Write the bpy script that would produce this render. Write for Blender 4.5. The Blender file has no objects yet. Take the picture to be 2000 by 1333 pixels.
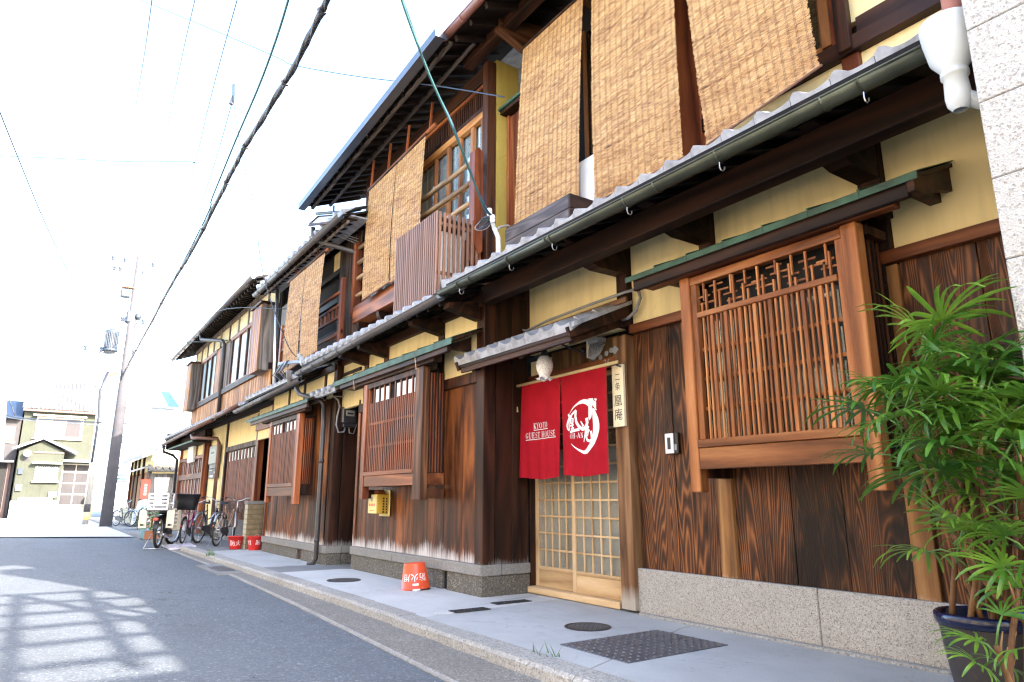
import bpy, math, random
from mathutils import Vector, Matrix, noise as mnoise
R = math.radians
rnd = random.Random(7)
SC = bpy.context.scene
COL = SC.collection

# ---------------------------------------------------------------- camera, sky, sun, exposure
cam_d = bpy.data.cameras.new('camera')
cam_d.sensor_width = 36; cam_d.lens = 23.994; cam_d.clip_start = 0.05; cam_d.clip_end = 3000
cam = bpy.data.objects.new('camera', cam_d); COL.objects.link(cam)
cam.location = (0, 0, 1.05)
cam.rotation_euler = (R(90 + 12.99), 0, R(55.563))
SC.camera = cam

SUN_EL = math.atan(0.5); SUN_AZ = R(20)            # azimuth measured from +X towards +Y
S_DIR = Vector((math.cos(SUN_AZ) * math.cos(SUN_EL), math.sin(SUN_AZ) * math.cos(SUN_EL), math.sin(SUN_EL)))
world = bpy.data.worlds.new('World'); SC.world = world; world.use_nodes = True
wn = world.node_tree; bg = wn.nodes['Background']
sky = wn.nodes.new('ShaderNodeTexSky'); sky.sky_type = 'NISHITA'; sky.sun_disc = False
sky.sun_elevation = SUN_EL
sky.sun_rotation = math.atan2(S_DIR.x, S_DIR.y)     # the sky measures it clockwise from +Y
sky.air_density = 1.0; sky.dust_density = 2.0; sky.ozone_density = 1.0
wn.links.new(sky.outputs[0], bg.inputs[0]); bg.inputs[1].default_value = 0.15
sun_d = bpy.data.lights.new('sun', 'SUN'); sun_d.energy = 2.9; sun_d.angle = R(0.53); sun_d.color = (1, .92, .80)
sun = bpy.data.objects.new('sun', sun_d); COL.objects.link(sun)
sun.rotation_euler = S_DIR.to_track_quat('Z', 'Y').to_euler()
SC.view_settings.view_transform = 'Standard'; SC.view_settings.look = 'None'
SC.view_settings.gamma = 1; SC.view_settings.exposure = 3.3
SC.view_settings.use_curve_mapping = False
SC.render.engine = 'CYCLES'
SC.cycles.use_denoising = True; SC.cycles.filter_width = 1.3
SC.cycles.max_bounces = 8; SC.cycles.diffuse_bounces = 4; SC.cycles.glossy_bounces = 4
SC.cycles.sample_clamp_indirect = 8

# ---------------------------------------------------------------- materials
def newmat(name):
    m = bpy.data.materials.new(name); m.use_nodes = True
    nt = m.node_tree; b = nt.nodes['Principled BSDF']
    return m, nt, b
class G:
    """short node writing"""
    def __init__(s, nt): s.t = nt
    def n(s, typ, **kw):
        nd = s.t.nodes.new('ShaderNode' + typ)
        for k, v in kw.items(): setattr(nd, k, v)
        return nd
    def l(s, a, b): s.t.links.new(a, b)
    def math(s, op, a, b=None, c=None, clamp=False):
        nd = s.n('Math', operation=op); nd.use_clamp = clamp
        for i, v in enumerate((a, b, c)):
            if v is None: continue
            if isinstance(v, (int, float)): nd.inputs[i].default_value = v
            else: s.l(v, nd.inputs[i])
        return nd.outputs[0]
    def coords(s, scale=(1, 1, 1), rand=True, kind='Object'):
        tc = s.n('TexCoord'); src = tc.outputs[kind]
        if rand:
            oi = s.n('ObjectInfo')
            cm = s.n('CombineXYZ')
            s.l(s.math('MULTIPLY', oi.outputs['Random'], 37.0), cm.inputs[0])
            s.l(s.math('MULTIPLY', oi.outputs['Random'], 91.0), cm.inputs[1])
            s.l(s.math('MULTIPLY', oi.outputs['Random'], 53.0), cm.inputs[2])
            ad = s.n('VectorMath', operation='ADD'); s.l(src, ad.inputs[0]); s.l(cm.outputs[0], ad.inputs[1]); src = ad.outputs[0]
        mp = s.n('Mapping'); mp.inputs['Scale'].default_value = scale; s.l(src, mp.inputs[0])
        return mp.outputs[0]
    def noise(s, vec, scale, detail=3, rough=.55, dist=0):
        nd = s.n('TexNoise'); nd.inputs['Scale'].default_value = scale; nd.inputs['Detail'].default_value = detail
        nd.inputs['Roughness'].default_value = rough; nd.inputs['Distortion'].default_value = dist
        s.l(vec, nd.inputs['Vector']); return nd.outputs[0]
    def ramp(s, fac, stops):
        nd = s.n('ValToRGB'); el = nd.color_ramp.elements
        while len(el) < len(stops): el.new(.5)
        for e, (p, c) in zip(el, stops):
            e.position = p; e.color = (c, c, c, 1) if isinstance(c, (int, float)) else (*c, 1)
        s.l(fac, nd.inputs[0]); return nd.outputs[0]
    def mix(s, fac, a, b, mode='MIX'):
        nd = s.n('Mix', data_type='RGBA', blend_type=mode)
        for i, v in ((0, fac), (6, a), (7, b)):
            if isinstance(v, (int, float)): nd.inputs[i].default_value = v
            elif isinstance(v, tuple): nd.inputs[i].default_value = (*v, 1)
            else: s.l(v, nd.inputs[i])
        return nd.outputs[2]
    def bump(s, b, h, strength=.3, dist=.005):
        nd = s.n('Bump'); nd.inputs['Strength'].default_value = strength; nd.inputs['Distance'].default_value = dist
        s.l(h, nd.inputs['Height']); s.l(nd.outputs[0], b.inputs['Normal'])

def plain(name, col, rough=.5, metal=0, var=.12, vs=6, bump=0, spec=.5, rand=True):
    m, nt, b = newmat(name); g = G(nt)
    v = g.coords(rand=rand)
    f = g.noise(v, vs, 4)
    lo = tuple(c * (1 - var) for c in col); hi = tuple(min(1, c * (1 + var)) for c in col)
    g.l(g.ramp(f, [(.3, lo), (.7, hi)]), b.inputs['Base Color'])
    b.inputs['Roughness'].default_value = rough; b.inputs['Metallic'].default_value = metal
    b.inputs['Specular IOR Level'].default_value = spec
    if bump: g.bump(b, g.noise(v, vs * 8, 3), bump, .004)
    return m

def wood(name, dark, mid, light, axis='Z', rough=.55, rings=9, stretch=.09, bump=.35, fade=None, var=.3, fine=70, ringamt=.6, stain=0, spec=.22):
    m, nt, b = newmat(name); g = G(nt)
    s = [1, 1, 1]; s['XYZ'.index(axis)] = stretch
    v = g.coords(tuple(s))
    n1 = g.noise(v, 3.2, 2, .5, .3)
    ring = g.math('PINGPONG', g.math('MULTIPLY', n1, rings), .5)
    ring = g.math('MULTIPLY', ring, 2)
    n2 = g.noise(v, fine, 3, .6)
    f = g.math('ADD', g.math('MULTIPLY', ring, ringamt), g.math('MULTIPLY', n2, 1 - ringamt))
    c = g.ramp(f, [(.12, dark), (.5, mid), (.9, light)])
    oi = g.n('ObjectInfo')
    hsv = g.n('HueSaturation')
    g.l(g.math('MULTIPLY_ADD', oi.outputs['Random'], 2 * var, 1 - var), hsv.inputs['Value'])
    g.l(c, hsv.inputs['Color']); c = hsv.outputs[0]
    if stain:
        w = g.coords((1, 1, .35), False)
        st = g.ramp(g.noise(w, 2.2, 4, .6), [(.42, 0.0), (.62, 1.0)])
        c = g.mix(g.math('MULTIPLY', st, stain), c, tuple(x * .35 for x in dark))
    if fade:
        z0, h, fc = fade
        geo = g.n('NewGeometry'); sp = g.n('SeparateXYZ'); g.l(geo.outputs['Position'], sp.inputs[0])
        w = g.coords((1, 1, .06), False)
        sn = g.noise(w, 34, 5, .75)
        w2 = g.coords((1, 1, .2), False)
        sn2 = g.noise(w2, 4, 2)
        hh = g.math('MULTIPLY', g.math('ADD', g.math('MULTIPLY', sn, 1.3), sn2), h)
        d = g.math('SUBTRACT', g.math('ADD', hh, z0 - h * .75), sp.outputs[2])
        k = g.math('MULTIPLY', d, 8, clamp=True)
        c = g.mix(g.math('MULTIPLY', k, .85), c, fc)
    g.l(c, b.inputs['Base Color'])
    b.inputs['Roughness'].default_value = rough; b.inputs['Specular IOR Level'].default_value = spec
    g.bump(b, f, bump, .004)
    return m

def speck(name, base, dark, light, scale=120, rough=.8, bump=.5, amt=.5, stains=.25, cracks=0):
    """stone, asphalt, pebble wash"""
    m, nt, b = newmat(name); g = G(nt)
    v = g.coords(rand=False)
    vo = g.n('TexVoronoi'); vo.inputs['Scale'].default_value = scale; g.l(v, vo.inputs['Vector'])
    sp = g.n('SeparateColor'); g.l(vo.outputs['Color'], sp.inputs[0])
    c = g.ramp(sp.outputs[0], [(0, dark), (.3, base), (.7, base), (1, light)])
    big = g.noise(v, 1.3, 5, .6)
    c = g.mix(g.ramp(big, [(.35, stains), (.7, 0.0)]), c, tuple(x * .45 for x in base))
    if cracks:
        ck = g.n('TexVoronoi', feature='DISTANCE_TO_EDGE'); ck.inputs['Scale'].default_value = .8; wv = g.noise(v, 4, 4); ad = g.n('VectorMath', operation='ADD'); g.l(v, ad.inputs[0]); g.l(wv, ad.inputs[1]); g.l(ad.outputs[0], ck.inputs['Vector'])
        c = g.mix(g.math('MULTIPLY', g.ramp(ck.outputs['Distance'], [(.0, 1.0), (.009, 0.0)]), g.ramp(g.noise(v, .9, 2), [(.45, 0.0), (.55, cracks)])), c, tuple(x * .25 for x in base))
        sp2 = g.n('TexVoronoi'); sp2.inputs['Scale'].default_value = 3.1; g.l(v, sp2.inputs['Vector']); s3 = g.n('SeparateColor'); g.l(sp2.outputs['Color'], s3.inputs[0])
        spot = g.math('MULTIPLY', g.ramp(sp2.outputs['Distance'], [(.07, 1.0), (.10, 0.0)]), g.ramp(s3.outputs[2], [(.72, 0.0), (.76, .6)]))
        c = g.mix(spot, c, tuple(x * .35 for x in base))
        c = g.mix(g.ramp(g.noise(g.coords((1, 2.2, 1), False), 2.6, 5, .7), [(.5, 0.0), (.75, .4)]), c, tuple(x * .55 for x in base))
    fine = g.noise(v, scale * 1.7, 2)
    c = g.mix(.25, c, g.ramp(fine, [(.3, dark), (.7, light)]))
    g.l(c, b.inputs['Base Color']); b.inputs['Roughness'].default_value = rough
    b.inputs['Specular IOR Level'].default_value = .3
    g.bump(b, g.math('ADD', vo.outputs['Distance'], fine), bump, .004)
    return m

MT = {}
def plaster_mat(name, col, var=.1):
    m, nt, b = newmat(name); g = G(nt); v = g.coords(rand=False)
    n1 = g.noise(v, 1.6, 5, .6); n2 = g.noise(v, 90, 3)
    w = g.coords((3, 3, .3), False); n3 = g.noise(w, 3, 4)
    c = g.ramp(n1, [(.3, tuple(x * (1 - var) for x in col)), (.7, tuple(x * (1 + var) for x in col))])
    c = g.mix(g.ramp(n3, [(.48, 0.0), (.8, .38)]), c, tuple(x * .5 for x in col))
    ck = g.n('TexVoronoi', feature='DISTANCE_TO_EDGE'); ck.inputs['Scale'].default_value = 1.1; wv = g.noise(v, 5, 3); ad = g.n('VectorMath', operation='ADD'); g.l(v, ad.inputs[0]); g.l(wv, ad.inputs[1]); g.l(ad.outputs[0], ck.inputs['Vector'])
    cm = g.math('MULTIPLY', g.ramp(ck.outputs['Distance'], [(.0, 1.0), (.006, 0.0)]), g.ramp(n1, [(.5, 0.0), (.62, .5)]))
    c = g.mix(cm, c, tuple(x * .35 for x in col))
    g.l(c, b.inputs['Base Color']); b.inputs['Roughness'].default_value = .92; b.inputs['Specular IOR Level'].default_value = .15
    g.bump(b, n2, .25, .003); return m
MT['plaster'] = plaster_mat('ochre_plaster', (.84, .69, .365), .08)
MT['plaster2'] = plaster_mat('pale_plaster', (.62, .56, .36), .12)
DK = (.007, .0035, .0025); BR = (.035, .014, .008)
MT['beam'] = wood('dark_beam_wood', DK, (.026, .0100, .0055), (.060, .023, .011), 'X', .55, rings=5)
MT['post'] = wood('dark_post_wood', DK, (.034, .0115, .0058), (.085, .030, .012), 'Z', .55, rings=5)
MT['soffit'] = wood('shade_dark_soffit_wood', (.004, .0025, .002), (.009, .005, .0035), (.02, .010, .006), 'Y', .7, rings=4)  # under-eave shadow is put into this near-black wood
MT['cedar'] = wood('burnt_cedar_board', (.009, .004, .0026), (.066, .022, .008), (.28, .105, .030), 'Z', .5, rings=46, stretch=.075, bump=.7, var=.38, ringamt=.52, stain=.9, fine=42)
MT['board'] = wood('red_brown_board', (.024, .0072, .0038), (.145, .042, .0115), (.27, .085, .021), 'Z', .5, rings=7, var=.4, stain=.75, fade=(.37, .34, (.60, .58, .57)))
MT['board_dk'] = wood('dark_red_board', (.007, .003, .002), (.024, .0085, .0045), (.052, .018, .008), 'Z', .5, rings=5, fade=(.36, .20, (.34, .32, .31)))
MT['board_b'] = wood('weathered_red_board', (.024, .008, .0042), (.155, .047, .013), (.31, .108, .027), 'Z', .55, rings=7, var=.4, stain=.85, fade=(.33, .30, (.62, .60, .57)))
MT['lat_v'] = wood('lattice_cedar_upright', (.12, .037, .011), (.31, .108, .032), (.48, .205, .07), 'Z', .45, rings=5, bump=.15, var=.2)
MT['lat_h'] = wood('lattice_cedar_rail', (.085, .027, .009), (.24, .082, .025), (.40, .165, .056), 'X', .45, rings=6, bump=.15, var=.15)
MT['red_v'] = wood('reddish_lattice_upright', (.055, .014, .007), (.18, .048, .018), (.34, .105, .036), 'Z', .45, rings=4, bump=.15)
MT['red_h'] = wood('reddish_lattice_rail', (.055, .015, .007), (.165, .050, .018), (.33, .115, .040), 'X', .45, rings=4, bump=.15)
def slat_mat(name, col):
    m, nt, b = newmat(name); g = G(nt); oi = g.n('ObjectInfo')
    f = g.noise(g.coords((1, 1, .05)), 40, 2)
    c = g.ramp(f, [(.3, tuple(x * .8 for x in col)), (.7, tuple(x * 1.2 for x in col))])
    h = g.n('HueSaturation'); g.l(c, h.inputs['Color']); g.l(g.math('MULTIPLY_ADD', oi.outputs['Random'], .5, .75), h.inputs['Value'])
    g.l(h.outputs[0], b.inputs['Base Color']); b.inputs['Roughness'].default_value = .5; b.inputs['Specular IOR Level'].default_value = .25; return m
MT['red_slat'] = slat_mat('reddish_slat', (.21, .060, .022))
MT['taupe_slat'] = slat_mat('brown_screen_slat', (.20, .105, .070))
MT['batten'] = wood('raw_batten', (.11, .048, .016), (.29, .135, .045), (.46, .25, .10), 'Z', .6, rings=6, fade=(.45, .08, (.6, .55, .48)))
MT['door_v'] = wood('bleached_door_wood', (.33, .20, .095), (.52, .35, .18), (.64, .47, .28), 'Z', .55, rings=5, bump=.15, var=.10)
MT['door_h'] = wood('bleached_door_rail', (.33, .20, .095), (.52, .35, .18), (.64, .47, .28), 'X', .55, rings=5, bump=.15, var=.10)
MT['orange_h'] = wood('orange_window_wood', (.22, .085, .025), (.42, .18, .055), (.55, .27, .09), 'X', .5, rings=5, bump=.15)
MT['orange_v'] = wood('orange_window_upright', (.14, .05, .02), (.28, .11, .04), (.42, .18, .06), 'Z', .5, rings=5, bump=.15)
MT['grey_v'] = wood('grey_weathered_wood', (.05, .04, .035), (.14, .115, .10), (.26, .22, .19), 'Z', .75, rings=6)
MT['taupe'] = wood('brown_slat', (.085, .040, .026), (.165, .085, .056), (.25, .145, .10), 'Z', .6, rings=4, bump=.15, var=.15)
MT['planter'] = wood('grey_brown_planter_board', (.045, .036, .036), (.09, .072, .070), (.15, .12, .115), 'X', .55, rings=14, bump=.2, var=.1)
MT['skirt'] = wood('sunlit_honey_board', (.13, .055, .02), (.33, .15, .055), (.50, .26, .10), 'Z', .6, rings=5)  # honey wood with the sun's orange brightness put into its colour
MT['copper'] = plain('verdigris_copper', (.030, .080, .056), .6, .15, .5, 5, .1)
MT['gutter'] = plain('brown_patina_gutter', (.060, .066, .048), .35, .6, .35, 4, .1)
MT['gutter_g'] = plain('grey_gutter', (.085, .078, .080), .4, .2, .12, 3)
MT['gutter_n'] = plain('slate_gutter', (.060, .066, .086), .35, .3, .15, 3)
MT['gutter_r'] = plain('brick_brown_pipe', (.22, .085, .062), .4, 0, .1, 3)
MT['pipe_d'] = plain('dark_downpipe', (.050, .044, .046), .4, .2, .15, 3)
MT['pipe_b'] = plain('copper_brown_downpipe', (.16, .085, .065), .4, .3, .15, 3)
MT['tile'] = plain('grey_roof_tile', (.275, .285, .315), .45, .05, .38, 9, .2, .5)
MT['tile_pale'] = plain('pale_roof_tile', (.135, .132, .130), .6, 0, .15, 3)
MT['granite'] = speck('pale_granite', (.43, .40, .355), (.10, .095, .09), (.60, .57, .52), 150, .8, .35, stains=.35)
MT['granite_cap'] = speck('grey_cap_stone', (.235, .225, .205), (.12, .115, .11), (.36, .35, .33), 140, .8, .3, stains=.4)
MT['pebble'] = speck('exposed_aggregate', (.095, .088, .075), (.022, .022, .022), (.34, .31, .25), 95, .75, .9, stains=.4)
MT['white_wall'] = speck('white_pebble_wash', (.55, .535, .51), (.26, .225, .18), (.68, .665, .64), 110, .8, 1.0, stains=.18)
MT['concrete'] = speck('smooth_concrete', (.43, .435, .435), (.36, .365, .365), (.49, .495, .495), 220, .75, .08, stains=.5, cracks=.8)
MT['kerb'] = speck('kerb_concrete', (.35, .335, .305), (.13, .125, .115), (.52, .50, .47), 85, .85, .7, stains=.5)
MT['apron'] = speck('gutter_concrete', (.20, .185, .165), (.07, .067, .063), (.36, .34, .31), 80, .85, .7, stains=.5)
MT['iron'] = plain('cast_iron', (.045, .046, .050), .5, .5, .3, 30, .3)
MT['iron_plate'] = plain('steel_plate', (.115, .12, .135), .45, .5, .3, 9, .2)
MT['black'] = plain('black_plastic', (.012, .012, .013), .4)
MT['rubber'] = plain('tyre_rubber', (.018, .018, .019), .75)
MT['steel'] = plain('bright_steel', (.52, .52, .53), .28, .9, .1)
MT['dark_steel'] = plain('dark_steel', (.09, .09, .10), .4, .7, .2)
MT['white'] = plain('white_plastic', (.74, .75, .75), .4, 0, .05)
MT['cream'] = plain('cream_plastic', (.60, .54, .43), .5, 0, .08)
MT['grey_pl'] = plain('grey_plastic', (.30, .31, .31), .45, 0, .08)
MT['meter'] = plain('grey_green_meter', (.23, .24, .20), .4, 0, .08)
MT['red'] = plain('red_bucket', (.55, .022, .016), .35, 0, .1)
MT['red_or'] = plain('orange_red_bucket', (.62, .075, .022), .35, 0, .15, 3)
MT['sign_red'] = plain('sign_red', (.58, .09, .055), .5)
MT['print_w'] = plain('white_print', (.80, .80, .80), .7, 0, .02)
MT['print_b'] = plain('black_print', (.016, .016, .018), .7, 0, .02)
MT['signwood'] = wood('pale_sign_wood', (.62, .52, .33), (.72, .63, .43), (.78, .70, .51), 'Z', .6, rings=3, bump=.05, var=.02)
MT['bamboo'] = wood('pale_bamboo', (.45, .33, .14), (.60, .46, .22), (.70, .56, .30), 'X', .45, rings=3, bump=.1, var=.1)
MT['bamboo_old'] = wood('old_rail_pole', (.10, .058, .028), (.26, .165, .085), (.40, .27, .15), 'X', .55, rings=4, bump=.25, var=.15)
MT['yellow'] = plain('yellow_milk_box', (.50, .30, .030), .4, 0, .12)
MT['pale_yellow'] = plain('pale_yellow_front', (.72, .58, .20), .4, 0, .1)
MT['pot'] = plain('brown_black_pot', (.026, .021, .020), .45, 0, .15, 9, .12)
MT['navy_glaze'] = plain('navy_glaze', (.006, .010, .042), .15, 0, .2)
MT['teal_pl'] = plain('teal_planter', (.12, .30, .32), .5, 0, .1)
MT['terracotta'] = plain('terracotta', (.33, .13, .06), .7)
MT['soil'] = speck('gravel_mulch', (.20, .16, .12), (.06, .05, .04), (.50, .45, .38), 60, .9, 1.0)
MT['tarp'] = plain('pale_blue_tarp', (.48, .56, .64), .45, 0, .25, 5, .2)
MT['lilac'] = plain('lilac_board', (.55, .52, .62), .5, 0, .05)
MT['pole'] = plain('pole_concrete', (.066, .063, .072), .9, 0, .15, 2, .1)
MT['cable'] = plain('black_cable', (.016, .020, .032), .5)
MT['wire'] = plain('blue_wire', (.04, .075, .14), .6)
MT['wire_t'] = plain('teal_wire', (.025, .095, .105), .6)
MT['wire_l'] = plain('grey_wire', (.24, .25, .27), .6)
MT['bike_pink'] = plain('magenta_paint', (.24, .010, .10), .3)
MT['bike_navy'] = plain('navy_paint', (.018, .026, .07), .25)
MT['bike_silver'] = plain('silver_paint', (.45, .46, .48), .3, .7)
MT['bike_tan'] = plain('tan_paint', (.42, .25, .15), .35, .3)
MT['olive'] = plaster_mat('olive_stucco', (.060, .064, .050), .1)
MT['mauve'] = plaster_mat('grey_render', (.060, .056, .060), .08)
MT['white_bld'] = plaster_mat('white_render', (.80, .80, .79), .03)
MT['pink_sh'] = plain('pinkish_shutter', (.095, .055, .048), .6)
MT['brick'] = plain('tan_brick', (.20, .145, .075), .65, 0, .25, 12, .3)
MT['brick_pale'] = plain('pale_brick', (.42, .37, .25), .65, 0, .15, 12, .3)
MT['mortar'] = plain('mortar', (.10, .085, .065), .9)
MT['paper'] = plain('shoji_paper', (.72, .71, .68), .9, 0, .04)
MT['curtain'] = plain('sky_tinted_curtain', (.74, .84, .89), .9, 0, .05, 3)  # white cloth with the panes' sky reflection put into its colour
MT['dark_in'] = plain('dark_interior', (.012, .011, .011), .9)
MT['rope'] = plain('brown_twine', (.16, .075, .045), .8)
MT['lamp_glass'] = None
MT['shade_blue'] = plain('slate_blue', (.014, .026, .056), .5, 0, .2)

def glass_mat(name, tint=(.85, .9, .92), rough=.03, ribs=0, trans=.7):
    m, nt, b = newmat(name); g = G(nt)
    out = nt.nodes['Material Output']
    gl = g.n('BsdfGlossy'); gl.inputs['Roughness'].default_value = rough; gl.inputs['Color'].default_value = (1, 1, 1, 1)
    tr = g.n('BsdfTransparent'); tr.inputs['Color'].default_value = (*tint, 1)
    fr = g.n('Fresnel'); fr.inputs['IOR'].default_value = 1.45
    mx = g.n('MixShader')
    if ribs:
        v = g.coords(rand=False); w = g.n('TexWave', bands_direction='X'); w.inputs['Scale'].default_value = ribs; w.inputs['Distortion'].default_value = .4
        g.l(v, w.inputs['Vector']); bp = g.n('Bump'); bp.inputs['Strength'].default_value = .8; bp.inputs['Distance'].default_value = .01
        g.l(w.outputs[1], bp.inputs['Height']); g.l(bp.outputs[0], gl.inputs['Normal']); g.l(bp.outputs[0], fr.inputs['Normal'])
    fc = g.math('MULTIPLY_ADD', fr.outputs[0], .75, .01, clamp=True)
    g.l(fc, mx.inputs[0]); g.l(tr.outputs[0], mx.inputs[1]); g.l(gl.outputs[0], mx.inputs[2])
    nt.nodes.remove(b); g.l(mx.outputs[0], out.inputs[0]); return m
MT['glass'] = glass_mat('window_glass')
MT['rib_glass'] = glass_mat('ribbed_glass', (.88, .90, .90), .10, 30)

def asphalt_mat():
    m, nt, b = newmat('asphalt'); g = G(nt); v = g.coords(rand=False)
    vo = g.n('TexVoronoi'); vo.inputs['Scale'].default_value = 85; g.l(v, vo.inputs['Vector'])
    sp = g.n('SeparateColor'); g.l(vo.outputs['Color'], sp.inputs[0])
    c = g.ramp(sp.outputs[1], [(0, (.074, .084, .098)), (.55, (.096, .109, .127)), (.88, (.130, .145, .164)), (.985, (.20, .21, .225)), (1, (.34, .35, .36))])
    big = g.noise(v, .55, 5, .6)
    c = g.mix(g.ramp(big, [(.3, .35), (.62, 0.0)]), c, (.128, .143, .162))
    mid = g.noise(v, 7, 4, .7)
    ck = g.n('TexVoronoi', feature='DISTANCE_TO_EDGE'); ck.inputs['Scale'].default_value = .33; wv = g.noise(v, 2.5, 5); ad = g.n('VectorMath', operation='ADD'); g.l(v, ad.inputs[0]); g.l(wv, ad.inputs[1]); g.l(ad.outputs[0], ck.inputs['Vector'])
    c = g.mix(g.math('MULTIPLY', g.ramp(ck.outputs['Distance'], [(.0, 1.0), (.004, 0.0)]), g.ramp(g.noise(v, .5, 2), [(.46, 0.0), (.54, .8)])), c, (.03, .03, .032))
    oil = g.noise(g.coords((.25, 1, 1), False), 1.4, 4, .6); c = g.mix(g.ramp(oil, [(.5, 0.0), (.72, .35)]), c, (.06, .065, .072))
    c = g.mix(g.ramp(mid, [(.5, 0.0), (.8, .3)]), c, (.055, .058, .062))
    g.l(c, b.inputs['Base Color']); b.inputs['Roughness'].default_value = .78; b.inputs['Specular IOR Level'].default_value = .35
    g.bump(b, g.math('ADD', vo.outputs['Distance'], g.noise(v, 220, 2)), .7, .004)
    return m
MT['asphalt'] = asphalt_mat()

def reed_mat():
    m, nt, b = newmat('split_reed'); g = G(nt)
    at = g.n('Attribute', attribute_name='reed'); v = g.coords((.5, .5, 9), False)
    f = g.noise(g.coords((1, 1, 24), False), 14, 3, .65)
    n2 = g.noise(g.coords((1, 1, 7), False), 2.2, 4, .6)
    ff = g.math('ADD', g.math('MULTIPLY', f, .72), g.math('MULTIPLY', n2, .28))
    c = g.ramp(ff, [(.38, (.085, .030, .010)), (.45, (.31, .130, .042)), (.51, (.55, .315, .120)), (.60, (.66, .45, .21))])
    g.l(c, b.inputs['Base Color']); b.inputs['Roughness'].default_value = .6
    tl = g.n('BsdfTranslucent'); g.l(c, tl.inputs[0]); mx = g.n('MixShader'); mx.inputs[0].default_value = .12
    g.l(b.outputs[0], mx.inputs[1]); g.l(tl.outputs[0], mx.inputs[2]); g.l(mx.outputs[0], nt.nodes['Material Output'].inputs[0])
    return m
MT['reed'] = reed_mat()

def leaf_mat():
    m, nt, b = newmat('palm_leaf'); g = G(nt)
    oi = g.n('ObjectInfo'); v = g.coords((1, 1, 1)); f = g.noise(v, 9, 3)
    c = g.ramp(f, [(.3, (.028, .110, .010)), (.7, (.115, .245, .028))])
    h = g.n('HueSaturation'); g.l(c, h.inputs['Color']); g.l(g.math('MULTIPLY_ADD', oi.outputs['Random'], .8, .65), h.inputs['Value'])
    g.l(g.math('MULTIPLY_ADD', oi.outputs['Random'], -.05, .52), h.inputs['Hue'])
    c = h.outputs[0]; g.l(c, b.inputs['Base Color']); b.inputs['Roughness'].default_value = .32; b.inputs['Specular IOR Level'].default_value = .5
    tl = g.n('BsdfTranslucent'); g.l(g.mix(.5, c, (.16, .30, .03)), tl.inputs[0]); mx = g.n('MixShader'); mx.inputs[0].default_value = .3
    g.l(b.outputs[0], mx.inputs[1]); g.l(tl.outputs[0], mx.inputs[2]); g.l(mx.outputs[0], nt.nodes['Material Output'].inputs[0])
    return m
MT['leaf'] = leaf_mat()
MT['stem'] = wood('fibrous_cane', (.035, .018, .010), (.13, .065, .030), (.30, .17, .085), 'Z', .7, rings=4, stretch=.3)
MT['petiole'] = plain('green_petiole', (.07, .16, .03), .4)

def cloth_mat():
    m, nt, b = newmat('red_cloth'); g = G(nt); v = g.coords(rand=False)
    w = g.n('TexWave', bands_direction='Z'); w.inputs['Scale'].default_value = 160; g.l(v, w.inputs['Vector'])
    n1 = g.noise(v, 5, 3)
    c = g.ramp(n1, [(.3, (.30, .005, .013)), (.7, (.375, .007, .017))]); g.l(c, b.inputs['Base Color'])
    b.inputs['Roughness'].default_value = .85; b.inputs['Specular IOR Level'].default_value = .15
    g.bump(b, g.math('ADD', w.outputs[1], g.noise(v, 260, 2)), .15, .002); return m
MT['cloth'] = cloth_mat()
def lampglass():
    m, nt, b = newmat('milk_glass'); g = G(nt); v = g.coords(rand=False)
    vo = g.n('TexVoronoi'); vo.inputs['Scale'].default_value = 70; g.l(v, vo.inputs['Vector'])
    c = g.ramp(vo.outputs['Distance'], [(.2, (.45, .45, .47)), (.5, (.78, .77, .76))]); g.l(c, b.inputs['Base Color'])
    b.inputs['Roughness'].default_value = .2; return m
MT['lamp_glass'] = lampglass()

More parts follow.
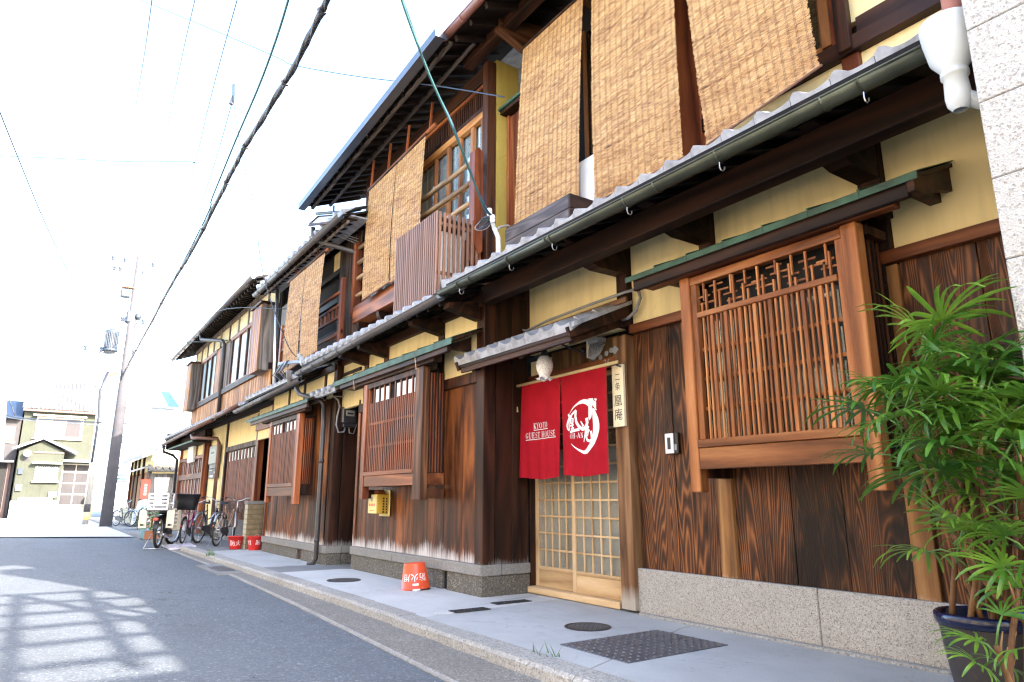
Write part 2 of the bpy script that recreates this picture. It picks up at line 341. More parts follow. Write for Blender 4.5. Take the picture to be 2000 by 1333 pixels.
# ---------------------------------------------------------------- mesh helpers
class M:
    def __init__(s): s.v = []; s.f = []
    def add(s, vs, fs):
        o = len(s.v); s.v += [tuple(v) for v in vs]; s.f += [tuple(o + i for i in f) for f in fs]; return s
    def box(s, x0, x1, y0, y1, z0, z1, c=0.0):
        if x0 > x1: x0, x1 = x1, x0
        if y0 > y1: y0, y1 = y1, y0
        if z0 > z1: z0, z1 = z1, z0
        if c:
            return s.cbox(((x0 + x1) / 2, (y0 + y1) / 2, (z0 + z1) / 2), (x1 - x0, y1 - y0, z1 - z0), Matrix.Identity(3), c)
        vs = [(x, y, z) for x in (x0, x1) for y in (y0, y1) for z in (z0, z1)]
        return s.add(vs, [(0, 1, 3, 2), (4, 6, 7, 5), (0, 4, 5, 1), (2, 3, 7, 6), (0, 2, 6, 4), (1, 5, 7, 3)])
    def cbox(s, cen, size, rot, c):
        hx, hy, hz = (d / 2 for d in size); c = min(c, hx * .6, hy * .6, hz * .6)
        vs = []; ix = {}
        for sx in (-1, 1):
            for sy in (-1, 1):
                for sz in (-1, 1):
                    for ax in range(3):
                        p = [sx * (hx - (0 if ax == 0 else c)), sy * (hy - (0 if ax == 1 else c)), sz * (hz - (0 if ax == 2 else c))]
                        ix[(sx, sy, sz, ax)] = len(vs); vs.append(p)
        fs = []
        for ax in range(3):
            a, b2 = [i for i in range(3) if i != ax]
            for sg in (-1, 1):
                q = []
                for sa, sb in ((-1, -1), (1, -1), (1, 1), (-1, 1)):
                    k = [0, 0, 0]; k[ax] = sg; k[a] = sa; k[b2] = sb; q.append(ix[(*k, ax)])
                if (sg > 0) == (ax == 1): q.reverse()
                fs.append(tuple(q))
        for ax in range(3):                       # edges along ax
            a, b2 = [i for i in range(3) if i != ax]
            for sa in (-1, 1):
                for sb in (-1, 1):
                    def K(sg, face):
                        k = [0, 0, 0]; k[ax] = sg; k[a] = sa; k[b2] = sb; return ix[(*k, face)]
                    q = [K(-1, a), K(1, a), K(1, b2), K(-1, b2)]
                    if (sa * sb > 0) != (ax == 1): q.reverse()
                    fs.append(tuple(q))
        for sx in (-1, 1):
            for sy in (-1, 1):
                for sz in (-1, 1):
                    t = [ix[(sx, sy, sz, 0)], ix[(sx, sy, sz, 1)], ix[(sx, sy, sz, 2)]]
                    if sx * sy * sz < 0: t.reverse()
                    fs.append(tuple(t))
        cv = Vector(cen)
        return s.add([cv + rot @ Vector(p) for p in vs], fs)
    def bar(s, p, q, w, h, c=0.0, up=(0, 0, 1)):
        p, q = Vector(p), Vector(q); d = q - p; L = d.length
        if L < 1e-6: return s
        d.normalize(); u = Vector(up)
        if abs(d.dot(u)) > .98: u = Vector((0, 1, 0))
        sd = d.cross(u).normalized(); u = sd.cross(d)
        rot = Matrix((d, sd, u)).transposed()
        if c: return s.cbox((p + q) / 2, (L, w, h), rot, c)
        cen = (p + q) / 2
        vs = [cen + rot @ Vector((a * L / 2, b * w / 2, e * h / 2)) for a in (-1, 1) for b in (-1, 1) for e in (-1, 1)]
        return s.add(vs, [(0, 1, 3, 2), (4, 6, 7, 5), (0, 4, 5, 1), (2, 3, 7, 6), (0, 2, 6, 4), (1, 5, 7, 3)])
    def tube(s, pts, r, n=8, cap=True, r1=None):
        pts = [Vector(p) for p in pts]; m = len(pts); rings = []
        prev = None
        for i, p in enumerate(pts):
            d = (pts[min(i + 1, m - 1)] - pts[max(i - 1, 0)])
            if d.length < 1e-9: d = Vector((0, 0, 1))
            d.normalize()
            if prev is None:
                u = d.cross(Vector((0, 0, 1)))
                if u.length < .05: u = d.cross(Vector((1, 0, 0)))
            else: u = prev - d * prev.dot(d)
            u.normalize(); prev = u; w = d.cross(u)
            rr = r if r1 is None else r + (r1 - r) * i / (m - 1)
            rings.append([p + (u * math.cos(2 * math.pi * k / n) + w * math.sin(2 * math.pi * k / n)) * rr for k in range(n)])
        vs = [v for rg in rings for v in rg]
        fs = [(i * n + k, i * n + (k + 1) % n, (i + 1) * n + (k + 1) % n, (i + 1) * n + k) for i in range(m - 1) for k in range(n)]
        if cap: fs += [tuple(range(n - 1, -1, -1)), tuple((m - 1) * n + k for k in range(n))]
        return s.add(vs, fs)
    def prism(s, poly, axis, a0, a1):
        """poly in the other two axes (in xyz order), extruded along axis"""
        def P(u, v, a):
            return {'X': (a, u, v), 'Y': (u, a, v), 'Z': (u, v, a)}[axis]
        n = len(poly)
        vs = [P(u, v, a0) for u, v in poly] + [P(u, v, a1) for u, v in poly]
        fs = [tuple(range(n)), tuple(range(2 * n - 1, n - 1, -1))] + [(i, i + n, (i + 1) % n + n, (i + 1) % n) for i in range(n)]
        return s.add(vs, fs)
    def lathe(s, prof, cen=(0, 0, 0), n=20, cap=False, rot=None):
        c = Vector(cen); vs = []
        for r, z in prof:
            for k in range(n):
                a = 2 * math.pi * k / n; p = Vector((r * math.cos(a), r * math.sin(a), z))
                vs.append(c + (rot @ p if rot else p))
        m = len(prof)
        fs = [(i * n + k, i * n + (k + 1) % n, (i + 1) * n + (k + 1) % n, (i + 1) * n + k) for i in range(m - 1) for k in range(n)]
        if cap: fs += [tuple(range(n - 1, -1, -1)), tuple((m - 1) * n + k for k in range(n))]
        return s.add(vs, fs)
    def torus(s, cen, R0, r, n=28, k=8, axis='Y', sq=1.0):
        c = Vector(cen); vs = []
        for i in range(n):
            a = 2 * math.pi * i / n
            for j in range(k):
                b = 2 * math.pi * j / k; rr = R0 + r * math.cos(b); w = r * sq * math.sin(b)
                vs.append(c + Vector((rr * math.cos(a), w, rr * math.sin(a))))
        fs = [(i * k + j, i * k + (j + 1) % k, ((i + 1) % n) * k + (j + 1) % k, ((i + 1) % n) * k + j) for i in range(n) for j in range(k)]
        return s.add(vs, fs)

ORG = {}
def world_of(p):
    v = Vector((0, 0, 0))
    while p: v = v + p.location; p = p.parent
    return v
def tag(o, label=None, cat=None, group=None, kind=None):
    if label: o['label'] = label
    if cat: o['category'] = cat
    if group: o['group'] = group
    if kind: o['kind'] = kind
    return o
def thing(name, label, cat, loc, group=None, rz=0.0):
    o = bpy.data.objects.new(name, None); COL.objects.link(o); o.empty_display_size = .1
    o.location = loc; o.rotation_euler = (0, 0, rz)
    return tag(o, label, cat, group)
def put(name, m, mat, parent=None, smooth=False, local=False, kind=None, label=None, origin=None):
    """one mesh object; coordinates in m are world ones unless local"""
    me = bpy.data.meshes.new(name)
    off = Vector((0, 0, 0))
    if parent is not None and not local: off = world_of(parent)
    elif origin is not None: off = Vector(origin)
    me.from_pydata([tuple(Vector(v) - off) for v in m.v], [], m.f); me.update()
    if isinstance(mat, str): mat = MT[mat]
    me.materials.append(mat)
    if smooth:
        me.polygons.foreach_set('use_smooth', [True] * len(me.polygons))
    o = bpy.data.objects.new(name, me); COL.objects.link(o)
    if parent is not None: o.parent = parent
    elif origin is not None: o.location = origin
    if kind: o['kind'] = kind
    if label: o['label'] = label
    return o
def struct(name, m, mat, smooth=False): return put(name, m, mat, None, smooth, kind='structure')
def kids(o): return [c for c in o.children]
def dup_tree(o, parent=None):
    c = o.copy(); COL.objects.link(c)
    if parent: c.parent = parent; c.matrix_parent_inverse = Matrix.Identity(4)
    for ch in kids(o): dup_tree(ch, c)
    return c
def bx(name, parent, mat, x0, x1, y0, y1, z0, z1, c=.004, **k): return put(name, M().box(x0, x1, y0, y1, z0, z1, c), mat, parent, **k)

TXT = {}
def text_geo(body, size=1.0):
    """2-D mesh of a text: list of (u, v), faces"""
    key = (body, size)
    if key in TXT: return TXT[key]
    cu = bpy.data.curves.new('letters', 'FONT'); cu.body = body; cu.size = size; cu.align_x = 'CENTER'; cu.align_y = 'CENTER'
    cu.resolution_u = 3
    ob = bpy.data.objects.new('letters', cu); COL.objects.link(ob)
    dg = bpy.context.evaluated_depsgraph_get()
    me = bpy.data.meshes.new_from_object(ob.evaluated_get(dg))
    vs = [(v.co.x, v.co.y) for v in me.vertices]; fs = [tuple(p.vertices) for p in me.polygons]
    bpy.data.objects.remove(ob); bpy.data.curves.remove(cu); bpy.data.meshes.remove(me)
    TXT[key] = (vs, fs); return TXT[key]
def text_m(body, size, fn):
    vs, fs = text_geo(body, size)
    return M().add([fn(u, v) for u, v in vs], fs)
# serif capitals drawn as strokes in a unit box
def arc(cx, cy, rx, ry, a0, a1, n=14): return [(cx + rx * math.cos(R(a0 + (a1 - a0) * i / n)), cy + ry * math.sin(R(a0 + (a1 - a0) * i / n))) for i in range(n + 1)]
T1, T2 = .125, .05
SERIF = {
 'K': (.8, [([(.15, 0), (.15, 1)], T1), ([(.2, .42), (.68, 1)], T2), ([(.34, .55), (.72, 0)], T1), ([(0, .03), (.3, .03)], T2), ([(0, .97), (.3, .97)], T2), ([(.55, .97), (.82, .97)], T2), ([(.55, .03), (.86, .03)], T2)]),
 'Y': (.8, [([(.4, 0), (.4, .48)], T1), ([(.4, .46), (.1, 1)], T1), ([(.4, .46), (.7, 1)], T2), ([(.25, .03), (.55, .03)], T2), ([(0, .97), (.26, .97)], T2), ([(.56, .97), (.82, .97)], T2)]),
 'U': (.8, [([(.15, 1), (.15, .3)] + arc(.4, .3, .25, .27, 180, 270, 6), T1), (arc(.4, .3, .25, .27, 270, 360, 6) + [(.65, 1)], T2), ([(0, .97), (.3, .97)], T2), ([(.52, .97), (.8, .97)], T2)]),
 'T': (.75, [([(.37, 0), (.37, 1)], T1), ([(0, .96), (.74, .96)], T2), ([(.03, .78), (.03, .98)], T2), ([(.71, .78), (.71, .98)], T2), ([(.2, .03), (.54, .03)], T2)]),
 'O': (.95, [(arc(.45, .5, .37, .46, 40, 140, 8), T2), (arc(.45, .5, .37, .46, 140, 220, 8), T1), (arc(.45, .5, .37, .46, 220, 320, 8), T2), (arc(.45, .5, .37, .46, -40, 40, 8), T1)]),
 'G': (.92, [(arc(.45, .5, .37, .46, 40, 140, 8), T2), (arc(.45, .5, .37, .46, 140, 230, 8), T1), (arc(.45, .5, .37, .46, 230, 320, 8), T2), ([(.73, .15), (.73, .42)], T1), ([(.55, .42), (.88, .42)], T2), ([(.75, .7), (.75, .95)], T2)]),
 'E': (.72, [([(.15, 0), (.15, 1)], T1), ([(0, .03), (.62, .03)], T2), ([(0, .97), (.6, .97)], T2), ([(.15, .52), (.45, .52)], T2), ([(.61, 0), (.64, .22)], T2), ([(.59, .8), (.59, 1)], T2), ([(.45, .4), (.45, .64)], T2)]),
 'S': (.66, [(arc(.32, .73, .22, .23, 20, 180, 8), T2), ([(.1, .73), (.16, .58), (.46, .42), (.52, .28)], T1), (arc(.3, .27, .22, .23, 0, -160, 8), T2), ([(.55, .75), (.55, .96)], T2), ([(.06, .05), (.06, .28)], T2)]),
 'H': (.9, [([(.16, 0), (.16, 1)], T1), ([(.7, 0), (.7, 1)], T1), ([(.16, .5), (.7, .5)], T2), ([(0, .03), (.32, .03)], T2), ([(0, .97), (.32, .97)], T2), ([(.54, .03), (.86, .03)], T2), ([(.54, .97), (.86, .97)], T2)]),
 'A': (.85, [([(.1, 0), (.42, 1)], T2), ([(.4, 1), (.74, 0)], T1), ([(.22, .34), (.6, .34)], T2), ([(0, .03), (.24, .03)], T2), ([(.56, .03), (.88, .03)], T2)]),
 'N': (.9, [([(.14, 0), (.14, 1)], T2), ([(.12, 1), (.72, 0)], T1), ([(.72, 0), (.72, 1)], T2), ([(0, .03), (.3, .03)], T2), ([(.56, .97), (.88, .97)], T2), ([(0, .97), (.2, .97)], T2)]),
 '-': (.45, [([(.05, .4), (.38, .4)], .1)]), ' ': (.3, [])}
def stroke(m, pts, w, fn, w1=None, step=.02):
    """a flat brush stroke as a strip of small quads; fn maps (u, v) to a point in space"""
    P = [Vector(p) for p in pts]; Q = [P[0]]
    for a, b in zip(P, P[1:]):
        k = max(1, int((b - a).length / step))
        Q += [a + (b - a) * (i / k) for i in range(1, k + 1)]
    n = len(Q); vs = []
    for i, p in enumerate(Q):
        d = Q[min(i + 1, n - 1)] - Q[max(i - 1, 0)]
        if d.length < 1e-9: d = Vector((1, 0))
        d.normalize(); t = i / max(1, n - 1)
        ww = w if w1 is None else w + (w1 - w) * t
        nn = Vector((-d.y, d.x)) * ww / 2
        vs += [fn(*(p + nn)), fn(*(p - nn))]
    m.add(vs, [(2 * i, 2 * i + 1, 2 * i + 3, 2 * i + 2) for i in range(n - 1)])
def serif_line(m, text, u0, u1, v, h, fn):
    tot = sum(SERIF[c][0] for c in text); k = (u1 - u0) / tot; x = u0
    for c in text:
        w, st = SERIF[c]
        for pts, th in st:
            stroke(m, [(x + p[0] * k * .84, v + p[1] * h) for p in pts], th * h * .9, fn, step=.012)
        x += w * k

# ---------------------------------------------------------------- ground
def sheet(x0, x1, y0, y1, z): return M().add([(x0, y0, z), (x1, y0, z), (x1, y1, z), (x0, y1, z)], [(0, 1, 2, 3)])
MT['far_ground'] = speck('pale_ground', (.24, .235, .225), (.14, .14, .13), (.34, .33, .31), 60, .85, .3, stains=.2)
struct('ground', sheet(-900, 600, -900, 900, -.15), 'far_ground')
MT['sunlit_asphalt'] = speck('sunlit_pale_asphalt', (.50, .49, .47), (.36, .355, .34), (.58, .57, .55), 60, .85, .3, stains=.2)  # strong sunlight on the far street is put into this pale colour
rd = M()
nx, ny = 60, 14                                               # lightly cambered asphalt
for i in range(nx + 1):
    for j in range(ny + 1):
        x = -56 + 74 * i / nx; y = -9 + 11.64 * j / ny
        rd.v.append((x, y, .012 * math.sin(x * .9) * math.sin(y * 1.3) * (1 if j < ny else 0)))
for i in range(nx):
    for j in range(ny):
        a = i * (ny + 1) + j; rd.f.append((a, a + ny + 1, a + ny + 2, a + 1))
struct('road', rd, 'asphalt', True)
struct('junction', M().add([(-24.6, -1.5, .024), (-22.0, 2.45, .024), (-56, 2.45, .024), (-56, -9, .024), (-30, -9, .024)], [(0, 1, 2, 3, 4)]), 'sunlit_asphalt')  # pale sheet cut along the row's shadow edge, as painted sunlight
ap = M().add([(9, 1.8, .006), (9, 2.66, .006), (-3.8, 2.66, .006), (-8.2, 2.70, .006), (-16.4, 2.66, .006), (-60, 2.66, .006), (-60, 2.5, .006), (-16.4, 2.52, .006), (-12.2, 2.5, .006), (-7.05, 2.33, .006), (-3.76, 2.16, .006)], [])
ap.f = [(0, 1, 2, 10), (10, 2, 3, 9), (9, 3, 4, 8), (8, 4, 7), (7, 4, 5, 6)]
ap2 = M(); ap2.v = [(v[0], v[1], v[2]) for v in ap.v]; ap2.f = ap.f
struct('gutter_apron', ap2, 'apron')
ln = M()
pp = [(-16.4, 2.52), (-12.2, 2.5), (-7.05, 2.33), (-3.76, 2.16), (9, 1.8)]
for (xa, ya), (xb, yb) in zip(pp, pp[1:]): ln.bar((xa, ya, .006), (xb, yb, .006), .045, .012)
struct('apron_edge', ln, 'kerb')
kerb = thing('kerb', None, None, (0, 0, 0)); kerb['kind'] = 'structure'
x = 8.0
while x > -16.0:
    L = rnd.choice((.6, .9, .62, 1.0)); xe = max(x - L, -16.05)
    def kx(xx): return 2.60 + (.06 if xx < -6 else .06 * max(0, (-3.5 - xx) / 2.5) if xx < -3.5 else 0)
    zt = .082 + rnd.uniform(-.004, .004)
    put('kerb_stone', M().prism([(kx(x), -.05), (kx(x) + .015, zt - .02), (kx(x) + .04, zt), (kx(x) + .215, zt), (kx(x) + .215, -.05)], 'X', xe + .004, x - .003), 'kerb', kerb)
    x = xe
pave = thing('pavement', None, None, (0, 0, 0)); pave['kind'] = 'structure'
MT['concrete_l'] = speck('pale_slab', (.52, .52, .51), (.43, .43, .43), (.58, .58, .57), 200, .75, .08, stains=.35, cracks=.6)
MT['concrete_d'] = speck('dark_slab', (.215, .215, .215), (.15, .15, .15), (.27, .27, .27), 160, .8, .15, stains=.4, cracks=.8)
def slab(poly, z, mat):
    n = len(poly)
    put('paving_slab', M().prism(poly, 'Z', -.05, z), mat, pave)
slab([(8, 2.83), (8, 4.75), (-3.98, 4.75), (-3.86, 4.2), (-3.3, 2.83)], .080, 'concrete')
slab([(-3.315, 2.83), (-3.872, 4.2), (-3.992, 4.75), (-6.05, 4.75), (-5.95, 4.0), (-5.45, 2.86), (-5.4, 2.83)], .079, 'concrete')
slab([(-5.415, 2.83), (-5.465, 2.86), (-5.965, 4.0), (-6.065, 4.75), (-9.2, 4.75), (-9.75, 3.7), (-9.75, 2.83)], .076, 'concrete_l')
slab([(-9.765, 2.83), (-9.765, 3.7), (-9.215, 4.75), (-11.0, 4.75), (-10.6, 3.9), (-10.65, 2.83)], .072, 'concrete_d')
slab([(-10.665, 2.83), (-10.615, 3.9), (-11.015, 4.75), (-14.6, 4.75), (-14.6, 2.83)], .064, 'concrete')
slab([(-14.615, 2.83), (-14.615, 4.75), (-19.5, 4.75), (-19.5, 2.83)], .052, 'concrete_d')
slab([(-19.515, 2.66), (-19.515, 4.75), (-26.0, 4.75), (-26.0, 2.66)], .030, 'concrete_d')
slab([(-5.60, 3.02), (-5.48, 3.02), (-5.62, 4.42), (-5.92, 4.42)], .083, 'concrete_l')

def manhole(loc, r, label):
    t = thing('manhole_cover', label, 'manhole cover', loc)
    put('rim', M().lathe([(r * 1.10, -.03), (r * 1.10, .004), (r * 1.015, .004), (r * 1.015, -.02)], loc, 36), 'iron', t)
    put('lid', M().lathe([(r, -.02), (r, .0), (r * .97, .003), (0.001, .003)], loc, 36), 'iron', t)
    st = M()
    for i in range(-6, 7):
        for j in range(-6, 7):
            px, py = i * r / 6.6, j * r / 6.6
            if math.hypot(px, py) < r * .9: st.bar((loc[0] + px - r * .05, loc[1] + py, loc[2] + .003), (loc[0] + px + r * .05, loc[1] + py + (.02 if (i + j) % 2 else -.02) * r, loc[2] + .003), r * .05, .005)
    put('tread', st, 'iron_plate', t, kind='stuff')
manhole((-4.33, 3.68, .081), .165, 'round iron manhole cover in the concrete beside the studded plates')
manhole((-8.40, 3.27, .078), .185, 'round iron manhole cover on the pale slab left of the overturned bucket')
for k, (x0, x1) in enumerate(((-3.93, -3.60), (-3.592, -3.27))):
    t = thing('studded_plate', ('studded steel ground plate next to the round manhole cover', 'studded steel ground plate nearer the palm pot')[k], 'ground plate', (x0, 3.1, .08), 'studded plates in the pavement')
    t.rotation_euler[2] = R(0)
    bx('plate', t, 'iron_plate', x0, x1, 3.09, 4.02, .076, .0855, .002)
    st = M()
    for i in range(5):
        for j in range(13):
            st.lathe([(.0125, 0), (.011, .004), (.005, .0065), (.0005, .007)], (x0 + .035 + i * .066, 3.125 + j * .0715, .0855), 8)
    put('stud', st, 'iron_plate', t, True, kind='stuff')
def grate(cx, cy, w, l, z, label, rz=0):
    t = thing('drain_grate', label, 'drain grate', (cx, cy, z), 'drain grates in the pavement')
    put('frame', M().box(cx - w / 2, cx + w / 2, cy - l / 2, cy - l / 2 + .012, z, z + .006).box(cx - w / 2, cx + w / 2, cy + l / 2 - .012, cy + l / 2, z, z + .006).box(cx - w / 2, cx - w / 2 + .012, cy - l / 2 + .012, cy + l / 2 - .012, z, z + .006).box(cx + w / 2 - .012, cx + w / 2, cy - l / 2 + .012, cy + l / 2 - .012, z, z + .006), 'iron', t)
    bx('pit', t, 'dark_in', cx - w / 2 + .01, cx + w / 2 - .01, cy - l / 2 + .01, cy + l / 2 - .01, z - .002, z + .001, 0)
    n = int(l / .035); b = M()
    for i in range(1, n): b.box(cx - w / 2 + .012, cx + w / 2 - .012, cy - l / 2 + i * l / n - .005, cy - l / 2 + i * l / n + .005, z + .001, z + .005)
    b.box(cx - .006, cx + .006, cy - l / 2 + .012, cy + l / 2 - .012, z + .001, z + .0055)
    put('bar', b, 'iron', t, kind='stuff')
grate(-5.52, 3.33, .13, .36, .084, 'black drain grate nearest the kerb on the pale strip')
grate(-5.70, 3.90, .13, .40, .084, 'black drain grate on the pale strip by the sliding door')
t = thing('road_grate', 'steel drain grate in a pale concrete patch at the foot of the kerb', 'drain grate', (-11.4, 2.45, .01))
put('surround', M().box(-12.2, -10.6, 2.28, 2.625, -.05, .020), 'concrete_d', t)
put('grating', sheet(-11.75, -10.95, 2.36, 2.6, .0215), 'iron_plate', t)
b = M()
for i in range(20): b.box(-11.75 + i * .04, -11.735 + i * .04, 2.36, 2.6, .0215, .026)
put('bar', b, 'iron_plate', t, kind='stuff')
b = M()
for (cx, cy, z, n) in ((-13.3, 2.72, .08, 40), (-3.72, 2.84, .085, 14), (-14.4, 2.9, .06, 30), (-10.9, 3.72, .06, 22), (-16.3, 2.7, .02, 40), (-19.6, 2.7, .02, 40)):
    for _ in range(n):
        a = rnd.uniform(0, 6.28); h = rnd.uniform(.03, .10); q = Vector((cx + rnd.gauss(0, .09), cy + rnd.gauss(0, .03), z - .01))
        d = Vector((math.cos(a), math.sin(a), 0)); tip = q + d * h * .6 + Vector((0, 0, h)); w = Vector((-d.y, d.x, 0)) * .006
        b.add([q - w, q + w, tip], [(0, 1, 2)])
tag(put('weeds', b, plain('weed_green', (.06, .15, .03), .6)), 'small weeds growing in the kerb joints', 'weeds', kind='stuff')

# ---------------------------------------------------------------- house components
def boards(parent, edges, y, z0, z1, mat, th=.022, name='wall_board', axis='X', fix=0):
    """upright boards side by side along X (or along Y at x = fix)"""
    for a, b2 in zip(edges, edges[1:]):
        lo, hi = min(a, b2), max(a, b2); j = rnd.uniform(0, .005)
        if axis == 'X': bx(name, parent, mat, lo + .002, hi - .002, y + j, y + th + j, z0, z1, .003)
        else: bx(name, parent, mat, fix - th - j, fix - j, lo + .002, hi - .002, z0, z1, .003)
def plaster(parent, x0, x1, y, z0, z1, mat='plaster', name='plaster_panel'):
    bx(name, parent, mat, x0, x1, y, y + .06, z0, z1, 0)
def slats(parent, name, xs, w, d, y, z0, z1, mat):
    me = None
    for i, xx in enumerate(xs):
        za = z0 if not callable(z0) else z0(i); zb = z1 if not callable(z1) else z1(i)
        bx(name, parent, mat, xx - w / 2, xx + w / 2, y, y + d, za, zb, .002)
def half_gutter(parent, p0, p1, r, mat, hooks=(), seams=0, name='rain_gutter'):
    p0, p1 = Vector(p0), Vector(p1); n = 10
    gm = M(); ring = []
    for R_, sgn in ((r, 1), (r - .004, -1)):
        for p in (p0, p1):
            ring.append([p + Vector((0, R_ * math.cos(math.pi + math.pi * k / n), R_ * math.sin(math.pi + math.pi * k / n))) for k in range(n + 1)])
    vs = [v for q in ring for v in q]; m = n + 1
    fs = [(k, k + 1, m + k + 1, m + k) for k in range(n)] + [(2 * m + k + 1, 2 * m + k, 3 * m + k, 3 * m + k + 1) for k in range(n)]
    fs += [(0, m, 3 * m, 2 * m), (n, 2 * m + n, 3 * m + n, m + n)]
    fs += [(k, 2 * m + k, 2 * m + k + 1, k + 1) for k in range(n)] + [(m + k, m + k + 1, 3 * m + k + 1, 3 * m + k) for k in range(n)]
    gm.add(vs, fs)
    # rolled rim
    gm.tube([p0 + Vector((0, -r, 0)), p1 + Vector((0, -r, 0))], .007, 6)
    g = put(name, gm, mat, parent, True)
    L = (p1 - p0).length
    for i in range(seams):
        q = p0 + (p1 - p0) * ((i + .5) / seams)
        put('gutter_band', M().tube([q + Vector((0, (r + .002) * math.cos(a), (r + .002) * math.sin(a))) for a in [math.pi + math.pi * k / 10 for k in range(11)]], .006, 5), mat, g)
    for hx in hooks:
        q = p0 + (p1 - p0) * ((hx - p0.x) / (p1.x - p0.x))
        pts = [q + Vector((0, (r + .004) * math.cos(a), (r + .004) * math.sin(a))) for a in [math.pi + math.pi * k / 8 for k in range(6)]]
        put('gutter_bracket', M().tube(pts, .006, 6), mat, g)
        hk = [q + Vector((0, -.01, -r)), q + Vector((0, -.010, -r - .038)), q + Vector((0, .0, -r - .056)), q + Vector((0, .020, -r - .060)), q + Vector((0, .036, -r - .046)), q + Vector((0, .040, -r - .024))]
        put('gutter_hook', M().tube(hk, .004, 6), 'steel', g)
    return g
def tile_mesh(w, L, disc, th=.018):
    """one pantile: local x along the eave, y up the slope (flat), z normal; front edge at y=0"""
    n = 8; m = M()
    def z(u):
        return .030 * (math.exp(-((u - .16) / .13) ** 2) * 1.15 - .55 * math.sin(math.pi * min(1, max(0, (u - .22) / .78))) + .35)
    us = [i / n for i in range(n + 1)]
    top0 = [((u - .5) * w, 0, z(u) + th) for u in us]; top1 = [((u - .5) * w, L, z(u) + th) for u in us]
    bot0 = [((u - .5) * w, 0, z(u) - .0) for u in us] if disc is None else [((u - .5) * w, -.004, -.052) for u in us]
    vs = top0 + top1 + bot0; k = n + 1
    fs = [(i, i + 1, k + i + 1, k + i) for i in range(n)] + [(i + 1, i, 2 * k + i, 2 * k + i + 1) for i in range(n)]
    fs += [(0, k, 2 * k)]
    fs += [(n, 2 * k + n, k + n)]
    m.add(vs, fs)
    if disc == 'round':
        rot = Matrix.Rotation(R(90), 3, 'X')
        m.lathe([(.0005, .012), (.045, .012), (.052, .004), (.054, -.02), (.054, -.09)], (-.34 * w, -.012, .022), 12, rot=rot)
    return m
TILES = {}
def tile_rows(parent, x0, x1, pitch, yf, zf, slope, rows, mat='tile', front='apron', name='roof_tile', L=.235, flip=1):
    key = (round(pitch, 3), front, mat)
    n = int(round((x1 - x0) / pitch))
    for r in range(rows):
        kind = front if r == 0 else None
        kk = (round(pitch, 3), kind, mat)
        if kk not in TILES:
            tm = tile_mesh(pitch - .004, L * 1.12, kind)
            me = bpy.data.meshes.new(name); me.from_pydata([tuple(v) for v in tm.v], [], tm.f); me.update()
            me.materials.append(MT[mat]); me.polygons.foreach_set('use_smooth', [True] * len(me.polygons))
            me.set_sharp_from_angle(angle=R(50)); TILES[kk] = me
        for i in range(n):
            o = bpy.data.objects.new(name, TILES[kk]); COL.objects.link(o); o.parent = parent
            d = r * L
            p = Vector((x0 + (i + .5) * pitch, yf + d * math.cos(slope), zf + d * math.sin(slope) + .012 * (r > 0) * 0))
            o.location = p - world_of(parent)
            o.rotation_euler = (slope - R(4) + rnd.uniform(-.008, .008), rnd.uniform(-.012, .012), rnd.uniform(-.006, .006))
def copper_roof(parent, x0, x1, yf, zf, yb, zb, n, mat='copper', drop=.05, name='copper_sheet', sag=.012):
    """copper covered pent roof in n folded sheets"""
    rf = put('canopy_roof', M().prism([(yf + .01, zf - .012), (yb, zb - .012), (yb, zb - .04), (yf + .01, zf - .04)], 'X', x0 + .01, x1 - .01), 'beam', parent)
    for i in range(n):
        a = x0 + (x1 - x0) * i / n; b2 = x0 + (x1 - x0) * (i + 1) / n - .003
        j = rnd.uniform(-.003, .003)
        put(name, M().prism([(yf, zf - drop), (yf - .006, zf - drop), (yf - .008, zf - .006), (yf + .01, zf + .006 + j), (yb, zb + .006 + j), (yb, zb), (yf + .012, zf)], 'X', a, b2), mat, rf)
        if i: put('seam', M().bar((b2 - .002 - (x1 - x0) / n, yf - .004, zf + .006), (b2 - .002 - (x1 - x0) / n, yb, zb + .010), .016, .014), mat, rf)
    return rf
def pane(parent, x0, x1, y, z0, z1, mat='glass', name='glass_pane', back='paper', gap=.05):
    g = bx(name, parent, mat, x0, x1, y, y + .004, z0, z1, 0)
    return g
def eave(parent, x0, x1, yf, zf, yw, zw, th=.05, rafters=10, rw=.05, rh=.06, back=None, ridge=None, mat='soffit'):
    """eave boards and rafters from the wall (yw, zw) down to the edge (yf, zf); roof sheet to the ridge"""
    put('soffit', M().prism([(yf, zf), (yw + .3, zw + (zw - zf) / (yw - yf) * .3), (yw + .3, zw + (zw - zf) / (yw - yf) * .3 + th), (yf, zf + th)], 'X', x0, x1), mat, parent)
    for i in range(rafters):
        xx = x0 + (x1 - x0) * (i + .5) / rafters
        put('rafter', M().bar((xx, yf + .03, zf - rh / 2), (xx, yw + .1, zw - rh / 2 + .1 * (zw - zf) / (yw - yf)), rw, rh), mat, parent)
    if ridge:
        yr, zr = ridge; yb, zb = back
        put('roof_slope', M().prism([(yw + .3, zw + .09 + (zw - zf) / (yw - yf) * .3), (yr, zr), (yb, zb), (yb, zb - .1), (yr, zr - .1), (yw + .3, zw + .02 + (zw - zf) / (yw - yf) * .3)], 'X', x0, x1), 'tile', parent)

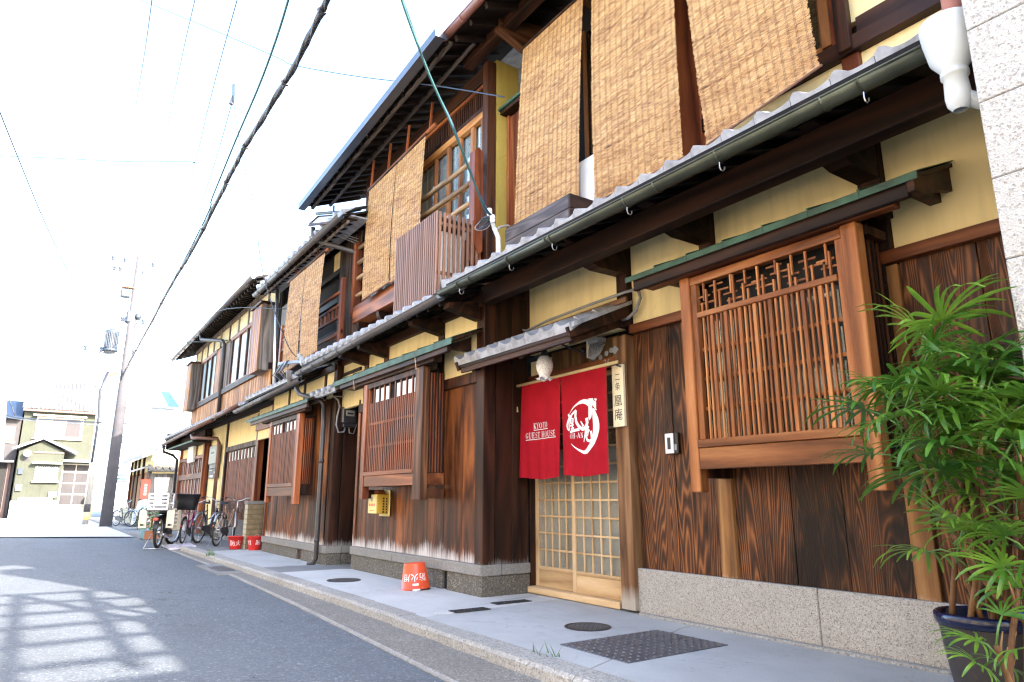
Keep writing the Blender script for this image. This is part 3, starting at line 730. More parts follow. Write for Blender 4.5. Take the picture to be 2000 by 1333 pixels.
# ---------------------------------------------------------------- guest house (right)
H1 = thing('townhouse', 'timber townhouse with the red door curtain, big lattice bay and charred cedar boards', 'townhouse', (-3.7, 4.5, .08), 'wooden townhouses along the street')
for a, b2 in ((-4.56, -2.86), (-2.855, -.9)): bx('granite_block', H1, 'granite', a, b2, 4.46, 4.75, .03, .455, .006)
bx('foundation_lip', H1, 'kerb', -4.5, -.9, 4.385, 4.458, .03, .098, .01)
boards(H1, [-4.535, -4.10, -3.66], 4.50, .455, 2.56, 'cedar')
boards(H1, [-3.51, -3.02, -2.63, -2.215], 4.50, .455, 2.56, 'cedar')
boards(H1, [-2.07, -1.62, -1.22, -.92], 4.50, .455, 2.56, 'cedar')
bx('backing_board', H1, 'dark_in', -4.6, -.9, 4.53, 4.6, .455, 2.6, 0)
bx('batten', H1, 'batten', -3.657, -3.513, 4.475, 4.528, .455, 2.55)
bx('batten', H1, 'batten', -2.212, -2.073, 4.475, 4.528, .455, 2.55)
bx('rail_beam', H1, 'red_h', -4.53, -.9, 4.44, 4.62, 2.56, 2.645)
for a, b2 in ((-6.20, -4.69), (-4.525, -3.655), (-3.515, -2.255), (-2.085, -.9)): plaster(H1, a, b2, 4.50, 2.645, 3.60)
for a, b2 in ((-6.38, -6.21), (-4.68, -4.535), (-3.65, -3.52), (-2.25, -2.09)): bx('post', H1, 'post', a, b2, 4.44, 4.60, 2.648, 3.62)
bx('wall_plate', H1, 'beam', -6.2, -.9, 4.40, 4.66, 3.625, 3.80)
bx('eave_beam', H1, 'beam', -6.16, -.9, 3.80, 3.94, 3.135, 3.335, .008)
for a, b2 in ((-6.37, -6.22), (-4.675, -4.54), (-3.645, -3.525), (-2.245, -2.095)):
    put('bracket_arm', M().prism([(4.438, 3.50), (3.945, 3.40), (3.70, 3.355), (3.70, 3.338), (3.945, 3.338), (3.945, 3.20), (4.10, 3.16), (4.438, 3.16)], 'X', a, b2), 'beam', H1)
eave(H1, -6.22, -.9, 3.40, 3.275, 4.62, 3.72, .03, 18, .045, .055)
bx('fascia', H1, 'beam', -6.2, -.9, 3.405, 3.435, 3.21, 3.274, .003)
er = put('eave_roof', M().prism([(3.43, 3.312), (4.66, 3.765), (4.66, 3.745), (3.43, 3.308)], 'X', -6.3, -.9), 'tile', H1)
tile_rows(er, -6.365, -.80, .253, 3.425, 3.335, R(20.2), 5, 'tile', 'apron')
half_gutter(H1, (-6.30, 3.395, 3.235), (-1.2, 3.395, 3.228), .058, 'gutter', [-5.9, -4.98, -4.33, -3.42, -2.57, -1.62], 4)
# small tiled canopy over the door
dc = put('door_canopy', M().prism([(3.72, 2.49), (4.44, 2.80), (4.44, 2.765), (3.72, 2.455)], 'X', -6.50, -4.52), 'beam', H1)
tile_rows(dc, -6.53, -4.50, .2256, 3.70, 2.535, R(23.3), 3, 'tile', 'apron', L=.25)
bx('canopy_fascia', H1, 'beam', -6.45, -4.53, 3.735, 3.765, 2.40, 2.468, .003)
put('canopy_verge', M().bar((-4.53, 3.70, 2.47), (-4.53, 4.44, 2.78), .03, .10), 'beam', H1)
put('canopy_verge', M().bar((-6.48, 3.70, 2.47), (-6.48, 3.86, 2.54), .03, .10), 'beam', H1)
for xx in (-6.30, -5.4, -4.62): put('canopy_arm', M().bar((xx, 3.80, 2.44), (xx, 4.44, 2.70), .07, .09), 'beam', H1)
put('verge_tile', M().prism([(3.72, 2.565), (4.44, 2.875), (4.44, 2.84), (3.72, 2.52)], 'X', -4.505, -4.47), 'tile', H1)
put('canopy_flashing', M().bar((-6.2, 4.40, 2.865), (-4.50, 4.40, 2.885), .03, .05), wood('flash', (.1, .05, .03), (.18, .09, .05), (.25, .14, .08), 'X'), H1)
# door surround
bx('post', H1, 'post', -6.46, -6.27, 4.43, 4.62, .08, 2.60)
bx('door_post', H1, wood('worn_door_post', (.06, .026, .012), (.17, .082, .036), (.29, .16, .075), 'Z', .55, rings=6, fade=(.25, .12, (.4, .36, .3))), -4.735, -4.56, 4.42, 4.60, .10, 2.56)
bx('steel_channel', H1, 'dark_steel', -4.775, -4.738, 4.47, 4.52, .10, 1.55, .003)
bx('steel_channel', H1, 'dark_steel', -6.262, -6.235, 4.47, 4.52, .10, 1.55, .003)
bx('door_post', H1, 'post', -6.232, -6.20, 4.49, 4.62, .12, 2.30)
bx('lintel', H1, 'red_h', -6.24, -4.738, 4.46, 4.62, 2.285, 2.39)
plaster(H1, -6.18, -5.80, 4.50, 2.392, 2.56)
boards(H1, [-5.80, -5.5, -5.2, -4.95, -4.74], 4.50, 2.392, 2.60, wood('canopy_back_board', (.05, .024, .01), (.12, .06, .022), (.2, .11, .04), 'Z'))
put('sill', M().box(-6.235, -4.78, 4.44, 4.64, .085, .145, .005), 'door_h', H1)
bx('entrance_floor', H1, 'concrete_d', -6.2, -4.75, 4.65, 6.0, .0, .08, 0)
# two sliding doors
for k, (a, b2, yy) in enumerate(((-6.195, -5.49, 4.555), (-5.525, -4.785, 4.515))):
    d = bx('sliding_door', H1, 'dark_in', a + .03, b2 - .03, yy + .030, yy + .034, .15, 2.28, 0)
    bx('stile', d, 'door_v', a, a + .055, yy, yy + .032, .147, 2.283)
    bx('stile', d, 'door_v', b2 - .055, b2, yy, yy + .032, .147, 2.283)
    bx('bottom_panel', d, 'door_h', a + .056, b2 - .056, yy + .004, yy + .022, .147, .315, .003)
    bx('rail', d, 'door_h', a + .056, b2 - .056, yy + .001, yy + .028, .316, .352)
    bx('rail', d, 'door_h', a + .056, b2 - .056, yy + .001, yy + .028, 2.23, 2.283)
    nv = 4
    for i in range(1, nv + 1):
        xx = a + .055 + (b2 - a - .11) * i / (nv + 1)
        bx('lattice_bar', d, 'door_v', xx - .010, xx + .010, yy + .002, yy + .020, .353, 2.229, .002)
    for i in range(1, 11):
        zz = .352 + (2.23 - .352) * i / 11
        bx('lattice_bar', d, 'door_h', a + .056, b2 - .056, yy + .006, yy + .0185, zz - .010, zz + .010, .002)
    bx('glass_pane', d, 'rib_glass', a + .05, b2 - .05, yy + .0215, yy + .026, .33, 2.25, 0)
    bx('door_pull', d, 'steel', b2 - .043, b2 - .018, yy - .003, yy - .0005, .98, 1.14, .001)
    bx('paper_screen', d, plain('pale_screen', (.80, .82, .81), .9, 0, .15, 2), a + .05, b2 - .05, yy + .0275, yy + .0295, .33, 1.55, 0)
bx('entrance_back', H1, 'dark_in', -6.3, -4.7, 5.6, 5.7, 0, 2.8, 0)
# lattice bay window
LW = bx('lattice_window', H1, 'dark_in', -3.50, -2.20, 4.30, 4.32, 1.30, 2.80, 0)
yf = 4.10
for a, b2 in ((-3.59, -3.495), (-2.225, -2.12)): bx('window_post', LW, 'lat_v', a, b2, yf, yf + .10, 1.095, 2.775, .006)
for a, b2 in ((-3.585, -3.50), (-2.22, -2.125)): bx('window_post', LW, 'post', a, b2, yf + .11, 4.495, 1.20, 1.34, .004)
bx('apron_board', LW, 'lat_h', -3.493, -2.228, yf + .006, yf + .05, 1.262, 1.42)
bx('window_sill', LW, 'lat_h', -3.493, -2.228, yf - .008, yf + .09, 1.422, 1.482)
bx('window_stile', LW, 'lat_v', -3.493, -3.44, yf + .02, yf + .07, 1.484, 2.70)
bx('window_stile', LW, 'lat_v', -2.28, -2.228, yf + .02, yf + .07, 1.484, 2.70)
bx('window_head', LW, 'lat_h', -3.493, -2.228, yf + .01, yf + .08, 2.70, 2.765)
MIDR = 2.425
bx('mid_rail', LW, 'lat_h', -3.438, -2.282, yf + .008, yf + .045, MIDR, MIDR + .042)
for zz in (1.70, 1.93, 2.16): bx('back_rail', LW, 'lat_h', -3.438, -2.282, yf + .046, yf + .060, zz, zz + .028, .002)
x0, x1 = -3.435, -2.285; ng = 9; cell = (x1 - x0) / ng
HT = [(2.54, 2.64), (2.69, 2.60), (2.52, 2.69), (2.60, 2.55), (2.695, 2.62), (2.56, 2.67), (2.64, 2.53), (2.69, 2.58), (2.56, 2.64)]
for i in range(ng):
    xb = x0 + i * cell
    if i: bx('wide_slat', LW, 'lat_v', xb - .014, xb + .014, yf + .020, yf + .0445, 1.484, MIDR - .001, .002)
    for k, fx in enumerate((.34, .66)):
        xx = xb + cell * fx
        bx('thin_slat', LW, 'lat_v', xx - .0075, xx + .0075, yf + .026, yf + .044, 1.484, MIDR - .001, .0015)
        bx('thin_slat', LW, 'lat_v', xx - .0075, xx + .0075, yf + .022, yf + .040, MIDR + .044, HT[i][k], .0015)
    if i % 3 != 1:
        bx('hanging_slat', LW, 'lat_v', xb + cell * .5 - .007, xb + cell * .5 + .007, yf + .022, yf + .040, 2.55 + .04 * (i % 2), 2.698, .0015)
    zz = (2.53, 2.60, 2.50, 2.57)[i % 4]
    bx('thin_rail', LW, 'lat_h', xb + .01, xb + cell + .03, yf + .041, yf + .052, zz, zz + .014, .0015)
    bx('thin_rail', LW, 'lat_h', xb - .02, xb + cell - .02, yf + .041, yf + .052, zz + .055, zz + .069, .0015)
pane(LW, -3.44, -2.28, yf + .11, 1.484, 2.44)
bx('shoji_screen', LW, plain('dim_shoji', (.032, .032, .031), .8, 0, .4, 2), -3.44, -2.85, yf + .14, yf + .15, 1.484, 2.44, 0)  # dimness behind the lattice is put into these dark paper greys
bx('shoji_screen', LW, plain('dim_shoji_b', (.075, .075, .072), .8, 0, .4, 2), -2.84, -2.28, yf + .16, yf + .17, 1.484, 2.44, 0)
for sx in (-2.15, -3.56):                                       # slatted cheeks of the bay
    for i in range(6):
        yy = yf + .13 + i * .055
        bx('cheek_slat', LW, 'post', sx - .008, sx + .008, yy, yy + .018, 1.36, 2.70, .002)
    bx('cheek_board', LW, 'dark_in', sx - .03 if sx > -3 else sx + .02, sx - .02 if sx > -3 else sx + .03, yf + .11, 4.49, 1.34, 2.72, 0)
    bx('cheek_rail', LW, 'post', sx - .05, sx + .05, yf + .105, 4.49, 2.705, 2.77, .003)
bx('canopy_beam', H1, 'red_h', -3.93, -1.86, 4.06, 4.16, 2.778, 2.86, .006)
bx('canopy_board', H1, 'beam', -4.02, -1.74, 4.01, 4.055, 2.775, 2.875, .006)
for xx in (-3.9, -3.3, -2.7, -2.1, -1.80): put('canopy_arm', M().prism([(4.02, 2.862), (4.498, 3.05), (4.498, 2.87), (4.17, 2.862)], 'X', xx - .035, xx + .035), 'beam', H1)
put('canopy_end_board', M().prism([(3.99, 2.79), (3.99, 2.90), (4.498, 3.10), (4.498, 2.92), (4.25, 2.86), (4.2, 2.80)], 'X', -1.735, -1.695), 'beam', H1)
copper_roof(H1, -4.08, -1.665, 3.985, 2.905, 4.498, 3.115, 7)

# upper floor of the guest house
UY = 4.62
bx('upper_wall', H1, 'dark_in', -6.62, -1.0, UY + .10, UY + .2, 3.70, 6.9, 0)
bx('upper_end_wall', H1, 'plaster', -1.3, -1.2, UY + .2, 10, .5, 6.6, 0)
bx('sill_beam', H1, 'beam', -6.6, -1.2, UY - .06, UY + .1, 3.70, 4.085, .006)
for a, b2 in ((-3.85, -2.34), (-2.205, -1.2), (-5.3, -3.9)): plaster(H1, a, b2, UY + .03, 4.087, 4.27)
for a, b2 in ((-2.34, -2.208), (-3.90, -3.70), (-5.42, -5.30)): bx('post', H1, 'red_v', a, b2, UY - .01, UY + .09, 4.087, 4.27)
bx('window_beam', H1, 'beam', -6.6, -1.2, UY - .05, UY + .1, 4.272, 4.40, .006)
bx('post', H1, 'red_v', -2.39, -2.28, UY - .02, UY + .09, 4.402, 6.5)
bx('jamb', H1, 'orange_v', -2.48, -2.40, UY, UY + .08, 4.45, 6.4)
bx('jamb', H1, 'post', -2.32, -2.22, UY - .09, UY - .025, 4.28, 6.5)
plaster(H1, -2.278, -1.2, UY + .03, 4.55, 4.90)
plaster(H1, -2.278, -1.2, UY + .03, 4.98, 6.5)
bx('rail_beam', H1, 'beam', -2.2, -1.2, UY - .01, UY + .1, 4.402, 4.548)
bx('rail_beam', H1, 'beam', -2.2, -1.2, UY - .01, UY + .1, 4.902, 4.978)
uw = bx('upper_window', H1, 'dark_in', -5.3, -2.42, UY + .085, UY + .095, 4.45, 6.4, 0)
for a, b2 in ((-5.30, -3.92), (-3.62, -2.48)):
    bx('sash', uw, 'orange_h', a, b2, UY + .02, UY + .06, 4.405, 4.49)
    n = 3
    for i in range(n + 1):
        xx = a + (b2 - a) * i / n
        bx('mullion', uw, 'orange_v', xx - .022, xx + .022, UY + .022, UY + .058, 4.492, 6.4)
    bx('glass_pane', uw, 'glass', a, b2, UY + .062, UY + .066, 4.49, 6.4, 0)
bx('curtain', uw, 'curtain', -3.60, -3.1, UY + .070, UY + .072, 4.49, 6.4, 0)
bx('curtain', uw, 'curtain', -4.15, -3.92, UY + .070, UY + .072, 4.49, 6.4, 0)
bx('post', H1, 'red_v', -3.88, -3.63, UY - .06, UY + .06, 4.10, 6.5)
dp = bx('shutter_panel', H1, 'red_v', -6.49, -6.27, 4.42, 4.56, 4.0, 5.80)
bx('panel_frame', dp, 'red_v', -6.54, -6.492, 4.40, 4.58, 4.0, 5.82)
bx('panel_frame', dp, 'red_v', -6.268, -6.22, 4.40, 4.58, 4.0, 5.82)
bx('panel_head', dp, 'copper', -6.62, -6.0, 4.28, 4.6, 5.865, 5.90)
bx('panel_head', dp, 'beam', -6.60, -6.0, 4.31, 4.6, 5.822, 5.863)
eave(H1, -6.52, -1.05, 3.50, 6.52, UY + .1, 6.98, .04, 16, .05, .07, back=(11.5, 6.9), ridge=(8.2, 8.25))
bx('purlin', H1, 'beam', -6.9, -1.05, 3.95, 4.09, 6.56, 6.70)
half_gutter(H1, (-6.50, 3.45, 6.55), (-1.05, 3.45, 6.50), .055, 'gutter_r', [], 6)
for xx in (-6.0, -4.9, -3.6, -2.1): put('eave_arm', M().prism([(UY, 6.85), (3.9, 6.68), (3.9, 6.54), (4.25, 6.42), (UY, 6.36)], 'X', xx - .06, xx + .06), wood('arm', (.03, .012, .006), (.09, .035, .014), (.16, .07, .025), 'Y'), H1)

bx('house_body', H1, 'dark_in', -6.15, -.95, 4.64, 4.70, 2.40, 3.95, 0); bx('house_body', H1, 'dark_in', -4.53, -.95, 4.72, 9.5, .1, 3.6, 0)

# ---------------------------------------------------------------- middle townhouse
H2 = thing('townhouse', 'middle timber townhouse with slim red lattice bay and reed blinds above a slatted screen', 'townhouse', (-7.9, 3.9, .06), 'wooden townhouses along the street')
for a, b2 in ((-9.72, -8.30), (-8.295, -7.0), (-6.995, -6.17)): bx('cap_stone', H2, 'granite_cap', a, b2, 3.845, 4.1, .275, .385, .008)
bx('cap_stone', H2, 'granite_cap', -6.36, -6.165, 4.105, 4.47, .278, .383, .008)
bx('base_wall', H2, 'pebble', -9.70, -7.02, 3.865, 4.1, -.05, .272, .004)
bx('base_wall', H2, 'pebble', -6.90, -6.18, 3.865, 4.1, -.05, .272, .004)
bx('base_wall', H2, 'pebble', -6.36, -6.182, 4.105, 4.47, -.05, .272, .004)
bx('vent_recess', H2, 'black', -7.02, -6.90, 3.94, 4.0, .03, .26, 0)
for i in range(6): bx('vent_bar', H2, 'iron', -7.012 + i * .02, -7.004 + i * .02, 3.90, 3.935, .03, .26, 0)
boards(H2, [-9.70, -9.49, -9.14, -8.76, -8.33, -7.88, -7.45, -7.07, -6.66, -6.345], 3.90, .386, 2.30, 'board')
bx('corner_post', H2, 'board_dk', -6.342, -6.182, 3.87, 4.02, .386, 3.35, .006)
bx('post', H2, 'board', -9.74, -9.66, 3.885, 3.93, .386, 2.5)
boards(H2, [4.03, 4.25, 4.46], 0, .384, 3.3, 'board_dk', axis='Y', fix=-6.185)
bx('backing_board', H2, 'dark_in', -9.7, -6.22, 3.93, 4.0, .3, 3.3, 0)
bx('rail_beam', H2, 'post', -9.72, -6.345, 3.872, 3.925, 2.30, 2.425)
for a, b2 in ((-10.6, -9.55), (-9.42, -8.85), (-8.71, -7.24), (-7.10, -6.345)): plaster(H2, a, b2, 3.885, 2.428, 3.13)
for a, b2 in ((-9.55, -9.42), (-8.85, -8.71), (-7.24, -7.10)): bx('post', H2, 'post', a, b2, 3.865, 3.94, 2.428, 3.13)
bx('wall_plate', H2, 'beam', -10.9, -6.2, 3.84, 4.0, 3.135, 3.26)
eave(H2, -11.0, -6.22, 3.36, 3.135, 4.0, 3.40, .028, 18, .045, .05)
for xx in (-9.48, -8.78, -7.17, -6.3): put('bracket_arm', M().prism([(3.86, 3.20), (3.45, 3.12), (3.45, 3.06), (3.86, 2.98)], 'X', xx - .055, xx + .055), 'beam', H2)
er = put('eave_roof', M().prism([(3.37, 3.172), (4.2, 3.50), (4.2, 3.48), (3.37, 3.166)], 'X', -11.0, -6.4), 'tile', H2)
tile_rows(er, -11.02, -6.40, .257, 3.37, 3.19, R(21.5), 3, 'tile', 'round')
half_gutter(H2, (-11.05, 3.335, 3.05), (-6.22, 3.335, 3.165), .056, 'gutter_g', [], 9)
# lattice bay
LW = bx('lattice_window', H2, 'dark_in', -8.72, -7.10, 3.80, 3.81, 1.2, 2.56, 0)
yf = 3.57
bx('window_post', LW, 'red_v', -8.80, -8.68, yf, yf + .09, 1.04, 2.56, .005)
bx('window_post', LW, wood('bay_post', (.03, .012, .007), (.10, .040, .017), (.24, .11, .05), 'Z', rings=6), -7.235, -7.03, yf, yf + .09, 1.035, 2.56, .005)
bx('window_post', LW, 'post', -8.79, -8.69, yf + .092, 3.885, 1.05, 1.16); bx('window_post', LW, 'post', -7.21, -7.04, yf + .092, 3.885, 1.05, 1.16)
bx('apron_board', LW, 'red_h', -8.678, -7.237, yf + .008, yf + .05, 1.20, 1.335)
bx('window_sill', LW, 'red_h', -8.678, -7.237, yf - .006, yf + .08, 1.337, 1.385)
bx('window_head', LW, 'post', -8.678, -7.237, yf + .006, yf + .08, 2.49, 2.56)
n = 26
for i in range(n):
    xx = -8.66 + (1.405) * (i + .5 + rnd.uniform(-.08, .08)) / n
    full = i % 3 == 0
    bx('thin_slat', LW, 'red_slat', xx - .0115, xx + .0115, yf + .014, yf + .019, 1.386, 2.488 if full else 2.285, .0015)
    if full and i not in (0, 12): bx('paper_strip', LW, 'paper', xx + .022, xx + .115, yf + .030, yf + .032, 2.29, 2.46, 0)
bx('back_rail', LW, 'red_h', -8.66, -7.25, yf + .036, yf + .05, 1.7, 1.73, .002); bx('back_rail', LW, 'red_h', -8.66, -7.25, yf + .036, yf + .05, 2.0, 2.03, .002)
bx('back_screen', LW, 'dark_in', -8.67, -7.24, yf + .07, yf + .075, 1.386, 2.49, 0)
for i in range(5):
    yy = yf + .12 + i * .038
    bx('cheek_slat', LW, 'red_v', -7.075, -7.06, yy, yy + .016, 1.34, 2.5, .002)
bx('cheek_board', LW, 'dark_in', -7.10, -7.085, yf + .095, 3.88, 1.34, 2.5, 0)
bx('cheek_rail', LW, 'red_h', -7.12, -7.045, yf + .095, 3.88, 1.20, 1.335)
bx('canopy_beam', H2, 'beam', -9.35, -6.75, 3.55, 3.66, 2.565, 2.665, .006)
bx('canopy_board', H2, 'beam', -9.55, -6.35, 3.50, 3.546, 2.60, 2.69, .005)
for xx in (-9.3, -8.4, -7.5, -6.5): put('canopy_arm', M().prism([(3.51, 2.68), (3.88, 2.83), (3.88, 2.66), (3.67, 2.665)], 'X', xx - .03, xx + .03), 'beam', H2)
for xx in (-9.0, -7.1): put('gutter_stay', M().bar((xx, 3.49, 2.66), (xx, 3.51, 2.52), .012, .004), 'bike_tan', H2)
copper_roof(H2, -9.80, -6.22, 3.485, 2.735, 3.882, 2.895, 9, drop=.075)
# small tiled roof over the alcove door
dc = put('door_canopy', M().prism([(3.53, 2.62), (3.95, 2.80), (3.95, 2.76), (3.53, 2.59)], 'X', -11.1, -9.78), 'beam', H2)
tile_rows(dc, -11.12, -9.80, .264, 3.52, 2.655, R(22), 2, 'tile', 'round')
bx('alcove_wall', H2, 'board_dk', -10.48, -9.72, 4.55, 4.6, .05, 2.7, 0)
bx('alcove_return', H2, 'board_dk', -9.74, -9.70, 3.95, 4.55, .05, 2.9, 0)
# upper floor
WY = 4.15
bx('upper_wall', H2, 'dark_in', -10.5, -6.60, WY + .12, WY + .2, 3.3, 6.3, 0)
bx('corner_post', H2, 'post', -6.68, -6.555, WY - .03, WY + .10, 3.42, 6.55, .006)
bx('return_wall', H2, plaster_mat('olive_ochre_plaster', (.42, .31, .075), .15), -6.62, -6.556, WY + .105, 4.60, 3.55, 6.6, 0)
bx('post', H2, 'post', -10.52, -10.40, WY - .02, WY + .10, 3.42, 6.4, .006)
bx('sill_beam', H2, 'red_h', -10.35, -6.685, 3.94, WY + .1, 3.82, 4.10, .006)
for xx in (-10.2, -9.4, -8.6): put('sill_bracket', M().prism([(WY, 3.82), (3.96, 3.82), (3.98, 3.74), (WY, 3.5)], 'X', xx - .05, xx + .05), 'beam', H2)
uw = bx('upper_window', H2, 'dark_in', -10.38, -6.70, WY + .085, WY + .09, 4.1, 6.2, 0)
bx('window_head', uw, 'orange_h', -10.38, -6.70, WY - .01, WY + .06, 5.80, 5.90)
bx('window_sill', uw, 'orange_h', -10.38, -6.70, WY - .01, WY + .06, 4.102, 4.17)
xs = [-10.36, -9.9, -9.3, -8.6, -8.0, -7.62, -7.30, -6.98, -6.73]
for i, xx in enumerate(xs): bx('mullion', uw, 'orange_v', xx - (.035 if i % 2 else .022), xx + (.035 if i % 2 else .022), WY + .0, WY + .05, 4.172, 5.798)
for zz in (5.0,): bx('glazing_bar', uw, 'orange_h', -10.38, -6.72, WY + .051, WY + .056, zz, zz + .018, 0)
bx('glass_pane', uw, 'glass', -10.38, -6.72, WY + .057, WY + .061, 4.172, 5.798, 0)
cm = M(); cn = 160
for i in range(cn + 1):
    xx = -10.38 + 3.66 * i / cn; yy = WY + .0725 + .005 * math.sin(i * .9) + .003 * math.sin(i * 2.3)
    cm.v += [(xx, yy - .006, 4.18), (xx, yy - .006, 5.78)]
cm.f = [(2 * i, 2 * i + 2, 2 * i + 3, 2 * i + 1) for i in range(cn)]
put('curtain', cm, 'curtain', uw, True)
rm = bx('transom', H2, 'dark_in', -10.38, -6.70, WY + .06, WY + .065, 5.95, 6.27, 0)
bx('transom_rail', rm, 'red_h', -10.38, -6.70, WY - .01, WY + .05, 6.24, 6.29)
bx('transom_rail', rm, 'post', -10.38, -6.70, WY - .01, WY + .05, 5.902, 5.96)
for i in range(72):
    xx = -10.34 + 3.62 * i / 71
    bx('transom_slat', rm, 'post', xx - .009, xx + .009, WY + .01, WY + .03, 5.962, 6.238, 0)
for zz in (6.05, 6.14): bx('transom_rail', rm, 'post', -10.38, -6.70, WY + .032, WY + .04, zz, zz + .014, 0)
bx('head_beam', H2, 'beam', -10.5, -6.685, WY - .03, WY + .1, 6.295, 6.50)
# railing
rl = bx('railing', H2, 'red_h', -10.36, -6.69, 3.985, 4.02, 4.105, 4.14)
for a, b2 in ((-10.47, -10.36), (-6.675, -6.55)):
    put('railing_post', M().prism([(3.94, 4.02), (3.94, 5.22), (4.0, 5.27), (4.06, 5.22), (4.06, 3.92), (4.0, 3.88)], 'X', a, b2), 'red_v', rl)
for zz in (4.30, 4.60, 4.88, 5.14):
    pts = [(-10.52 + 3.9 * i / 12, 4.0 + rnd.uniform(-.006, .006), zz + rnd.uniform(-.008, .008)) for i in range(13)]
    put('railing_pole', M().tube(pts, .034, 9), 'bamboo_old', rl, True)
bx('railing_stay', rl, 'red_v', -8.75, -8.69, 4.03, 4.06, 4.15, 5.2)
# eaves of the upper roof
e0, e1 = (-11.9, 3.50, 6.32), (-6.40, 3.40, 6.50)
def tilt(pts): return pts
es = M(); sl = .42
def edge(x, dy, dz=0):
    t = (x - e0[0]) / (e1[0] - e0[0]); return (x, e0[1] + (e1[1] - e0[1]) * t + dy, e0[2] + (e1[2] - e0[2]) * t + dy * sl + dz)
es.add([edge(-11.9, .02), edge(-6.42, .02), edge(-6.42, 1.2), edge(-11.9, 1.2), edge(-11.9, .02, .05), edge(-6.42, .02, .05), edge(-6.42, 1.2, .05), edge(-11.9, 1.2, .05)], [(0, 1, 2, 3), (7, 6, 5, 4), (0, 4, 5, 1), (1, 5, 6, 2), (3, 2, 6, 7), (0, 3, 7, 4)])
put('soffit', es, 'soffit', H2)
for i in range(22):
    xx = -11.75 + 5.25 * i / 21
    put('rafter', M().bar(edge(xx, .06, -.035), edge(xx, 1.0, -.035), .045, .06), 'soffit', H2)
for dy in (.12, .45): put('eave_batten', M().bar(edge(-11.85, dy, -.068), edge(-6.45, dy, -.068), .05, .035), wood('grey_batten', (.02, .016, .013), (.07, .056, .048), (.15, .13, .115), 'X'), H2)
put('roof_slope', M().add([edge(-11.9, 1.2, .06), edge(-6.42, 1.2, .06), (-6.42, 8.2, 8.4), (-11.9, 8.2, 8.4), (-6.42, 12, 6.8), (-11.9, 12, 6.8)], [(0, 1, 2, 3), (3, 2, 4, 5)]), 'tile', H2)
g2 = M(); 
for w0, w1, z0, z1 in ((-.075, .035, -.01, .0), (-.085, -.07, -.01, .105), (.03, .04, -.01, .10)):
    vs = []
    for xx in (-11.95, -6.42):
        for (w, z) in ((w0, z0), (w1, z0), (w1, z1), (w0, z1)):
            p = edge(xx, 0); vs.append((p[0], p[1] + w - .03, p[2] + z - .04))
    g2.add(vs, [(0, 1, 2, 3), (7, 6, 5, 4), (0, 4, 5, 1), (1, 5, 6, 2), (2, 6, 7, 3), (3, 7, 4, 0)])
g2o = put('rain_gutter', g2, 'gutter_n', H2)
put('gutter_end', M().box(-6.418, -6.40, 3.28, 3.44, 6.45, 6.58), 'gutter_n', g2o)
for xx in (-11.5, -10.2, -8.9, -7.6): p = edge(xx, 0); put('gutter_strap', M().bar((p[0], p[1] - .12, p[2] + .07), (p[0], p[1] + .02, p[2] - .06), .015, .006), 'dark_steel', g2o)
bx('gable_wall', H2, 'post', -10.52, -10.42, WY + .2, 9.5, .5, 6.6, 0)

# ---------------------------------------------------------------- narrow townhouse beyond it
H3 = thing('townhouse', 'narrow timber townhouse with small lattice bay, tall pair of reed blinds and dark downpipe', 'townhouse', (-12.2, 3.8, .05), 'wooden townhouses along the street')
for a, b2 in ((-14.02, -12.55), (-12.545, -11.05), (-11.045, -10.44)): bx('cap_stone', H3, 'granite_cap', a, b2, 3.745, 4.0, .235, .345, .008)
bx('cap_stone', H3, 'granite_cap', -10.62, -10.438, 4.005, 4.6, .238, .343, .008)
for a, b2 in ((-14.0, -11.85), (-11.62, -10.45)): bx('base_wall', H3, 'pebble', a, b2, 3.765, 4.0, -.05, .232, .004)
bx('base_wall', H3, 'pebble', -10.62, -10.452, 4.005, 4.6, -.05, .232, .004)
bx('vent_recess', H3, plain('rust', (.06, .025, .02), .8), -11.85, -11.62, 3.80, 3.85, .0, .232, 0)
boards(H3, [-14.0 + .33 * i for i in range(10)] + [-10.72], 3.80, .346, 2.62, 'board_b')
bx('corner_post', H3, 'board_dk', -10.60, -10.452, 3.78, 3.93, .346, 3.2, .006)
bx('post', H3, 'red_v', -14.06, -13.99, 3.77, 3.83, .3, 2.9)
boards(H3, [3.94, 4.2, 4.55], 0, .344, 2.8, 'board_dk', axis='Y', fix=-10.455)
bx('backing_board', H3, 'dark_in', -14.0, -10.5, 3.83, 3.9, .3, 3.2, 0)
for a, b2 in ((-14.0, -13.0), (-12.9, -12.1), (-12.0, -11.0), (-10.95, -10.6)): plaster(H3, a, b2, 3.785, 2.64, 3.05)
for xx in (-12.95, -12.05, -10.97): bx('post', H3, 'post', xx - .05, xx + .05, 3.77, 3.84, 2.64, 3.06)
bx('wall_plate', H3, 'beam', -14.6, -10.5, 3.75, 3.9, 3.06, 3.16)
LW = bx('lattice_window', H3, 'dark_in', -13.0, -11.45, 3.70, 3.71, 1.1, 2.42, 0)
yf = 3.50
bx('window_post', LW, 'red_v', -13.10, -13.0, yf, yf + .09, .98, 2.44, .005); bx('window_post', LW, 'red_v', -11.50, -11.34, yf, yf + .09, .96, 2.44, .005)
bx('apron_board', LW, 'red_h', -12.997, -11.503, yf + .008, yf + .05, 1.09, 1.24); bx('window_sill', LW, 'red_h', -12.997, -11.503, yf - .006, yf + .07, 1.242, 1.30)
bx('window_head', LW, 'post', -12.997, -11.503, yf + .006, yf + .08, 2.36, 2.44)
n = 22
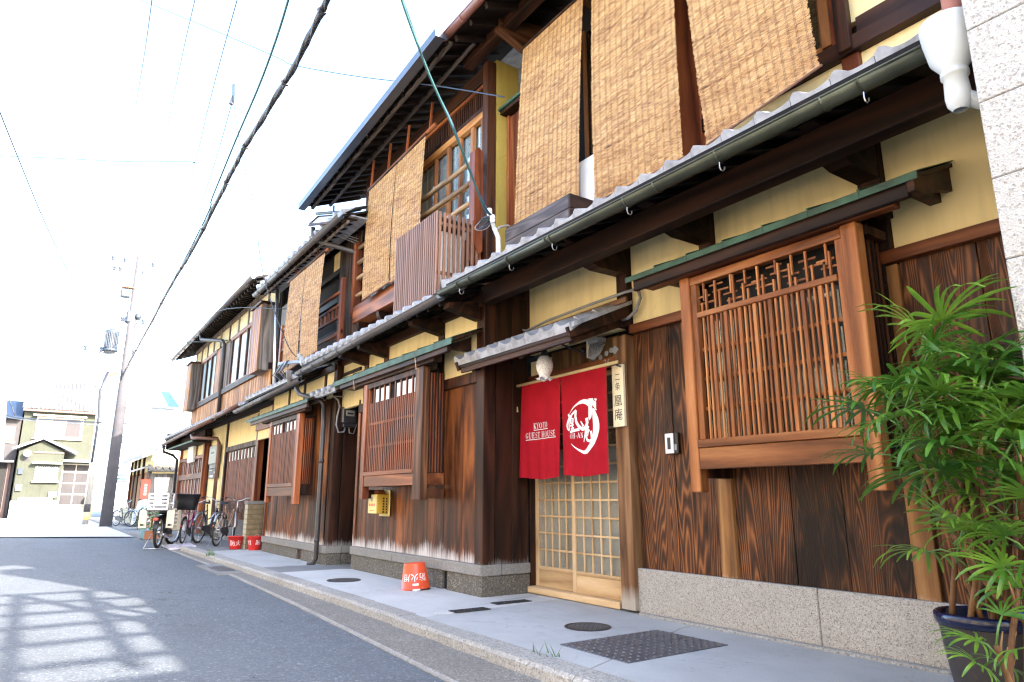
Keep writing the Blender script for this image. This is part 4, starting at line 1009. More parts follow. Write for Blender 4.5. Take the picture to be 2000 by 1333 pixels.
for i in range(n):
    xx = -12.98 + 1.46 * (i + .5 + rnd.uniform(-.17, .17)) / n; full = i % 3 == 0
    bx('thin_slat', LW, 'red_slat', xx - .013, xx + .013, yf + .014, yf + .018, 1.302, 2.358 if full else 2.18, 0)
    if full and i not in (9,): bx('paper_strip', LW, 'paper', xx + .022, xx + .105, yf + .030, yf + .032, 2.19, 2.34, 0)
bx('back_screen', LW, 'dark_in', -12.99, -11.50, yf + .07, yf + .075, 1.302, 2.36, 0)
for i in range(5): bx('cheek_slat', LW, 'red_v', -11.37, -11.355, yf + .11 + i * .032, yf + .125 + i * .032, 1.28, 2.36, 0)
bx('cheek_board', LW, 'board_dk', -11.40, -11.38, yf + .092, 3.795, 1.1, 2.42, 0)
bx('canopy_beam', H3, 'beam', -13.6, -11.0, 3.47, 3.58, 2.445, 2.53, .005)
bx('canopy_board', H3, 'beam', -14.3, -10.8, 3.43, 3.466, 2.47, 2.56, .005)
copper_roof(H3, -14.55, -10.72, 3.415, 2.60, 3.78, 2.74, 9, drop=.06)
eave(H3, -14.7, -11.05, 3.40, 3.0, 3.9, 3.22, .028, 14, .045, .05)
er = put('eave_roof', M().prism([(3.41, 3.035), (4.3, 3.40), (4.3, 3.38), (3.41, 3.03)], 'X', -14.7, -11.06), 'tile', H3)
tile_rows(er, -14.76, -11.1, .261, 3.41, 3.055, R(21.5), 3, 'tile', 'apron')
half_gutter(H3, (-15.4, 3.37, 2.87), (-10.98, 3.37, 2.945), .056, 'gutter_g', [], 7)
# upper floor
WY = 4.10
bx('upper_wall', H3, 'dark_in', -14.6, -10.5, WY + .1, WY + .2, 3.2, 5.9, 0)
boards(H3, [-14.6, -14.35, -14.1, -13.85, -13.6], WY, 3.35, 5.6, 'grey_v', name='upper_board')
boards(H3, [-11.55, -11.35, -11.18, -11.0, -10.84, -10.68, -10.53], WY, 3.35, 5.65, wood('dark_weathered_board', (.02, .012, .009), (.075, .045, .032), (.16, .11, .085), 'Z', rings=6), name='upper_board')
plaster(H3, -11.9, -11.56, WY + .02, 5.1, 5.5)
for zz in (3.9, 4.5, 5.05): bx('rail_beam', H3, 'beam', -13.6, -11.55, WY, WY + .06, zz, zz + .10)
bx('floor_beam', H3, 'beam', -13.9, -10.55, 3.80, WY + .1, 3.50, 3.66, .005)
rl = bx('railing', H3, 'red_h', -13.9, -10.45, 3.79, 3.83, 3.66, 3.73)
for xx in (-13.85, -12.1, -10.50): bx('railing_post', rl, 'red_v', xx - .05, xx + .05, 3.77, 3.85, 3.50, 4.62 if xx > -11 else 4.5, .008)
for zz in (3.95, 4.15, 4.38): bx('railing_rail', rl, 'red_h', -13.8, -10.55, 3.79, 3.83, zz, zz + .05)
for i in range(18):
    xx = -13.75 + 3.2 * i / 17; bx('baluster', rl, 'red_v', xx - .018, xx + .018, 3.795, 3.825, 4.0, 4.15, 0)
lt = bx('slat_screen', H3, 'dark_in', -14.62, -13.92, 3.99, 4.0, 3.7, 5.1, 0)
for i in range(9): bx('screen_slat', lt, 'grey_pl', -14.6 + i * .08, -14.572 + i * .08, 3.96, 3.985, 3.7, 5.1, 0)
for xx in (-12.6, -11.4): put('hanging_rod', M().tube([(xx, 3.62, 5.15), (xx, 3.66, 5.55)], .012, 6), 'red_v', H3)
eave(H3, -14.75, -9.75, 3.46, 5.36, WY + .1, 5.66, .04, 22, .05, .06, back=(12, 6.2), ridge=(8.2, 7.4))
for dy in (.1, .4): bx('eave_batten', H3, 'grey_v', -14.7, -9.8, 3.46 + dy, 3.50 + dy, 5.26 + dy * .46, 5.30 + dy * .46)
half_gutter(H3, (-14.8, 3.42, 5.33), (-9.72, 3.42, 5.36), .058, 'gutter_g', [], 7)
tile_rows(bx('upper_eave', H3, 'tile', -14.7, -9.75, 3.46, 3.9, 5.41, 5.43, 0), -14.75, -9.79, .31, 3.45, 5.47, R(24), 2, 'tile', 'round')
bx('end_wall', H3, 'post', -10.56, -10.49, WY + .2, 9.5, .3, 5.6, 0)

# ---------------------------------------------------------------- far townhouse
H4 = thing('townhouse', 'farthest timber townhouse of the row with two pale upstairs windows and brown downpipe', 'townhouse', (-19.5, 4.1, .03), 'wooden townhouses along the street')
DY = 4.1
bx('alcove_wall', H4, 'board_dk', -16.0, -13.9, 4.6, 4.7, .0, 2.9, 0)
plaster(H4, -15.9, -14.05, 4.0, 2.32, 3.0)
bx('alcove_beam', H4, 'red_h', -15.95, -14.05, 3.95, 4.05, 2.52, 2.66)
bx('alcove_side', H4, 'board_dk', -14.03, -13.99, 3.84, 4.6, .3, 2.9, 0)
bx('post', H4, 'red_v', -16.2, -16.0, DY - .06, DY + .08, .05, 2.95, .006)
LD = bx('lattice_door', H4, 'dark_in', -19.25, -16.2, DY + .04, DY + .05, .45, 2.3, 0)
n = 28
for i in range(n):
    xx = -19.2 + 2.98 * (i + .5 + rnd.uniform(-.18, .18)) / n; full = i % 3 == 0
    bx('thin_slat', LD, 'red_slat', xx - .026, xx + .026, DY, DY + .005, .56, 2.24 if full else 1.98, 0)
    if full: bx('paper_strip', LD, 'paper', xx + .05, xx + .14, DY + .022, DY + .024, 1.99, 2.22, 0)
bx('door_head', LD, 'grey_v', -19.3, -16.2, DY - .04, DY + .06, 2.24, 2.36); bx('door_foot', LD, 'granite_cap', -19.3, -16.2, DY - .02, DY + .06, .0, .56)
plaster(H4, -19.3, -16.2, DY - .01, 2.365, 3.0); plaster(H4, -21.3, -19.3, DY - .02, .3, 3.0)
bx('post', H4, 'post', -19.35, -19.22, DY - .05, DY + .02, .3, 3.0)
LF = bx('lattice_front', H4, 'dark_in', -25.2, -21.5, DY - .10, DY - .09, .5, 2.3, 0)
n = 13
for i in range(n):
    xx = -25.1 + 3.5 * (i + .5) / n
    bx('wide_slat', LF, 'red_v', xx - .06, xx + .06, DY - .135, DY - .12, .6, 2.2, 0)
    if i % 2 == 0: bx('paper_strip', LF, 'paper', xx + .075, xx + .20, DY - .118, DY - .116, .65, 1.62, 0)
    if i % 3 == 0: bx('paper_strip', LF, 'paper', xx + .075, xx + .20, DY - .118, DY - .116, 1.78, 2.2, 0)
for z0, z1 in ((.42, .62), (1.62, 1.78), (2.2, 2.3)): bx('front_rail', LF, 'red_h', -25.2, -21.5, DY - .19, DY - .12, z0, z1)
bx('post', LF, 'red_v', -21.5, -21.3, DY - .2, DY - .05, .1, 2.9); bx('post', LF, 'red_v', -25.32, -25.2, DY - .2, DY - .05, .1, 2.9)
plaster(H4, -25.2, -23.6, DY - .12, 2.31, 2.8); plaster(H4, -23.4, -21.5, DY - .12, 2.31, 2.8); bx('post', H4, 'post', -23.6, -23.4, DY - .14, DY - .04, 2.31, 2.8)
bx('shop_beam', H4, 'post', -25.3, -21.3, DY - .22, DY, 2.8, 2.98)
copper_roof(H4, -25.4, -21.0, 3.52, 2.66, DY - .1, 2.88, 8)
eave(H4, -25.4, -14.75, 3.38, 2.93, 4.05, 3.22, .03, 34, .05, .05)
er = put('eave_roof', M().prism([(3.41, 2.965), (4.1, 3.25), (4.1, 3.23), (3.41, 2.96)], 'X', -25.4, -14.8), 'tile', H4)
tile_rows(er, -25.45, -14.8, .2663, 3.40, 2.985, R(21.5), 2, 'tile', 'apron')
half_gutter(H4, (-25.5, 3.36, 2.80), (-17.6, 3.36, 2.92), .056, 'pipe_b', [], 8)
half_gutter(H4, (-17.55, 3.36, 2.95), (-15.0, 3.36, 2.99), .056, 'pipe_b', [], 3)
WY = 3.9
bx('upper_wall', H4, 'dark_in', -24.0, -14.8, WY + .09, WY + .15, 3.1, 5.9, 0)
for i in range(46):
    xx = -23.9 + 8.9 * i / 45
    bx('skirt_board', H4, 'skirt', xx - .085, xx + .085, WY, WY + .03, 3.25, 3.78, 0)
bx('skirt_rail', H4, 'post', -24.0, -14.9, WY - .05, WY + .05, 3.78, 3.92); bx('skirt_rail', H4, 'grey_v', -24.0, -14.9, WY - .05, WY + .05, 3.18, 3.28)
for k, (a, b2) in enumerate(((-22.85, -20.75), (-18.85, -16.45))):
    w = bx('upper_window', H4, 'dark_in', a, b2, WY + .05, WY + .06, 3.92, 5.18, 0)
    for i in range(4): xx = a + (b2 - a) * i / 3; bx('mullion', w, 'post', xx - .05, xx + .05, WY - .02, WY + .03, 3.95, 5.15, 0)
    bx('window_head', w, 'red_h', a - .1, b2 + .1, WY - .03, WY + .04, 5.151, 5.25); bx('window_sill', w, 'red_h', a - .1, b2 + .1, WY - .04, WY + .04, 3.921, 3.949)
    bx('frosted_pane', w, plain('frosted_pane%d' % k, ((.28, .36, .38), (.66, .68, .68))[k], .35, 0, .1, 2), a + .03, b2 - .03, WY + .031, WY + .036, 3.95, 5.15, 0)
boards(H4, [-20.72, -20.55, -20.4, -20.25, -20.1], WY - .02, 3.93, 5.2, wood('lit_shutter', (.08, .03, .012), (.25, .10, .035), (.4, .2, .08), 'Z'), name='shutter_board')  # sunlight on these shutters is put into their orange tone
bx('post', H4, 'grey_v', -20.05, -19.2, WY, WY + .05, 3.9, 5.2)
for (a, b2) in ((-15.75, -14.95), (-23.9, -23.15)):
    sb = bx('shutter_box', H4, 'grey_v', a, b2, WY - .26, WY + .04, 3.75, 5.22, .006)
    nb = 5
    for i in range(nb): bx('shutter_board', sb, ('skirt', 'red_v')[i % 2], a + (b2 - a) * i / nb + .01, a + (b2 - a) * (i + 1) / nb - .01, WY - .285, WY - .262, 3.72, 5.2, 0)
    bx('box_roof', sb, 'post', a - .06, b2 + .06, WY - .32, WY + .04, 5.222, 5.27)
xs = [-24.0, -23.1, -22.2, -21.3, -20.4, -19.3, -18.3, -17.3, -16.3, -15.5, -14.85]
for a, b2 in zip(xs, xs[1:]):
    plaster(H4, a + .04, b2 - .04, WY + .01, 5.27, 5.66, 'plaster2'); bx('post', H4, 'grey_v', a - .04, a + .04, WY - .02, WY + .05, 5.25, 5.7)
bx('head_beam', H4, 'grey_v', -24.1, -14.8, WY - .04, WY + .08, 5.66, 5.78)
eave(H4, -25.4, -14.75, 3.42, 5.70, WY + .1, 5.92, .05, 40, .05, .07, back=(12, 6.4), ridge=(8.0, 7.6))
half_gutter(H4, (-25.5, 3.38, 5.68), (-14.9, 3.38, 5.78), .06, 'gutter_g', [], 12)
bx('end_wall', H4, 'white_bld', -24.0, -23.9, WY + .1, 10, 0, 6.0, 0)

bx('house_body', H2, 'dark_in', -9.70, -6.25, 4.02, 9.5, .1, 3.4, 0); bx('house_body', H2, 'dark_in', -10.4, -6.66, 4.42, 9.5, 3.4, 6.2, 0); bx('alcove_ceiling', H2, 'soffit', -10.45, -9.70, 3.86, 4.6, 2.95, 3.0, 0)
bx('house_body', H3, 'dark_in', -13.98, -10.63, 4.02, 9.5, .1, 3.2, 0); bx('house_body', H3, 'dark_in', -14.6, -10.6, 4.32, 9.5, 3.2, 5.4, 0)
bx('house_body', H4, 'dark_in', -23.9, -14.0, 4.72, 9.5, .1, 3.2, 0); bx('house_body', H4, 'dark_in', -23.9, -14.8, 4.08, 9.5, 3.2, 5.6, 0)
bx('wall_plate', H4, 'beam', -25.3, -14.05, 4.03, 4.7, 3.003, 3.2, 0)

bx('eave_end', H4, 'beam', -25.42, -25.38, 3.46, 4.1, 2.62, 3.15, 0); bx('canopy_fill', H4, 'soffit', -25.38, -21.0, 3.56, 3.98, 2.60, 2.64, 0)

# ---------------------------------------------------------------- white building at the right edge and unseen blocks added to shape the sun on the road
WB = thing('building', 'white pebble-washed building at the right edge with thin panel joints', 'building', (-1.07, 3.25, 0))
zs = [0.0] + [3.13 - .3667 * k for k in range(8, -1, -1)] + [3.43]
zs = sorted(set(round(z, 3) for z in zs if z >= 0))
for z0, z1 in zip(zs, zs[1:]):
    if z1 - z0 < .05: continue
    for a, b2 in ((-1.07, .93), (.935, 2.6), (2.605, 4.2)): bx('wall_panel', WB, 'white_wall', a, b2, 3.25, 3.30, z0 + .0025, z1 - .0025, .004)
bx('wall_core', WB, plain('joint_grey', (.22, .22, .24), .8), -1.062, 4.195, 3.258, 10, 0, 3.425, 0)
for yy in (3.31, 5.5, 7.7): bx('side_panel', WB, 'white_wall', -1.069, -1.063, yy, yy + 2.17, .0, 3.42, .001)
bx('sun_block', WB, 'white_bld', -1.06, -.40, 4.2, 8.5, 3.43, 6.5, 0)  # added unseen block that cuts off the far end of the sun patch
PG = thing('shade_bar_rack', 'added unseen timber rack whose beams cast the bars in the road sun patch', 'shadow_rack', (2, 4, 3.43))  # added out of view so its beams stripe the sunlight on the road
for xx in (-.28, .55, 1.35, 2.2, 3.05, 3.9): bx('cross_beam', PG, 'grey_v', xx - .03, xx + .03, 3.3, 4.7, 5.0, 5.09, .004)
for yy in (3.4, 4.05, 4.62): bx('long_beam', PG, 'grey_v', -.5, 4.1, yy - .035, yy + .035, 4.90, 4.998, .004)
for xx in (-.4, 4.0):
    for yy in (3.4, 4.62): bx('rack_post', PG, 'grey_v', xx - .05, xx + .05, yy - .05, yy + .05, 3.43, 4.898, .004)
NB = thing('building', 'added unseen building beyond the white one, ending the road sun patch', 'building', (4.21, 3.2, 0))  # added unseen; its top edge ends the sun patch on the road
bx('wall', NB, 'white_bld', 4.21, 16, 3.2, 10, 0, 4.9, 0); bx('parapet', NB, 'white_bld', 4.21, 16, 3.2, 3.4, 4.903, 5.0, 0)
NB2 = thing('building', 'added unseen taller grey building behind the viewer, shading the near road', 'building', (10, 3.2, 0))  # added unseen to keep the near road in shade
bx('wall', NB2, 'mauve', 16.02, 30, 3.0, 12, 0, 7.5, 0)
# sunlit row across the street (behind the left frame edge): it faces the townhouses and bounces light on them
for k, (a, b2, h, mt_, lab) in enumerate(((-30, -19, 5.9, 'cream_wall', 'cream rendered house across the street, farthest'), (-18.8, -9.5, 6.2, 'cream_wall', 'cream rendered house across the street, in the middle'), (-9.3, 1, 5.8, 'cream_wall', 'cream rendered house across the street, opposite the guest house'), (1.2, 14, 6.4, 'cream_wall', 'cream rendered house across the street, behind the viewer'))):
    if 'cream_wall' not in MT: MT['cream_wall'] = plaster_mat('cream_wall', (.80, .66, .47), .05)
    t = thing('building', lab, 'building', (a, -3.6, 0))
    bx('wall', t, mt_, a, b2, -10, -3.6, 0, h, 0)
    for i in range(3):
        for z0 in (.9, 3.5):
            xx = a + (b2 - a) * (i + .5) / 3
            w = bx('window', t, 'dark_in', xx - .8, xx + .8, -3.598, -3.58, z0, z0 + 1.3, 0)
            bx('glass_pane', w, 'glass', xx - .78, xx + .78, -3.57, -3.566, z0 + .02, z0 + 1.28, 0); bx('frame', w, 'grey_pl', xx - .02, xx + .02, -3.564, -3.55, z0, z0 + 1.3, 0)
# drain hopper between the guest house and the white wall
t = thing('drain_hopper', 'white rain hopper with a pinkish pipe above at the end of the copper gutter', 'drain hopper', (-1.2, 3.40, 2.8))
hp = M().lathe([(.05, 3.30), (.115, 3.30), (.12, 3.285), (.115, 3.22), (.095, 3.10), (.055, 3.04), (.052, 3.03), (.06, 3.03), (.06, 3.005), (.05, 3.0), (.055, 2.90), (.05, 2.86), (.03, 2.83)], (-1.185, 3.37, 0), 22)
pale_ = plain('pale_grey_plastic', (.56, .59, .59), .45, 0, .12, 3); put('hopper', hp, pale_, t, True)
put('pipe', M().tube([(-1.155, 3.38, 3.285), (-1.15, 3.38, 3.75), (-1.15, 3.5, 4.0)], .042, 14), plain('pink_brown_pipe', (.42, .19, .16), .4), t, True)
put('pipe', M().tube([(-1.185, 3.37, 2.93), (-1.165, 3.385, 2.895), (-1.12, 3.42, 2.86), (-1.06, 3.5, 2.84), (-1.05, 4.2, 2.80)], .036, 12), pale_, t, True)
put('pipe_collar', M().lathe([(.046, 0), (.05, .0), (.05, .05), (.046, .05)], (-1.151, 3.38, 3.52), 14), 'grey_pl', t, True)

# ---------------------------------------------------------------- door curtain, lamp, name board, small fittings
NY = 4.315
def fold(x, z):
    g = max(0, min(1, (2.27 - z) / 1.0))
    return NY + .010 * g * math.sin(x * 17 + 1.2 * math.sin(z * 2)) + .006 * g * math.sin(x * 41 + z * 2) + .018 * g * math.sin(x * 6.5 + .8)
def nf(x, z): return (x, fold(x, z) - .004, z)
nt_ = thing('door_curtain', 'red split entrance curtain with white lettering and a crescent emblem hanging over the sliding door', 'noren curtain', (-5.4, 4.32, 2.28))
def panel(xt0, xt1, xb0, xb1, zb, cut=0):
    m = M(); nx, nz = 46, 40
    for j in range(nz + 1):
        t = j / nz; z = 2.275 + (zb - 2.275) * t
        for i in range(nx + 1):
            s = i / nx
            a = xt0 + (xb0 - xt0) * t; b2 = xt1 + (xb1 - xt1) * t
            x = a + (b2 - a) * s; zz = z + .012 * t * math.sin(x * 9)
            m.v.append((x, fold(x, zz), zz))
    for j in range(nz):
        for i in range(nx): a = j * (nx + 1) + i; m.f.append((a, a + nx + 1, a + nx + 2, a + 1))
    return m
p1 = put('cloth_panel', panel(-6.10, -5.415, -6.135, -5.468, 1.255), 'cloth', nt_, True)
p2 = put('cloth_panel', panel(-5.413, -4.72, -5.385, -4.765, 1.265), 'cloth', nt_, True)
put('rod', M().tube([(-6.27, 4.315, 2.272), (-4.56, 4.315, 2.282)], .016, 10), 'bamboo', nt_, True)
for xx in (-6.18, -4.60): put('rod_hook', M().tube([(xx, 4.33, 2.26), (xx, 4.40, 2.25), (xx, 4.43, 2.29)], .008, 6), 'dark_steel', nt_)
put('rod_cord', M().tube([(-6.20, 4.312, 2.27), (-6.205, 4.314, 2.10), (-6.195, 4.316, 1.98)], .014, 6), 'bamboo', nt_)
lm = M()
serif_line(lm, 'KYOTO', -5.885, -5.635, 1.768, .062, nf)
serif_line(lm, 'GUEST HOUSE', -6.012, -5.508, 1.672, .062, nf)
stroke(lm, [(-5.885, 1.756), (-5.635, 1.758)], .006, nf); stroke(lm, [(-6.012, 1.658), (-5.508, 1.662)], .006, nf)
put('lettering', lm, 'print_w', p1)
em = M()
def strip(A, B):
    """two outlines walked side by side, cut into small quads"""
    def res(P, n=28):
        L = [0]
        for a, b2 in zip(P, P[1:]): L.append(L[-1] + math.dist(a, b2))
        out = []
        for k in range(n + 1):
            s = L[-1] * k / n; i = max(j for j in range(len(L)) if L[j] <= s + 1e-9); i = min(i, len(P) - 2)
            t = (s - L[i]) / max(1e-9, L[i + 1] - L[i]); out.append((P[i][0] + (P[i + 1][0] - P[i][0]) * t, P[i][1] + (P[i + 1][1] - P[i][1]) * t))
        return out
    a, b2 = res(A), res(B); n = len(a); vs = []
    for p, q in zip(a, b2):
        for k in range(4): vs.append(nf(p[0] + (q[0] - p[0]) * k / 3, p[1] + (q[1] - p[1]) * k / 3))
    em.add(vs, [(4 * i + k, 4 * i + k + 1, 4 * i + k + 5, 4 * i + k + 4) for i in range(n - 1) for k in range(3)])
strip([(-5.2664,1.8718),(-5.2222,1.9146),(-5.1747,1.9491),(-5.1124,1.9816),(-5.0518,1.9918),(-4.9927,1.9824),(-4.9567,1.9636),(-4.9448,1.9333)], [(-5.2625,1.8714),(-5.2305,1.8980),(-5.1831,1.9277),(-5.1287,1.9490),(-5.0682,1.9520),(-5.0239,1.9397),(-4.9951,1.9196),(-4.9867,1.9080)])
strip([(-4.9961,1.9901),(-4.9567,1.9636),(-4.9361,1.9324),(-4.9224,1.9140),(-4.8980,1.8946),(-4.8811,1.8690),(-4.8635,1.8648)], [(-4.9557,1.9887),(-4.9159,1.9854),(-4.9088,1.9629),(-4.8954,1.9566),(-4.8721,1.9491),(-4.8734,1.8825),(-4.8635,1.8648)])
strip([(-4.8994,1.9820),(-4.8880,1.9629)], [(-4.8610,1.9736),(-4.8719,1.9539)])
strip([(-4.9642,1.9597),(-4.9882,1.9067),(-4.9907,1.8034),(-4.9821,1.7810)], [(-4.9333,1.9297),(-4.9310,1.8790),(-4.9498,1.8067),(-4.9799,1.7808)])
strip([(-4.9306,1.8885),(-4.9327,1.8361),(-4.9279,1.7784),(-4.9230,1.7211),(-4.9328,1.6557),(-4.9494,1.6003),(-4.9800,1.5552),(-5.0104,1.5194),(-5.0404,1.4975),(-5.0846,1.4976),(-5.1360,1.5172),(-5.2105,1.5554),(-5.2443,1.5794)], [(-4.9018,1.8879),(-4.8750,1.8446),(-4.8489,1.7900),(-4.8373,1.7325),(-4.8411,1.6766),(-4.8635,1.6130),(-4.9011,1.5595),(-4.9528,1.5160),(-5.0051,1.4673),(-5.0710,1.4636),(-5.1294,1.4929),(-5.2257,1.5587),(-5.2443,1.5794)])
S = 1 / 10.25 * .0083
def br(P, w, w1=None): stroke(em, P, w * .00088, nf, None if w1 is None else w1 * .00088, .012)
br([(-5.2822,1.8684),(-5.2676,1.8346),(-5.2924,1.7922),(-5.3052,1.7586),(-5.2944,1.7230),(-5.2692,1.7036)], 26, 16)
br([(-5.2692,1.7036),(-5.2744,1.7906),(-5.2517,1.8430),(-5.1612,1.8933)], 14, 26)
br([(-5.1650,1.8937),(-5.1707,1.8352),(-5.1575,1.7752),(-5.1286,1.7337),(-5.0846,1.7034),(-5.0474,1.7052),(-5.0167,1.7386),(-5.0070,1.7617),(-5.0178,1.8060)], 28, 40)
br([(-5.2551,1.8087),(-5.2242,1.8503)], 16)
br([(-5.2485,1.8180),(-5.2021,1.8161),(-5.2074,1.7698),(-5.2513,1.7776),(-5.2485,1.8180)], 17)
br([(-5.2492,1.7957),(-5.2066,1.7943)], 10)
br([(-5.2569,1.7495),(-5.1964,1.7541)], 20); br([(-5.2438,1.7188),(-5.1897,1.7242)], 18); br([(-5.2564,1.6879),(-5.1220,1.7065)], 24, 34); br([(-5.2114,1.7653),(-5.2255,1.6879)], 18)
br([(-5.1043,1.7826),(-5.0651,1.7283)], 12, 30)
br([(-4.9972,1.7681),(-5.0247,1.7201),(-5.0631,1.5796)], 22, 12); br([(-5.0250,1.7130),(-4.9867,1.7193)], 22); br([(-5.0106,1.7046),(-4.9811,1.6760)], 26)
br([(-5.0207,1.6720),(-4.9959,1.6691),(-5.0031,1.6349),(-5.0218,1.6410),(-5.0207,1.6720)], 17); br([(-5.0255,1.7010),(-5.0247,1.6246),(-5.0076,1.5925),(-4.9718,1.5806),(-4.9480,1.6002),(-4.9533,1.6478),(-4.9608,1.6768)], 26, 30)
serif_line(em, 'OH-AN', (-5.256,4.315,1.651)[0], (-5.068,4.315,1.647)[0], (-5.257,4.315,1.621)[2], .052, nf)
put('emblem', em, 'print_w', p2)

t = thing('wall_lamp', 'milk-glass tulip lamp on a curved iron arm above the red curtain', 'wall lamp', (-5.43, 4.5, 2.5))
put('back_plate', M().lathe([(.001, 0), (.035, 0), (.04, -.012), (.02, -.02), (.012, -.05)], (-5.26, 4.495, 2.53), 14, rot=Matrix.Rotation(R(90), 3, 'X').inverted()), 'dark_steel', t, True)
put('arm', M().tube([(-5.26, 4.48, 2.53), (-5.27, 4.38, 2.535), (-5.30, 4.28, 2.57), (-5.32, 4.18, 2.60), (-5.33, 4.10, 2.595), (-5.335, 4.06, 2.55), (-5.335, 4.05, 2.50)], .011, 9), 'dark_steel', t, True)
put('collar', M().lathe([(.012, .07), (.03, .05), (.042, .0), (.045, -.01)], (-5.335, 4.05, 2.44), 16), 'dark_steel', t, True)
sh = []
for k in range(9):
    pass
prof = [(.045, 2.435), (.062, 2.415), (.082, 2.37), (.086, 2.33), (.074, 2.28), (.056, 2.245), (.052, 2.23)]
sm = M().lathe(prof, (-5.335, 4.05, 0), 32)
n = 32; base = len(sm.v)
for r_, z_, amp in ((.056, 2.218, .003), (.068, 2.205, .010), (.078, 2.203, .016)):
    for k in range(n):
        a = 2 * math.pi * k / n; f = amp * math.cos(a * 6); sm.v.append((-5.335 + (r_ + f) * math.cos(a), 4.05 + (r_ + f) * math.sin(a), z_ + f * .9))
last = len(prof) - 1
rows = [last * n] + [base + i * n for i in range(3)]
for r0, r1 in zip(rows, rows[1:]): sm.f += [(r0 + k, r0 + (k + 1) % n, r1 + (k + 1) % n, r1 + k) for k in range(n)]
put('shade', sm, 'lamp_glass', t, True)

t = thing('name_board', 'pale wooden name board with black brush characters on the door post', 'sign', (-4.64, 4.41, 1.7), )
bx('board', t, 'signwood', -4.725, -4.575, 4.385, 4.415, 1.695, 2.275, .003)
sb = M()
for body, z, s in (('二', 2.155, .080), ('条', 2.065, .080), ('凰', 1.93, .115), ('庵', 1.80, .115)):
    vs, fs = text_geo(body, s); sb.add([(-4.648 + u * .95, 4.3835, z + v) for u, v in vs], fs)
put('lettering', sb, 'print_b', t)
for zz in (2.245, 1.72): put('nail', M().lathe([(.006, 0), (.004, -.004), (.0005, -.005)], (-4.65, 4.385, zz), 8, rot=Matrix.Rotation(R(-90), 3, 'X')), 'yellow', t)
t = thing('intercom', 'small white door intercom on the charred board left of the lattice bay', 'intercom', (-4.09, 4.49, 1.51))
bx('housing', t, 'black', -4.16, -4.02, 4.462, 4.498, 1.42, 1.60, .006); bx('cover', t, 'white', -4.155, -4.06, 4.450, 4.461, 1.425, 1.595, .004); bx('lens', t, 'black', -4.125, -4.09, 4.446, 4.449, 1.46, 1.56, .001); bx('button', t, 'grey_pl', -4.055, -4.03, 4.455, 4.461, 1.45, 1.5, .002)
t = thing('notice_tag', 'small silver diamond tag nailed on the post right of the curtain', 'tag', (-4.68, 4.41, 2.43))
put('plate', M().add([(-4.70, 4.412, 2.39), (-4.645, 4.412, 2.43), (-4.70, 4.412, 2.475), (-4.755, 4.412, 2.43), (-4.70, 4.418, 2.39), (-4.645, 4.418, 2.43), (-4.70, 4.418, 2.475), (-4.755, 4.418, 2.43)], [(0, 1, 2, 3), (7, 6, 5, 4), (0, 4, 5, 1), (1, 5, 6, 2), (2, 6, 7, 3), (3, 7, 4, 0)]), 'grey_pl', t)
t = thing('house_number', 'grey metal house number 36 above the curtain rod', 'house number', (-4.82, 4.45, 2.33))
put('digit', text_m('36', .10, lambda u, v: (-4.86 + u, 4.452, 2.335 + v)), 'grey_pl', t)
t = thing('cable_box', 'pale junction box with looping grey cables under the door canopy', 'junction box', (-5.0, 4.45, 2.55))
bx('box', t, 'cream', -5.10, -5.06, 4.40, 4.49, 2.42, 2.60, .004); bx('bracket', t, 'grey_pl', -5.05, -4.90, 4.38, 4.49, 2.55, 2.60, .003)
for k in range(7):
    xx = -5.05 + k * .026
    put('cable', M().tube([(xx, 4.42, 2.56), (xx - .01, 4.39, 2.46), (-5.03 + k * .01, 4.37, 2.41 - .008 * k), (-4.98 + k * .015, 4.39, 2.43), (-4.92 + k * .01, 4.43, 2.52)], .006, 5), 'wire_l', t, True)
for k, xx in enumerate((-4.95, -4.86, -4.79)): put('disc', M().lathe([(.025, 0), (.028, .006), (.001, .008)], (xx, 4.455, 2.41 + k * .02), 12, rot=Matrix.Rotation(R(90), 3, 'X')), 'grey_pl', t)
t = thing('cable_conduit', 'grey cable conduit running above the tiled door canopy and looping down the wall', 'cable', (-5.4, 4.4, 2.95))
put('conduit', M().tube([(-6.25, 4.43, 3.1), (-6.25, 4.41, 2.95), (-6.1, 4.38, 2.90), (-5.7, 4.37, 2.93), (-5.0, 4.37, 2.945), (-4.5, 4.38, 2.95), (-4.36, 4.42, 2.96)], .014, 7), 'wire_l', t, True)
put('conduit', M().tube([(-4.40, 4.46, 2.95), (-4.36, 4.44, 2.87), (-4.40, 4.42, 2.76), (-4.50, 4.42, 2.71), (-4.62, 4.42, 2.70)], .016, 7), 'wire_l', t, True)

